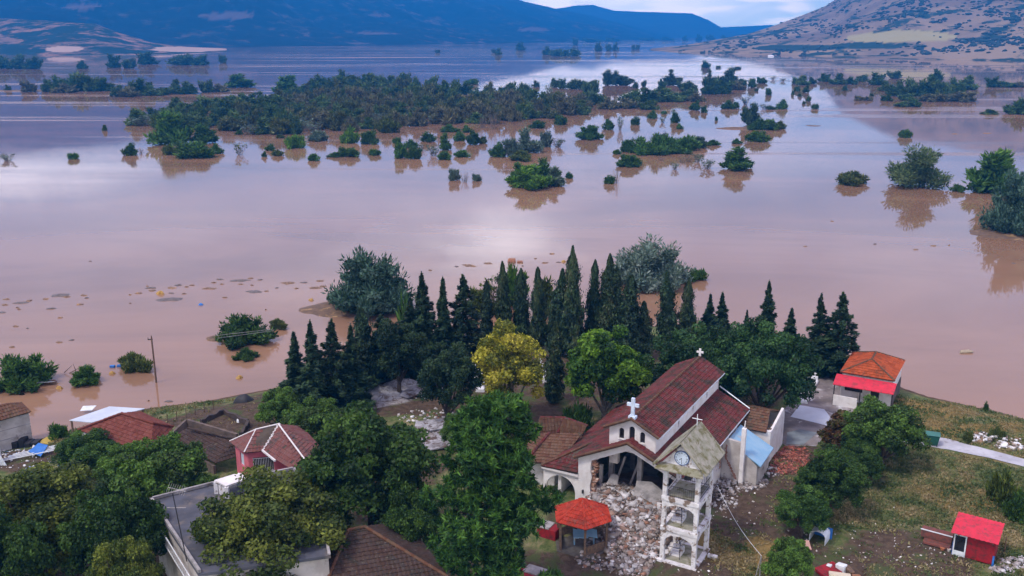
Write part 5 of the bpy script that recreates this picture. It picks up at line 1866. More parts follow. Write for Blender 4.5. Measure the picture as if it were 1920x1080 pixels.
for i in range(5):
    x = gx_ - 0.7 + i * 0.35
    mb.prism([(x, gy_ - .9 + rr.uniform(-.2, .2), 1.0), (x + .4, gy_ - 1.0, 0.95 + rr.uniform(0, .12)), (x + .45, gy_ + .1, 1.05), (x, gy_ + .2, 1.1)], (0, 0, 0.03))
mb.box(gx_ - .7, gx_ + 1.0, gy_ - .5, gy_ + .1, 0.85, 0.92)
for x in (gx_ - .6, gx_ + .9):
    mb.box(x - .05, x + .05, gy_ - .4, gy_, .05, .848)
tag(mb.build('table', BLUER), 'table under crumpled blue grey sheeting inside the gazebo', 'table')
for i, (px, py, s, hgt, lb) in enumerate(((1030, 1003, 1.6, .35, 'low red kiosk block with a pale lid left of the gazebo'), (975, 1075, 2.6, .12, 'red painted slab showing under the pine at the lower edge'), (1003, 1072, 1.5, .16, 'pale board lying on the red slab under the pine'))):
    x, y, z = atg(px, py)
    mb = MB()
    M = Matrix.Translation((x, y, z)) @ Matrix.Rotation(CANG, 4, 'Z')
    mb.box(-s / 2, s / 2, -s * .35, s * .35, -0.1, hgt * (2.2 if i == 0 else 1), 0, M)
    if i == 0:
        mb.box(-s / 2 - .02, s / 2 - .6, -s * .37, s * .37, hgt * 2.2 + .003, hgt * 2.2 + .08, 1, M)
    tag(mb.build('kiosk_block' if i == 0 else 'red_slab' if i == 1 else 'board', [REDP if i < 2 else CONC, CONC], None, 0.015), lb, 'slab')

# ================================================================== shed with the pink awning
sx, sy = 34.9, 93.3
sh = empty('awning_shed', (sx, sy, 0), R(-29.5))
tag(sh, 'white shed with an orange hipped tile roof and a pink red awning at the water', 'shed')
W_, D_ = 5.4, 7.2
mb = MB()
holed_wall(mb, (0.15, 0.25), (W_ - .15, 0.25), [(0, -1.3), (W_ - .3, -1.3), (W_ - .3, 3.0), (0, 3.0)], [rect(0.4, 2.2, 1.1, 2.3), arch(3.0, 3.9, 0.1, 2.2)], t=0.25)
holed_wall(mb, (W_ - .15, 0.50), (W_ - .15, D_ - .2), [(0, -1.3), (D_ - .7, -1.3), (D_ - .7, 3.3), (0, 3.0)], t=0.25)
holed_wall(mb, (0.4, 0.50), (0.4, D_ - .2), [(0, -1.3), (D_ - .7, -1.3), (D_ - .7, 3.0), (0, 3.0)], t=0.25)
mb.box(.4, W_ - .4, D_ - .45, D_ - .2, -1.3, 3.2)
mb.build('wall', WHITE, sh)
mb = MB()
mb.box(W_ - .14, W_ - .06, 0.6, D_ - .3, -1.4, 1.35)
mb.build('dark_plinth', plain('rusty_dark_panel', (0.12, 0.09, 0.08), (0.05, 0.045, 0.045), 1.0), sh)
e = 3.15
f1, f2 = (2.7, 2.3, 4.35), (2.7, 4.9, 4.35)
tile_roof([[(0, 0, e), (W_, 0, e), f1], [(W_, 0, e), (W_ + .1, D_, e), f2, f1], [(W_, D_, e), (0, D_, e), f2], [(0, D_, e), (0, 0, e), f1, f2]], [ROOF_OR, DARKW], 'roof', sh, seed=41)
ridge_line([((0, 0, e), f1), ((W_, 0, e), f1), (f1, f2), (f2, (W_, D_, e)), (f2, (0, D_, e))], ROOF_BR, sh)
mb = MB()
mb.prism([(-.35, -1.75, 2.25), (W_ + .25, -1.75, 2.25), (W_ + .25, 0.02, 2.85), (-.35, 0.02, 2.85)], (0, 0, 0.06))
mb.build('awning', PINKM, sh)
for x in (-.2, 2.4, W_ + .1):
    mb = MB()
    mb.box(x - .05, x + .05, -1.65, -1.55, -.2, 2.27)
    mb.build('post', BLACKM, sh)
mb = MB()
mb.box(-.2, 2.2, -1.75, -1.62, -0.3, 1.15)
mb.build('front_panel', WHITE, sh, 0.02)
mb = MB()
mb.box(0.35, 2.45, 0.42, 0.45, 1.05, 2.35)
mb.build('window', GLASSD, sh)
mb = MB()
mb.box(3.1, 4.1, 0.45, 0.48, 0.0, 2.25)
mb.build('door', GLASSD, sh)

# ================================================================== red shed
rx_, ry_ = at(1784, 1040)
rs = empty('red_shed', (rx_, ry_, ground_z(rx_, ry_)), R(-34))
tag(rs, 'small bright red plank shed with a pink red sheet roof', 'shed')
mb = MB()
for i in range(11):                          # horizontal boards, each a little proud of the next
    z = 0.06 + i * 0.155
    mb.box(0.92, 2.8, 0, 0.035, z, z + 0.15)
    mb.box(2.77, 2.805, 0.04, 2.4, z, z + 0.15)
mb.box(0.0, 0.035, 0.04, 2.4, 0, 1.85)
mb.box(0.04, 2.76, 2.36, 2.4, 0, 1.6)
mb.box(0.0, 2.8, -.003, 0.045, 1.765, 1.9)
mb.build('wall', REDP, rs)
mb = MB()
mb.box(0.02, 0.10, -.02, .05, 0, 1.76)
mb.box(0.80, 0.89, -.02, .05, 0, 1.76)
mb.box(0.103, 0.797, -.02, .05, 1.68, 1.76)
mb.box(0.103, 0.797, -.015, .045, 0.02, 0.42)
d_ = mb.build('door', PLASTIC, rs)
mb = MB()
mb.box(0.10, 0.80, 0.02, 0.03, 0.42, 1.68)  # dark sheet across the open doorway, its colour stands in for the shade inside
mb.build('screen', GLASSD, d_)
mb = MB()
xs_ = [i * 3.2 / 40 - .2 for i in range(41)]
for i in range(40):
    za, zb = 0.02 * math.cos(i * 1.57), 0.02 * math.cos((i + 1) * 1.57)
    mb.prism([(xs_[i], -.45, 2.0 + za), (xs_[i + 1], -.45, 2.0 + zb), (xs_[i + 1], 2.65, 1.72 + zb + .55), (xs_[i], 2.65, 1.72 + za + .55)], (0, 0, 0.02))
mb.build('roof', PINKM, rs)
mb = MB()
for x in (0.3, 1.4, 2.6):
    mb.box(x, x + .07, -.42, 0.0, 1.86, 1.94)
mb.build('rafter_end', WOOD_, rs)
mb = MB()
mb.box(-.03, -.003, 0.0, 2.4, 0, 1.0)
mb.box(2.72, 2.85, -.06, -.023, -.1, 0.8)
mb.build('trim', BLUEP, rs)
x, y, z = atg(1758, 1022)
M = Matrix.Translation((x, y, z)) @ Matrix.Rotation(R(-34), 4, 'Z')
mb = MB()
mb.box(-1.3, 0.9, 0.2, 1.0, 0.25, 0.85, 0, M)
mb.box(-1.35, 0.95, 0.15, 0.2, 0.86, 0.95, 1, M)
mb.box(-1.0, 0.9, -.6, 0.1, 0.12, 0.3, 0, M)
tag(mb.build('wood_crate', [plain('rusty_red_boards', (0.20, 0.06, 0.045), (0.10, 0.05, 0.04), 4.0), PLASTIC], None, 0.015), 'low rusty red board bin with a white edge leaning beside the red shed', 'crate')
for (px, py, r_, lb, cl) in ((1758, 1021, .17, 'round orange tub on the ground before the rusty board bin', (.45, .16, .07)), (1770, 1024, .13, 'small pale tub right of the orange one', (.5, .45, .42))):
    x, y, z = atg(px, py)
    mb = MB()
    mb.bar((x, y - .8, z - .05), (x, y - .8, z + .22), r_ * .8, 14, r_, 0)
    mb.bar((x, y - .8, z + .22), (x, y - .8, z + .25), r_ * 1.12, 14, r_ * 1.12, 0)
    tag(mb.build('tub', plain('tub_%d' % px, cl, rough=.5)), lb, 'tub')
# post right of the red shed
x, y, z = atg(1883, 1036)
mb = MB()
mb.bar((x, y, z - .2), (x, y, z + 1.3), .05, 6, .04)
tag(mb.build('fence_post', WOOD_), 'short dark wooden post right of the red shed', 'post')

# ================================================================== pink house
ph = empty('pink_house', (0, 0, 0))
tag(ph, 'pink walled house with a pinkish brown tile roof and white hip lines', 'house')
zE, zR = 3.0, 4.7
FL, FC, NR, PK = P3(431, 828, zE), P3(458, 849, zE), P3(492, 846, zE), P3(522, 796, zR)
SR = P3(480, 806, 4.35)
RF = P3(569, 893, zE)
RB = P3(610, 850, zE)
BK = P3(560, 800, zE + .3)
tile_roof([[FL, FC, SR], [FC, NR, PK, SR], [P3(492, 846, zE), RF, PK], [RF, RB, PK], [RB, P3(565, 800, 3.4), PK]], [ROOF_PK, DARKW], 'roof', ph, seed=51, missing=0.01)
mb = MB()
for a, b in ((FL, SR), (FC, SR), (SR, PK), (PK, RF + Vector((.4, 1, .25)))):
    mb.bar(a + Vector((0, 0, .06)), b + Vector((0, 0, .06)), 0.07, 6)
for i in range(9):                           # stepped white flashing down the valley
    f = i / 9
    a = PK.lerp(NR, f) + Vector((0, 0, .10))
    b = PK.lerp(NR, f + .11) + Vector((0, 0, .10))
    mb.bar(a, a + (b - a) * .5 + Vector((.22, .05, 0)), .09, 4)
    mb.bar(a + (b - a) * .5 + Vector((.22, .05, 0)), b, .09, 4)
mb.bar(NR + Vector((0, 0, .08)), P3(516, 864, zE + .15), .10, 4)
mb.build('hip_mortar', WHITE, ph)
mb = MB()
wf0, wf1 = Vector(at(440, 872)), Vector(at(463, 893))
fl, fc, nr = FL.lerp(PK, .10), FC.lerp(PK, .10), NR.lerp(PK, .08)
L = (fc - fl).length
holed_wall(mb, (fl.x, fl.y), (fc.x, fc.y), rect(0, L - .003, -.3, 3.05), [rect(.9, 1.7, 1.2, 2.4)], t=.25)
L2 = (nr - fc).length
holed_wall(mb, (fc.x, fc.y), (nr.x, nr.y), rect(0, L2 + 1.6, -.3, 3.05), [rect(.35, 2.1, 0, 2.4)], t=.25)
rf, rb = RF.lerp(PK, .14), RB.lerp(PK, .14)
n2 = nr + (nr - fc).normalized() * 1.6
holed_wall(mb, (n2.x, n2.y), (rf.x, rf.y), rect(0.003, (rf - n2).length, -.3, 3.0), t=.25)
holed_wall(mb, (rf.x, rf.y), (rb.x, rb.y), rect(0.003, (rb - rf).length, -.3, 3.0), t=.25)
mb.build('wall', PINKW, ph)
u = (fc - fl).normalized()
nn = Vector((-u.y, u.x, 0))
mb = MB()
p0 = fl + u * .85 + nn * .10
mb.prism([(p0.x, p0.y, 1.15), (p0.x + u.x * .9, p0.y + u.y * .9, 1.15), (p0.x + u.x * .9, p0.y + u.y * .9, 2.45), (p0.x, p0.y, 2.45)], nn * .05)
mb.build('window', FACEW, ph)
mb = MB()
u2 = (nr - fc).normalized()
for i in range(13):
    p = fc + u2 * (.4 + i * .14)
    mb.bar((p.x, p.y, 0), (p.x, p.y, 2.3), .018, 4)
for z in (.1, 1.1, 2.3):
    a, b = fc + u2 * .35, fc + u2 * 2.1
    mb.bar((a.x, a.y, z), (b.x, b.y, z), .022, 4)
mb.build('door_grille', PLASTIC, ph)
mb = MB()
p = fc + u2 * .3 + Vector((-u2.y, u2.x, 0)) * .6
q = fc + u2 * 2.2 + Vector((-u2.y, u2.x, 0)) * .6
holed_wall(mb, (p.x, p.y), (q.x, q.y), rect(0, 1.9, 0, 2.4), t=.04)
mb.build('door', BLACKM, ph)

# ================================================================== collapsed dark roof and ruined walls left of it
cr = empty('collapsed_house', (0, 0, 0))
tag(cr, 'collapsed house whose dark brown tiled roof lies low left of the pink house', 'house')
roof_px([[(318, 822, 1.7), (404, 868, 1.2), (442, 824, 2.3), (352, 803, 2.6)], [(404, 868, 1.2), (440, 857, 1.2), (444, 822, 2.35)]], [ROOF_DK, DARKW], cr, seed=61, missing=0.03)
ridge_line([(P3(352, 803, 2.62), P3(442, 824, 2.35))], ROOF_DK, cr)
mb = MB()
for a, b, h1, h2 in (((318, 822), (352, 806), 1.5, 2.4), ((352, 806), (444, 828), 2.3, 2.1), ((404, 868), (318, 822), 1.0, 1.5)):
    p, q = P3(*a, 1.0), P3(*b, 1.0)
    holed_wall(mb, (p.x, p.y), (q.x, q.y), [(0.003, -.3), ((q - p).length, -.3), ((q - p).length, h2 - .35), (0.003, h1 - .25)], t=.25)
mb.build('wall', plain('mud_wall', (0.16, 0.12, 0.10), (0.09, 0.07, 0.06), 1.5), cr)
ru = empty('ruined_wall', (0, 0, 0))
tag(ru, 'low dark remains of walls round a muddy hollow behind the collapsed house', 'ruin')
mb = MB()
W4 = [(378, 786), (418, 768), (462, 788), (448, 812)]
for i in range(3):
    p, q = P3(*W4[i], .6), P3(*W4[i + 1], .6)
    L = (q - p).length
    ol = [(0.003, -.5), (L, -.5)] + [(L * (1 - k / 6), .55 + .12 * math.sin(k * 2.1 + i)) for k in range(0, 7)]
    holed_wall(mb, (p.x, p.y), (q.x, q.y), ol, t=.3)
mb.build('wall', plain('dark_mud_brick', (0.075, 0.055, 0.048), (0.045, 0.036, 0.034), 2.0), ru)

# ================================================================== red tiled house, tin roof behind it
rh = empty('red_roof_house', (0, 0, 0))
tag(rh, 'house with a worn red tile roof half hidden by trees near the left shore', 'house')
ap, e1, e2, a2 = (228, 775, 4.1), (146, 806, 2.9), (285, 824, 2.2), (290, 795, 3.5)
roof_px([[(146, 806, 2.8), (283, 852, 1.9), (287, 794, 3.6), (228, 775, 4.0)], [(283, 852, 1.9), (325, 800, 2.6), (287, 794, 3.6)], [(325, 800, 2.6), (262, 772, 3.0), (228, 775, 4.0), (287, 794, 3.6)]], [ROOF_RD, DARKW], rh, seed=71)
ridge_line([(P3(146, 806, 2.85), P3(228, 775, 4.05)), (P3(228, 775, 4.05), P3(287, 794, 3.65)), (P3(287, 794, 3.65), P3(325, 800, 2.65))], ROOF_RD, rh)
mb = MB()
q = [P3(153, 808, 2.7), P3(279, 845, 2.0), P3(318, 801, 2.5), P3(262, 775, 2.9)]
for i in range(4):
    a, b = q[i], q[(i + 1) % 4]
    holed_wall(mb, (a.x, a.y), (b.x, b.y), [(0.003, -.8), ((b - a).length - .003, -.8), ((b - a).length - .003, b.z - .2), (0.003, a.z - .2)], t=.2)
mb.build('wall', WHITE, rh)
tr_ = empty('tin_roof_shelter', (0, 0, 0))
tag(tr_, 'open shelter with a pale flat tin roof at the water behind the red roofed house', 'shelter')
q = [P3(130, 789, 2.2), P3(172, 793, 2.3), P3(272, 767, 2.6), P3(205, 763, 2.5)]
mb = MB()
mb.prism(q, (0, 0, 0.06))
mb.build('roof', TIN, tr_)
for i, p in enumerate(q + [q[0].lerp(q[3], .5)]):
    p = p.lerp(sum(q, Vector()) / 4, .06)
    mb = MB()
    mb.box(p.x - .07, p.x + .07, p.y - .07, p.y + .07, -1.8, p.z + .01)
    mb.build('post', WOOD_, tr_)
mb = MB()
a, b = q[2], q[3]
a2, b2 = a.lerp(q[0], .05), b.lerp(q[1], .05)
holed_wall(mb, (a2.x, a2.y), (b2.x, b2.y), rect(.1, 1.9, -1.6, 2.0), t=.06)
mb.build('side_sheet', TIN, tr_)
mb = MB()
a = P3(150, 771, -.9)
mb.prism([a, a + Vector((1.2, .2, 0)), a + Vector((1.4, .9, .25)), a + Vector((0.1, .6, .3))], (0, 0, .05))
tag(mb.build('foam_board', PLASTIC), 'white board floating beside the tin roof', 'board')

# ================================================================== grey shed at the left edge
gs = empty('grey_block_shed', (0, 0, 0))
tag(gs, 'grey block shed with a brown tile roof standing in the flood at the left edge', 'shed')
o_, pl = roof_px([[(-60, 806, 2.6), (57, 772, 2.6), (12, 757, 3.6), (-90, 775, 3.6)], [(57, 772, 2.6), (40, 755, 2.6), (12, 757, 3.6)]], [ROOF_BR, DARKW], gs, seed=81)
mb = MB()
a, b = P3(-60, 804, 2.4), P3(54, 774, 2.4)
L = (b - a).length
holed_wall(mb, (a.x, a.y), (b.x, b.y), rect(0, L, -2.2, 2.35), t=.25)
c = b + (P3(40, 757, 2.4) - b) * .95
holed_wall(mb, (b.x, b.y), (c.x, c.y), rect(0.003, (c - b).length, -2.2, 2.35), t=.25)
mb.build('wall', STUCCO, gs)
mb = MB()
u = (b - a).normalized()
for z in (.35, 1.3):
    p = a + Vector((u.y, -u.x, 0)) * .02
    mb.bar((p.x, p.y, z), (p.x + u.x * L, p.y + u.y * L, z), .03, 4)
mb.build('mortar_band', CONC, gs)
# small things in the left yard
x, y, z = atg(6, 870)
mb = MB()
mb.bar((x - .4, y, z), (x - .4, y, z + 2.2), .35, 8, .28)
for i in range(5):
    mb.prism([(x - .1 + i * .12, y - .45, z + .1), (x + .05 + i * .14, y - .55, z + .1), (x - .3 + i * .04, y - .3, z + 2.4 - i * .25), (x - .4 + i * .04, y - .3, z + 2.4 - i * .25)], (0, .05, 0))
tag(mb.build('draped_cloth', PLASTIC), 'white cloth hanging over a post at the left edge', 'cloth')
x, y, z = atg(80, 852)
mb = MB()
mb.prism([(x - 1.0, y - .5, z + .5), (x + .3, y - .9, z + .2), (x + .5, y + .2, z + .8), (x - .5, y + .5, z + .9)], (0, 0, .05))
tag(mb.build('tarp', BLUEP), 'bright blue tarp lying in the yard at the far left', 'tarp')
x, y, z = atg(66, 856)
mb = MB()
for i in range(4):
    mb.bar((x - 2.6 + i * .2, y - 1.6 + i * .5, z + .25), (x + 1.6, y + .4 + i * .25, z + .45 + i * .05), .06, 5)
tag(mb.build('pipe_bundle', PLASTIC), 'bundle of long grey pipes beside the blue tarp', 'pipes')
x, y, z = atg(88, 830)
mb = MB()
mb.prism([(x - .8, y - .4, z + .1), (x + .5, y - .5, z + .08), (x + .9, y + .4, z + .3), (x - .2, y + .5, z + .35)], (0, 0, .08))
tag(mb.build('board', plain('yellow_board', (.45, .33, .08))), 'yellow board on the bank near the grey block shed', 'board')
x, y, z = atg(30, 838)
mb = MB()
for i in range(7):
    mb.box(x - 2.0 + i * .62, x - 1.45 + i * .62, y - .4 - .1 * (i % 2), y + .6, z - .1, z + .8 + .2 * math.sin(i * 2))
tag(mb.build('crate_row', BLACKM, None, .05), 'dark row of crates and netting below the grey block shed', 'crates')
rubble_patch('litter', 'white scraps and plastic in the yard at the far left', [(60, 862, 5, 3, 1), (40, 845, 4, 2, .6)], 90, .05, .3, [(.8, .8, .82), (.5, .5, .5), (.2, .3, .5)], seed=12, hmax=.1)

# ================================================================== grey flat roofed building
fb = empty('flat_roof_building', (0, 0, 0))
tag(fb, 'grey flat roofed building with a balcony and a roof aerial among the lower left trees', 'building')
ZF = 5.2
fp = [P3(372, 1075, ZF), P3(281, 937, ZF), P3(396, 908, ZF), P3(464, 897, ZF), P3(553, 879, ZF), P3(600, 935, ZF), P3(620, 1040, ZF)]
DKR = plain('tar_roof', (0.085, 0.090, 0.115), (0.055, 0.058, 0.072), .6, .75, .2, .01, dirt=(.14, .12, .11), dscale=.8, dlo=.5, dhi=.7)
mb = MB()
mb.prism([p - Vector((0, 0, .25)) for p in fp], (0, 0, .2))
mb.build('flat_roof', DKR, fb)
mb = MB()
for i in range(6):
    a, b = fp[i], fp[i + 1]
    u = (b - a).normalized()
    nrm = Vector((-u.y, u.x, 0))
    mb.prism([a, b, b - nrm * .18, a - nrm * .18], (0, 0, .22 if i < 5 else .1))
mb.build('parapet', CONC, fb)
mb = MB()
cen = sum(fp, Vector()) / len(fp)
q = [p.lerp(cen, .03) for p in fp]
for i in range(len(q)):
    a, b = q[i], q[(i + 1) % len(q)]
    holed_wall(mb, (a.x, a.y), (b.x, b.y), rect(.003, (b - a).length - .003, -.3, ZF - .255), t=.02)
mb.build('wall', STUCCO, fb)
ba = [P3(360, 1110, 3.4), P3(285, 985, 3.6), P3(298, 962, 3.7), P3(398, 1095, 3.4)]
mb = MB()
mb.prism(ba, (0, 0, .15))
mb.build('balcony_floor', plain('dusty_floor', (.30, .24, .22), (.22, .18, .17), .8), fb)
rl = MB()
a, b = ba[0] + Vector((0, 0, .15)), ba[1] + Vector((0, 0, .15))
for h in (.1, .9):
    rl.bar(a + Vector((0, 0, h)), b + Vector((0, 0, h)), .04, 5)
for i in range(30):
    p = a.lerp(b, i / 30)
    rl.bar(p, p + Vector((0, 0, .9)), .018, 4)
c = ba[2] + Vector((0, 0, .15))
for k in range(5):
    rl.bar(b + Vector((0, 0, .15 + k * .18)), c + Vector((0, 0, .15 + k * .18)), .03, 4)
rl.build('balcony_railing', PLASTIC, fb)
# stair head with a white slab
mb = MB()
s0, s1, s2, s3 = P3(402, 905, ZF + .9), P3(464, 893, ZF + .9), P3(448, 884, ZF + .9), P3(398, 900, ZF + .9)
top = [P3(402, 903, 6.1), P3(424, 914, 6.1), P3(474, 896, 6.1), P3(447, 889, 6.1)]
mb.prism(top, (0, 0, .12))
mb.build('stair_head_roof', WHITE, fb)
for i in range(4):
    mb = MB()
    a = top[i].lerp(sum(top, Vector()) / 4, .08)
    mb.box(a.x - .14, a.x + .14, a.y - .14, a.y + .14, ZF - .05, 6.1)
    mb.build('stair_head_pier', WORN, fb)
mb = MB()
a, b = top[0].lerp(top[2], .06), top[1].lerp(top[3], .06)
holed_wall(mb, (a.x, a.y), (b.x, b.y), rect(.15, (b - a).length - .15, ZF - .05, 6.098), t=.08)
mb.build('stair_head_wall', WORN, fb)
# aerial mast
mb = MB()
p = P3(350, 1050, ZF)
x, y = p.x, p.y
zt = ztop(338, 925, y)
mb.bar((x, y, ZF - .1), (x - .45, y, zt), .035, 6)
tag_o = mb.build('mast', BLACKM, fb)
mb = MB()
mb.bar((x - .9, y, zt - 1.0), (x + .3, y, zt - 1.0), .02, 4)
mb.bar((x - 1.1, y + 1.0, zt - .1), (x + .6, y - 0.6, zt + .45), .018, 4)
for i in range(9):
    f = i / 8
    c = Vector((x - 1.1 + 1.7 * f, y + 1 - 1.6 * f, zt - .1 + .55 * f))
    mb.bar(c - Vector((.1, .12, .25)), c + Vector((.1, .12, .25)), .010, 3)
mb.build('aerial', CONC, tag_o)

# ================================================================== brown hipped roof at the lower edge
bh = empty('brown_roof_house', (0, 0, 0))
tag(bh, 'house with a big brown hipped tile roof at the lower edge of the view', 'house')
roof_px([[(598, 1125, 2.9), (840, 1082, 2.9), (684, 988, 4.7), (653, 994, 4.7)], [(560, 1040, 3.0), (598, 1125, 2.9), (653, 994, 4.7)], [(840, 1082, 2.9), (762, 978, 2.9), (684, 988, 4.7)]], [ROOF_DK, DARKW], bh, seed=91)
ridge_line([(P3(598, 1125, 2.95), P3(653, 994, 4.75)), (P3(653, 994, 4.75), P3(684, 988, 4.75)), (P3(684, 988, 4.75), P3(840, 1082, 2.95))], ROOF_BR, bh, r=.12)
mb = MB()
q = [P3(610, 1115, 2.8), P3(825, 1078, 2.8), P3(757, 985, 2.8), P3(580, 1040, 2.8)]
for i in range(4):
    a, b = q[i], q[(i + 1) % 4]
    holed_wall(mb, (a.x, a.y), (b.x, b.y), rect(.003, (b - a).length - .003, -.3, 2.65), t=.2)
mb.build('wall', WHITE, bh)

# ================================================================== paving and path
def sheet(name, label, pts, lift, mat, kind='structure', cat=None):
    """thin sheet following the ground, cut into strips"""
    bm = bmesh.new()
    w3 = [at(*p) for p in pts]
    vs = [bm.verts.new((x, y, 0)) for x, y in w3]
    f = bm.faces.new(vs)
    bmesh.ops.triangulate(bm, faces=[f])
    for _ in range(4):
        bmesh.ops.subdivide_edges(bm, edges=[e for e in bm.edges if e.calc_length() > 1.2], cuts=1)
        bmesh.ops.triangulate(bm, faces=bm.faces[:])
    for v in bm.verts:
        v.co.z = ground_z(v.co.x, v.co.y) + lift
    bmesh.ops.recalc_face_normals(bm, faces=bm.faces)
    if sum(f.normal.z for f in bm.faces) < 0:
        bmesh.ops.reverse_faces(bm, faces=bm.faces)
    me = bpy.data.meshes.new(name)
    bm.to_mesh(me)
    bm.free()
    return tag(link_mesh(name, me, mat), label, cat, kind=kind)


PATHM = plain('path_concrete', (0.46, 0.46, 0.50), (0.34, 0.34, 0.38), .6, .9, .3, .02, dirt=(0.15, 0.12, 0.11), dscale=.9, dlo=.55, dhi=.72)
YARDM = plain('dirty_paving', (0.25, 0.22, 0.22), (0.13, 0.11, 0.11), .5, .9, .3, .02, dirt=(0.48, 0.47, 0.49), dscale=.45, dlo=.55, dhi=.66)
SLABM = plain('blue_grey_slab', (0.20, 0.23, 0.25), (0.14, 0.16, 0.18), .8, .7, .2, .01)
sheet('path', 'pale concrete path running from the yard to the right edge', [(1560, 795), (1640, 800), (1712, 812), (1780, 824), (1850, 843), (1925, 862), (1990, 880), (1990, 902), (1925, 878), (1850, 858), (1780, 843), (1712, 832), (1640, 822), (1555, 812)], .05, PATHM)
sheet('yard_paving', 'stained paved yard between the church annexe and the awning shed', [(1440, 812), (1475, 838), (1530, 838), (1560, 800), (1600, 770), (1600, 745), (1560, 690), (1530, 690), (1470, 770)], .04, YARDM)
sheet('yard_slab', 'smooth pale concrete slab crossing the yard', [(1482, 783), (1552, 800), (1556, 783), (1545, 768), (1500, 762)], .075, plain('smooth_pale_slab', (.52, .56, .64), (.45, .48, .56), .5, .5, .1, .01))
sheet('yard_slab', 'blue grey wet slab right of the church annexe', [(1476, 812), (1474, 834), (1506, 836), (1532, 812), (1500, 806)], .07, SLABM)

# low kerb wall around the yard
for (pts, lb) in (([(1533, 690), (1500, 730), (1484, 762)], 'low concrete edge wall on the churchyard side of the yard'),):
    mb = MB()
    for i in range(len(pts) - 1):
        a, b = at(*pts[i]), at(*pts[i + 1])
        L = math.dist(a, b)
        holed_wall(mb, a, b, rect(0, L, -.3, .35), t=.2)
    tag(mb.build('low_wall', CONC), lb, 'wall')

# ================================================================== cemetery: graves, sand, slabs
def grave(px, py, rz, s, label, kind=0, group=None):
    x, y, z = atg(px, py)
    g = empty('grave', (x, y, z), rz)
    g.scale = (s, s, s)
    tag(g, label, 'grave', group)
    mb = MB()
    mb.box(-.55, .55, -1.1, 1.1, -.3, .42)
    mb.box(-.48, .48, -1.03, 1.03, .423, .50)
    mb.build('plinth', MARBLE, g, .02)
    mb = MB()
    mb.box(-.45, .45, .8, 1.0, .503, 1.05)
    mb.build('headstone', MARBLE, g, .02)
    mb = MB()
    mb.box(-.06, .06, .86, .94, 1.053, 1.75)
    mb.box(-.25, -.063, .863, .937, 1.38, 1.5)
    mb.box(.063, .25, .863, .937, 1.38, 1.5)
    mb.build('cross', MARBLE, g)
    mb = MB()
    mb.box(-.2, .2, .2, .5, .503, .62)
    mb.build('lamp_box', FACEW, g)


GR = [(1524, 722, 'white marble grave nearest the yard edge wall'), (1512, 735, 'second white marble grave along the yard edge wall'), (1505, 752, 'white marble grave closest to the pale yard slab'),
      (1520, 708, 'white grave farthest along the yard under the dark fir')]
for i, (px, py, lb) in enumerate(GR):
    grave(px, py, CANG + R(8 * i), .8, lb, 0, 'graves beside the yard')
GR2 = [(1062, 660, 'white grave glimpsed left of the bright green tree'), (1075, 655, 'white grave with a cross between cypress trunks'), (1204, 662, 'white grave glimpsed right of the bright green tree'),
       (1212, 672, 'small white grave under the edge of the dark trees'), (1010, 700, 'white grave behind the yellow tree'), (1025, 712, 'grave slab at the right foot of the yellow tree'),
       (1042, 690, 'white grave beside the dark cypress near the yellow tree'), (1100, 690, 'white grave behind the bright green tree trunk'), (902, 730, 'pale grave right of the dark cedar'), (893, 712, 'pale grave behind the dark cedar')]
for i, (px, py, lb) in enumerate(GR2):
    grave(px, py, CANG + R(13 * i % 40), .9, lb, 0, 'graves under the trees')


def mound(name, label, px, py, rx, ry, h, mat, kind=None, cat=None, seed=0, z0=None, rot=0.0, base=-.3, group=None, rag=.25):
    x0, y0 = at(px, py, 0 if z0 is None else z0)
    zb = ground_z(x0, y0) if z0 is None else z0
    nr_, na_ = 10, 28
    V, F = [(x0, y0, zb + h)], []
    for i in range(1, nr_ + 1):
        r_ = i / nr_
        for j in range(na_):
            a = 2 * math.pi * j / na_
            wob = 1 + rag * mnoise.noise(Vector((math.cos(a) * 1.7 + seed, math.sin(a) * 1.7, seed)))
            X = math.cos(a) * r_ * rx * wob
            Y = math.sin(a) * r_ * ry * wob
            X, Y = X * math.cos(rot) - Y * math.sin(rot), X * math.sin(rot) + Y * math.cos(rot)
            zz = h * (1 - r_ ** 2) * (1 + .35 * mnoise.noise(Vector((X * 1.3, Y * 1.3, seed)))) + base * r_ ** 6
            V.append((x0 + X, y0 + Y, zb + zz))
    for j in range(na_):
        F.append((0, 1 + j, 1 + (j + 1) % na_))
    for i in range(nr_ - 1):
        for j in range(na_):
            a, b = 1 + i * na_ + j, 1 + i * na_ + (j + 1) % na_
            F.append((a, a + na_, b + na_, b))
    me = bpy.data.meshes.new(name)
    me.from_pydata(V, [], F)
    for p in me.polygons:
        p.use_smooth = True
    return tag(link_mesh(name, me, mat), label, cat, group, kind)


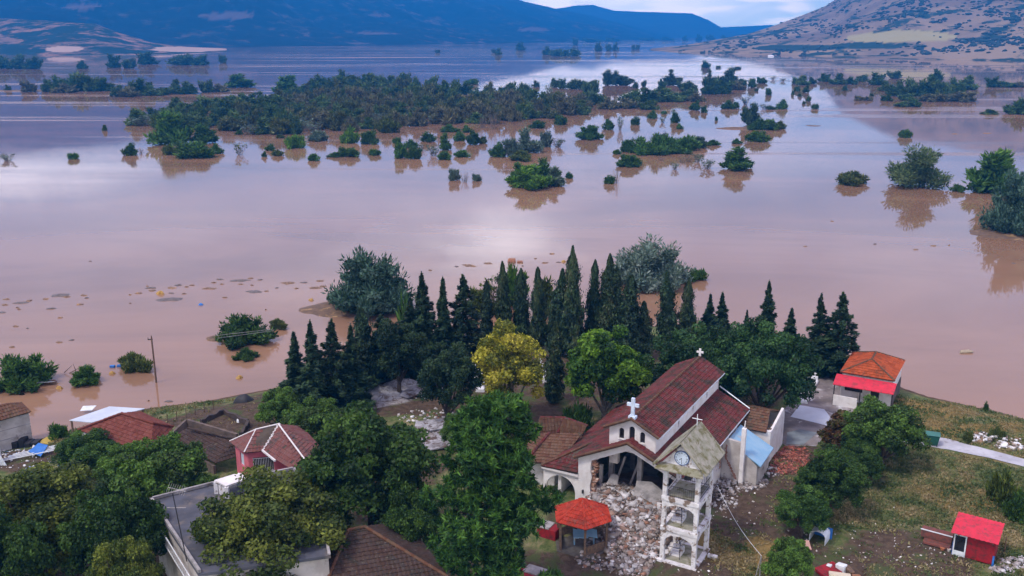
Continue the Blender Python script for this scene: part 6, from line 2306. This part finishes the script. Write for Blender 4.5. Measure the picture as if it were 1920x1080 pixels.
SAND = plain('pale_sand', (0.44, 0.44, 0.48), (0.26, 0.25, 0.27), 2.2, .95, .9, .10, dirt=(.16, .13, .12), dscale=1.6, dlo=.52, dhi=.62)
MUDM = plain('brown_mud', (0.15, 0.095, 0.060), (0.10, 0.065, 0.045), 1.0, .8, .5, .04, dirt=(.30, .19, .09), dlo=.56, dhi=.66)
mound('sand_heap', 'smooth heap of whitish sand in the churchyard', 716, 740, 2.8, 2.0, 0.9, SAND, cat='sand heap', seed=2)
mound('sand_heap', 'longer pale gravel heap behind the smooth sand heap', 755, 724, 2.6, 1.9, 0.7, SAND, cat='sand heap', seed=5)
CRK = plain('cracked_slab', (0.42, 0.42, 0.46), (0.20, 0.19, 0.20), .9, .9, .6, .05, dirt=(.10, .07, .06), dscale=1.2, dlo=.48, dhi=.58)
random.seed(11)
for i, (px, py, lb) in enumerate(((772, 738, 'tilted pale slab right of the sand heaps'), (812, 802, 'broad pale slab in the churchyard left of the pine top'), (842, 822, 'pale slab lying lower right of the broad slab'), (815, 835, 'cracked slab nearest the large spreading tree'))):
    x, y, z = atg(px, py)
    q = [Vector((x + math.cos(a) * random.uniform(1.5, 2.3), y + math.sin(a) * random.uniform(1.3, 2.0), z + .22 + .12 * math.sin(a + i))) for a in (0.3, 1.4, 2.5, 3.6, 4.6, 5.5)]
    q = [Vector((p.x, p.y, z + .2 + (p.x - x) * .08)) for p in q]
    mb = MB()
    mb.prism(q, (0, 0, .14))
    tag(mb.build('stone_slab', CRK, None, .02), lb, 'slab')

# ================================================================== islets of mud
for (px, py, rx, ry, h, lb) in ((650, 578, 8.5, 5, .45, 'brown mud spit under the large grey green flood tree'), (1888, 440, 9, 6, .4, 'brown mud islet under the big tree at the right edge'), (1388, 241, 12, 3, .6, 'thin brown mud bank in the upper lake'),
                               (1215, 532, 7, 4, .1, 'mud under the silvery flood tree'), (410, 635, 2.2, 1.2, .3, 'reddish mud patch at the left of the dark dome bush'), (85, 170, 60, 12, .4, 'low green land at the left end of the far island')):
    mound('mud_bank', lb, px, py, rx, ry, h, MUDM, kind='structure', z0=ZW, seed=px * .1)

# ================================================================== utility pole, wires, wire post
x, y = at(293, 717, ZW)
po = empty('utility_pole', (x, y, ZW))
tag(po, 'dark wooden utility pole standing in the flood', 'pole')
mb = MB()
zt = ztop(282, 632, y) - ZW
mb.bar((0, 0, -1.5), (0, 0, zt), .13, 8, .09)
mb.build('shaft', WOOD_, po)
mb = MB()
mb.box(-.45, .1, -.04, .04, zt - .35, zt - .25)
mb.bar((-.4, 0, zt - .25), (-.4, 0, zt - .05), .04, 6)
mb.bar((0, 0, zt), (0, 0, zt + .18), .04, 6)
mb.build('insulator_arm', BLACKM, po)
for k, (a, b, lb) in enumerate((((406, 629, 5.5), (512, 617, 5.5), 'upper of the thin wires over the dark dome bush'), ((408, 634, 5.2), (512, 620, 5.2), 'lower of the thin wires over the dark dome bush'))):
    pa, pb = P3(*a), P3(*b)
    mb = MB()
    mb.bar(pa, pb, .022, 4)
    tag(mb.build('wire', CONC), lb, 'wire')
x, y, z = atg(1424, 1085)
mb = MB()
zt = ztop(1424, 1042, y)
mb.bar((x, y, z - .3), (x, y, zt), .05, 6)
mb.bar((x - .5, y - .3, z - .3), (x, y, zt), .03, 5)
tag(mb.build('wire_post', CONC), 'thin grey post with a stay at the lower edge holding the guy wire', 'post')
top_ = Vector((x, y, zt))
pa = MCH @ Vector((9.9, 6.4, 1.2))
mb = MB()
for i in range(10):
    f, f2 = i / 10, (i + 1) / 10
    sag = lambda q: -.5 * math.sin(math.pi * q)
    mb.bar(pa.lerp(top_, f) + Vector((0, 0, sag(f))), pa.lerp(top_, f2) + Vector((0, 0, sag(f2))), .018, 4)
tag(mb.build('guy_wire', PLASTIC), 'pale wire running from the rubble by the church to the grey post', 'wire')

# ================================================================== bin, kennel, junk, loose things
x, y, z = atg(1745, 834)
g = empty('waste_bin', (x, y, z), R(-20))
tag(g, 'dark green wheeled waste container on the path', 'bin')
mb = MB()
mb.add([(-.55, -.4, .15), (.55, -.4, .15), (.55, .4, .15), (-.55, .4, .15), (-.68, -.5, 1.1), (.68, -.5, 1.1), (.68, .5, 1.1), (-.68, .5, 1.1)], [(3, 2, 1, 0), (4, 5, 6, 7), (0, 1, 5, 4), (1, 2, 6, 5), (2, 3, 7, 6), (3, 0, 4, 7)])
mb.build('body', GREENP, g, .03)
mb = MB()
mb.prism([(-.72, -.55, 1.11), (.72, -.55, 1.11), (.72, .1, 1.3), (-.72, .1, 1.3)], (0, 0, .05))
mb.prism([(-.72, .103, 1.3), (.72, .103, 1.3), (.72, .55, 1.12), (-.72, .55, 1.12)], (0, 0, .05))
mb.build('lid', plain('green_lid', (.05, .17, .15), rough=.45), g, .02)
for sx_ in (-.5, .5):
    for sy_ in (-.35, .35):
        mb = MB()
        mb.bar((sx_ - .03, sy_, .1), (sx_ + .03, sy_, .1), .1, 12)
        mb.build('wheel', BLACKM, g)

x, y, z = atg(1536, 1012)
g = empty('kennel', (x, y, z), R(-35))
tag(g, 'white plastic barrel shelter open at the front, blue behind, below the dark bush tree', 'kennel')
mb = MB()
n = 10
for i in range(n):
    a0, a1 = math.pi * i / n, math.pi * (i + 1) / n
    rr0 = .62
    mb.prism([(math.cos(a0) * rr0, -.6, .55 + math.sin(a0) * .45), (math.cos(a1) * rr0, -.6, .55 + math.sin(a1) * .45), (math.cos(a1) * rr0, .6, .55 + math.sin(a1) * .45), (math.cos(a0) * rr0, .6, .55 + math.sin(a0) * .45)], Vector((math.cos(a0) * -.04, 0, math.sin(a0) * -.04)))
mb.box(.58, .62, -.6, .6, -.05, .55)
mb.box(-.62, -.58, -.6, .6, -.05, .55)
mb.build('shell', PLASTIC, g)
mb = MB()
mb.box(-.58, .78, .603, .66, -.05, .9)
mb.build('back', BLUEP, g)
x, y, z = atg(1510, 1030)
mb = MB()
mb.prism([(x - .15, y - .5, z + .25), (x + .3, y - .5, z + .25), (x + .35, y + .4, z + .5), (x, y + .4, z + .5)], (0, 0, .04))
mb.bar((x, y - .4, z - .1), (x, y - .4, z + .26), .03, 5)
mb.bar((x + .25, y + .3, z - .1), (x + .25, y + .3, z + .48), .03, 5)
tag(mb.build('board', plain('pink_board', (.55, .32, .28))), 'pinkish board propped beside the white kennel', 'board')

JP = [((-.2, .5), (1.6, 1.1), .50, 'pinkred', 'red board spread under the scrap pile at the lower edge'), ]
x0, y0, z0 = atg(1567, 1078)
for i, (dx, dy, w_, d__, h, rz, mt, lb) in enumerate([
    (-.35, .35, 1.9, 1.2, .35, .5, REDP, 'red board at the back of the scrap pile'), (.1, -.5, 1.5, .6, .55, -.25, plain('cream_cushion', (.62, .55, .42)), 'cream oval cushion on the scrap pile'),
    (-.5, -1.0, 1.5, .5, .35, -.15, PLASTIC, 'white panel at the front of the scrap pile'), (.55, .5, .5, .7, .75, .7, PLASTIC, 'white upright scrap on the pile'),
    (1.0, .1, .4, .8, .6, .3, WOOD_, 'brown wooden piece at the right of the scrap pile'), (1.25, -.7, .6, .8, .45, -.2, plain('rusty_box', (.30, .14, .07)), 'rusty box at the right of the scrap pile'), (.75, -1.1, .5, .3, .5, .2, REDP, 'small red block in front of the scrap pile'),
    (-.25, .75, .35, .35, .5, .9, PLASTIC, 'white ring shaped scrap on the red board')]):
    mb = MB()
    M = Matrix.Translation((x0 + dx, y0 + dy, z0 + h * .5)) @ Matrix.Rotation(rz, 4, 'Z') @ Matrix.Rotation(.15 * (-1) ** i, 4, 'X')
    mb.box(-w_ / 2, w_ / 2, -d__ / 2, d__ / 2, -h * .5, h * .25, 0, M)
    tag(mb.build('scrap_piece', mt, None, .04), lb, 'scrap', 'scrap pile at the lower edge')

x, y, z = atg(457, 752)
mound('tarp_heap', 'black tarpaulin heap on the green bank', 457, 750, 1.3, .7, .8, BLACKM, cat='tarp', seed=3.3)
mound('white_bag', 'white bag lying in the hollow behind the collapsed house', 448, 789, .25, .5, .45, PLASTIC, cat='bag', seed=4.4)
for (px, py, w_, lb) in ((1848, 770, 20, 'tiny round bush on the right bank near the water'),):
    plant('bush_dark', px, py, py - 16, 12, lb, 'bush', 'bush')
plant('weeds', 1868, 824, 802, 30, 'green weeds growing in the dumped building waste', 'weeds', 'weed_clump')
plant('weeds', 1815, 828, 812, 26, 'green weeds at the left end of the building waste', 'weeds', 'weed_clump')
plant('bush_dark', 1905, 975, 920, 50, 'dark bush at the right edge above the stone heap', 'bush', 'bush')
plant('bush_olive', 1880, 945, 885, 60, 'grey green sapling near the right edge of the field', 'bush', 'bush')
plant('tall_green', 545, 790, 735, 60, 'green bush on the bank left of the conifers', 'bush', 'bush')
plant('bush_green', 112, 822, 795, 40, 'leafy bush beside the tin roof shelter', 'bush', 'bush')
plant('tall_dark', 700, 700, 655, 80, 'dark bush below the conifer row by the sand heap', 'bush', 'bush')

# ================================================================== things floating on the flood
mb = MB()
a, b = P3(-60, 730, ZW + .1), P3(100, 716, ZW + .45)
u = (b - a).normalized()
nrm = Vector((-u.y, u.x, 0))
for i in range(12):
    p, q = a.lerp(b, i / 12), a.lerp(b, (i + 1) / 12)
    mb.prism([p, q, q + nrm * (1.3 - .05 * i) + Vector((0, 0, .25 * math.sin(i * .4))), p + nrm * (1.3 - .05 * i) + Vector((0, 0, .25 * math.sin((i - 1) * .4)))], (0, 0, .05))
tag(mb.build('metal_sheet', TIN), 'long bent metal sheet floating in front of the sparse bush at the left edge', 'metal sheet')
DEB = plain('floating_reed', (0.22, 0.14, 0.09), (0.13, 0.085, 0.06), 3.0, .9, .5, .03, dirt=(.35, .20, .09), dlo=.55, dhi=.66)
DEBG = plain('dark_litter', (0.10, 0.085, 0.085), (0.15, 0.13, 0.13), 3.0, .9, .5, .03)
DEBY = plain('yellow_foam', (0.42, 0.26, 0.08), (0.30, 0.18, 0.05), 3.0, .9, .5, .03)
random.seed(55)
deb = [(13, 561, 15), (38, 568, 28), (55, 564, 12), (8, 572, 14), (5, 586, 14), (33, 577, 6), (36, 580, 8), (112, 554, 40), (124, 557, 16), (86, 561, 14), (94, 579, 18), (150, 571, 14), (157, 554, 12), (162, 559, 9), (113, 596, 10),
       (30, 612, 10), (52, 616, 6), (23, 651, 11), (111, 642, 14), (134, 638, 11), (244, 553, 6), (260, 550, 16), (283, 540, 24), (286, 545, 16), (322, 540, 20), (334, 535, 14), (350, 538, 8), (360, 535, 10), (322, 550, 10), (345, 551, 9),
       (392, 541, 24), (412, 524, 16), (400, 530, 10), (416, 533, 8), (450, 526, 40), (452, 533, 12), (470, 522, 12), (487, 525, 12), (472, 535, 7), (540, 531, 26), (570, 530, 14), (600, 527, 14), (556, 541, 10), (478, 547, 28), (500, 546, 10), (590, 540, 22), (519, 540, 8),
       (605, 537, 12), (422, 558, 10), (320, 562, 46), (276, 537, 6), (244, 569, 5), (169, 490, 6), (880, 498, 26), (916, 494, 18), (856, 500, 10), (806, 507, 8), (962, 494, 10), (980, 499, 5), (978, 494, 6), (1022, 493, 14), (1048, 492, 10), (1035, 476, 10),
       (1004, 485, 6), (1080, 486, 8), (1718, 468, 12), (1750, 461, 12), (1640, 458, 8), (1560, 415, 6), (1510, 462, 8), (1525, 236, 34), (1850, 250, 22), (1790, 251, 14), (316, 753, 16), (279, 752, 5), (1780, 460, 6), (1900, 494, 10), (655, 605, 8), (498, 581, 4), (640, 585, 10)]
for i, (px, py, w_) in enumerate(deb):
    x0, y0 = at(px, py, ZW)
    wm = w_ * mpp(y0) / 2
    big = w_ >= 20
    mat_ = DEB if (i % 3 != 1) else DEBG
    o = mound('floating_debris', ('large' if big else 'small') + ' flat mat of brown reed and debris drifting on the flood', px, py, wm, wm * random.uniform(.35, .8), .14 + .03 * wm, mat_, cat='debris', seed=i * 1.7, z0=ZW, base=-.1,
              group='large drifting mats' if big else 'small drifting mats', rot=random.uniform(-.3, .3), rag=.9)
for (px, py, w_, lb) in ((301, 551, 16, 'yellow foam lump among the drifting mats'), (449, 709, 14, 'yellow orange float in front of the conifers'), (210, 701, 13, 'yellow board beside the weed clump by the pole'), (112, 729, 13, 'small brown float at the tip of the metal sheet'),
                         (584, 563, 10, 'yellow wood piece at the tip of the mud spit'), (627, 575, 12, 'tan lump on the mud spit'), (1057, 491, 9, 'round orange float near the tallest cypress'), (41, 740, 11, 'reddish float below the metal sheet')):
    x0, y0 = at(px, py, ZW)
    wm = w_ * mpp(y0) / 2
    mound('float_lump', lb, px, py, wm, wm * .7, wm * .8, DEBY if px != 41 else BRICK, cat='float', seed=px * .3, z0=ZW, base=-.1, rag=.7)
mound('blue_float', 'small bright blue float in open water at the left', 377, 572, .45, .3, .3, BLUEP, cat='float', seed=1.1, z0=ZW)
x, y = at(960, 491, ZW)
mb = MB()
mb.prism([(x - .8, y - .6, ZW), (x + .7, y - .6, ZW), (x + .6, y + .2, ZW + .45), (x - .6, y + .2, ZW + .45)], (0, .3, .1))
for i in range(5):
    mb.box(x - .75 + i * .3, x - .68 + i * .3, y - .75, y - .6, ZW, ZW + .5)
mb.box(x + .9, x + 1.9, y - .8, y + .2, ZW - .1, ZW + .2)
tag(mb.build('wooden_crate', plain('red_wood', (.30, .13, .07), (.2, .09, .05), 3)), 'tilted reddish wooden crate drifting behind the cypress row', 'crate')
x, y = at(1810, 661, ZW)
mb = MB()
for i in range(4):
    mb.bar((x - .8 + i * .1, y - .3 + i * .2, ZW + .08), (x + .9 - .1 * i, y - .1 + i * .15, ZW + .16), .12, 6)
tag(mb.build('driftwood', plain('pale_driftwood', (.45, .38, .25), (.25, .2, .15), 4)), 'pale driftwood raft in open water right of the awning shed', 'driftwood')
x, y = at(221, 688, ZW)
mb = MB()
for i in range(3):
    mb.box(x - .9 + i * .8, x - .3 + i * .8, y - .3 + .2 * i, y + .1 + .2 * i, ZW - .1, ZW + .25)
tag(mb.build('jerrycans', BLUEP, None, .05), 'blue and white cans caught at the weed clump by the pole', 'cans')
x, y = at(130, 700, ZW)
mb = MB()
for (a, b) in (((-.6, 0, .1), (.3, .3, .9)), ((0, 0, 0), (1.1, .2, .6)), ((.9, 0, 0), (.6, 0, 1.2)), ((1.2, .1, 0), (1.6, 0, .8))):
    mb.bar(Vector((x, y, ZW)) + Vector(a), Vector((x, y, ZW)) + Vector(b), .06, 5, .02)
tag(mb.build('branch', WOOD_), 'dead branches sticking out of the water right of the metal sheet', 'branch')

# fence posts along the green bank
x0, y0, _ = atg(296, 800)
x1, y1, _ = atg(400, 768)
for i in range(7):
    f = i / 6
    x, y = x0 + (x1 - x0) * f, y0 + (y1 - y0) * f
    z = ground_z(x, y)
    mb = MB()
    mb.bar((x, y, z - .2), (x + .05, y, z + 1.1), .04, 5)
    tag(mb.build('fence_post', WOOD_), 'thin wooden post of the broken fence on the green bank', 'post', 'broken fence on the green bank')

# boat shaped white thing on the far right shore
x, y = at(1446, 106, ZW)
mb = MB()
mb.prism([(x - 5, y, ZW + .2), (x + 5, y, ZW + .2), (x + 4, y + 3, ZW + 1.8), (x - 4, y + 3, ZW + 1.8)], (0, 1.5, .5))
tag(mb.build('boat', PLASTIC), 'tiny white boat at the foot of the dry mountain', 'boat')
mb = MB()
for i in range(9):
    x, y = at(1530, 236, ZW)

# scrub bushes on the right slopes: far too many to count
random.seed(77)
dg = bpy.context.evaluated_depsgraph_get()
V, F, C = [], [], []
ico = bmesh.new()
bmesh.ops.create_icosphere(ico, subdivisions=1, radius=1)
iv = [v.co.copy() for v in ico.verts]
ifc = [tuple(v.index for v in f.verts) for f in ico.faces]
ico.free()
cnt = 0
for _ in range(6000):
    px, py = random.uniform(1260, 1990), random.uniform(-60, 106)
    if 1600 < px < 1790 and 58 < py < 80 and random.random() < .93:
        continue
    if mnoise.fractal(Vector((px * .012, py * .045, 3)), 1, 2, 3) + .22 * mnoise.noise(Vector((px * .05, py * .14, 1))) < 0.12 and random.random() < .90:
        continue
    d = Vector(ray(px, py)).normalized()
    hit, loc, nn, _i, ob, _m = sc.ray_cast(dg, Vector((0, 0, CH)) + d * 900, d)
    if not hit or not ob.name.startswith(('mountain', 'hill')):
        continue
    s = random.uniform(1.2, 3.2) * (1.0 if random.random() < .85 else 1.6)
    bI = len(V)
    k = random.uniform(.7, 1.25)
    for v in iv:
        r_ = random.uniform(.75, 1.2)
        V.append((loc.x + v.x * s * 1.5 * r_, loc.y + v.y * s * r_, loc.z + s * .3 + v.z * s * .75 * r_))
        C.append((.020 * k, .042 * k, .036 * k))
    F += [tuple(i + bI for i in f) for f in ifc]
    cnt += 1
if V:
    tag(link_mesh('scrub', np_mesh('scrub', np.array(V), np.array(F), np.array(C)), FOL), 'dark scrub bushes scattered over the dry right hand slopes', kind='stuff')

# grass tufts on the village ground: stuff
rng = np.random.default_rng(99)
N = 26000
px = rng.uniform(1330, 2000, N)
py = rng.uniform(742, 1100, N)
XY = np.array([at(a, b) for a, b in zip(px, py)])
left = rng.random(N) < .2
pxl, pyl = rng.uniform(60, 560, N), rng.uniform(735, 860, N)
XL = np.array([at(a, b) for a, b in zip(pxl, pyl)])
XY = np.where(left[:, None], XL, XY)
d = shore_dist(XY)
keep = d > 0.4
for (x, y, rx, ry, ch, s, rot) in ZONES:
    if ch != 1:
        keep &= ~((np.hypot((XY[:, 0] - x) / rx, (XY[:, 1] - y) / ry) < 1.0) & (rng.random(N) < .82))
yard = [at(*p) for p in [(1440, 812), (1475, 838), (1530, 838), (1560, 812), (1712, 834), (1850, 862), (1990, 905), (1990, 878), (1850, 840), (1712, 810), (1640, 798), (1600, 745), (1560, 690), (1470, 770)]]
keep &= ~np.array([inpoly(a, b, yard) for a, b in XY])
XY = XY[keep]
Zg = ground_zs(XY)
n = len(XY)
K = 5
pos = np.repeat(np.column_stack([XY, Zg]), K, axis=0) + rng.normal(size=(n * K, 3)) * np.array([.13, .13, 0])
hh = np.repeat(rng.uniform(.06, .26, n), K)
pos[:, 2] += hh * .5
up = np.tile(np.array([0, 0, 1.0]), (n * K, 1)) + rng.normal(size=(n * K, 3)) * .55
V, F = leaves(pos, rng.normal(size=(n * K, 3)), 0.10, 2.6, along=up, jit=.2)
gmix = np.array([mnoise.fractal(Vector((a * .35, b * .35, 5)), 1, 2, 3) for a, b in XY])
C = tint(n * K, [(0.050, 0.085, 0.026), (0.10, 0.13, 0.045), (0.21, 0.18, 0.085), (0.28, 0.22, 0.12)], np.repeat(np.clip(.5 + gmix, 0, 1), K), .22)
tag(link_mesh('grass', np_mesh('grass', V, F, C), FOL), 'tufts of green and dry grass over the field and banks', kind='stuff')


# ordinal labels inside groups whose members differ only by place
ONES = 'first second third fourth fifth sixth seventh eighth ninth tenth eleventh twelfth thirteenth fourteenth fifteenth sixteenth seventeenth eighteenth nineteenth'.split()
TENS = {20: ('twentieth', 'twenty'), 30: ('thirtieth', 'thirty'), 40: ('fortieth', 'forty'), 50: ('fiftieth', 'fifty'), 60: ('sixtieth', 'sixty'), 70: ('seventieth', 'seventy'), 80: ('eightieth', 'eighty')}


def nth(n):
    if n < 20:
        return ONES[n - 1]
    t_, u_ = n // 10 * 10, n % 10
    return TENS[t_][0] if u_ == 0 else TENS[t_][1] + '-' + ONES[u_ - 1]


WHERE = {
    'bushes of the left far island': ('tree', 'in the tree line of the long island at far left'),
    'far trees near the left shore': ('tree', 'of those standing out by the far left shore'),
    'distant trees in the blue water': ('tiny tree', 'in the far blue water below the hills'),
    'bushes in front of the wood': ('bush', 'in the scatter before the flooded wood'),
    'small bushes in the right of the lake': ('small tuft', 'in the pale water right of the wood'),
    'bushes of the long middle island': ('bush', 'in the long low island row right of centre'),
    'leafless shrubs below the middle island': ('bare shrub', 'in the tangle below the long low island'),
    'trees of the flooded scrub': ('tree', 'in the scrub running right from the wood'),
    'bushes of the right far island': ('bush', 'on the low island under the right mountain'),
    'trees along the front edge of the flooded wood': ('tree', 'on the near edge of the flooded wood'),
    'trees along the back edge of the flooded wood': ('tree', 'on the far edge of the flooded wood'),
    'broken fence on the green bank': ('wooden post', 'of the broken fence on the green bank'),
    'large drifting mats': ('large reed mat', 'drifting on the flood'),
}
TONE = {'dark': 'dark ', 'green': 'green ', 'grey': 'grey ', 'olive': 'olive ', 'bright': 'bright green ', 'blue': 'dark '}
for g_, (what, where) in WHERE.items():
    mem = [o for o in sc.objects if o.get('group') == g_]

    def key(o):
        if o.name.startswith(('floating', 'fence')):
            c = sum((Vector(b) for b in o.bound_box), Vector()) / 8
            return c.x / c.y
        return o.location.x / max(1, depth(o.location.y, o.location.z))
    mem.sort(key=key)
    for i, o in enumerate(mem):
        tone = ''
        if o.type == 'MESH' and '_' in o.data.name:
            tone = TONE.get(o.data.name.split('_')[1].split('/')[0], '')
        o['label'] = '%s %s%s from the left %s' % (nth(i + 1), tone, what, where)
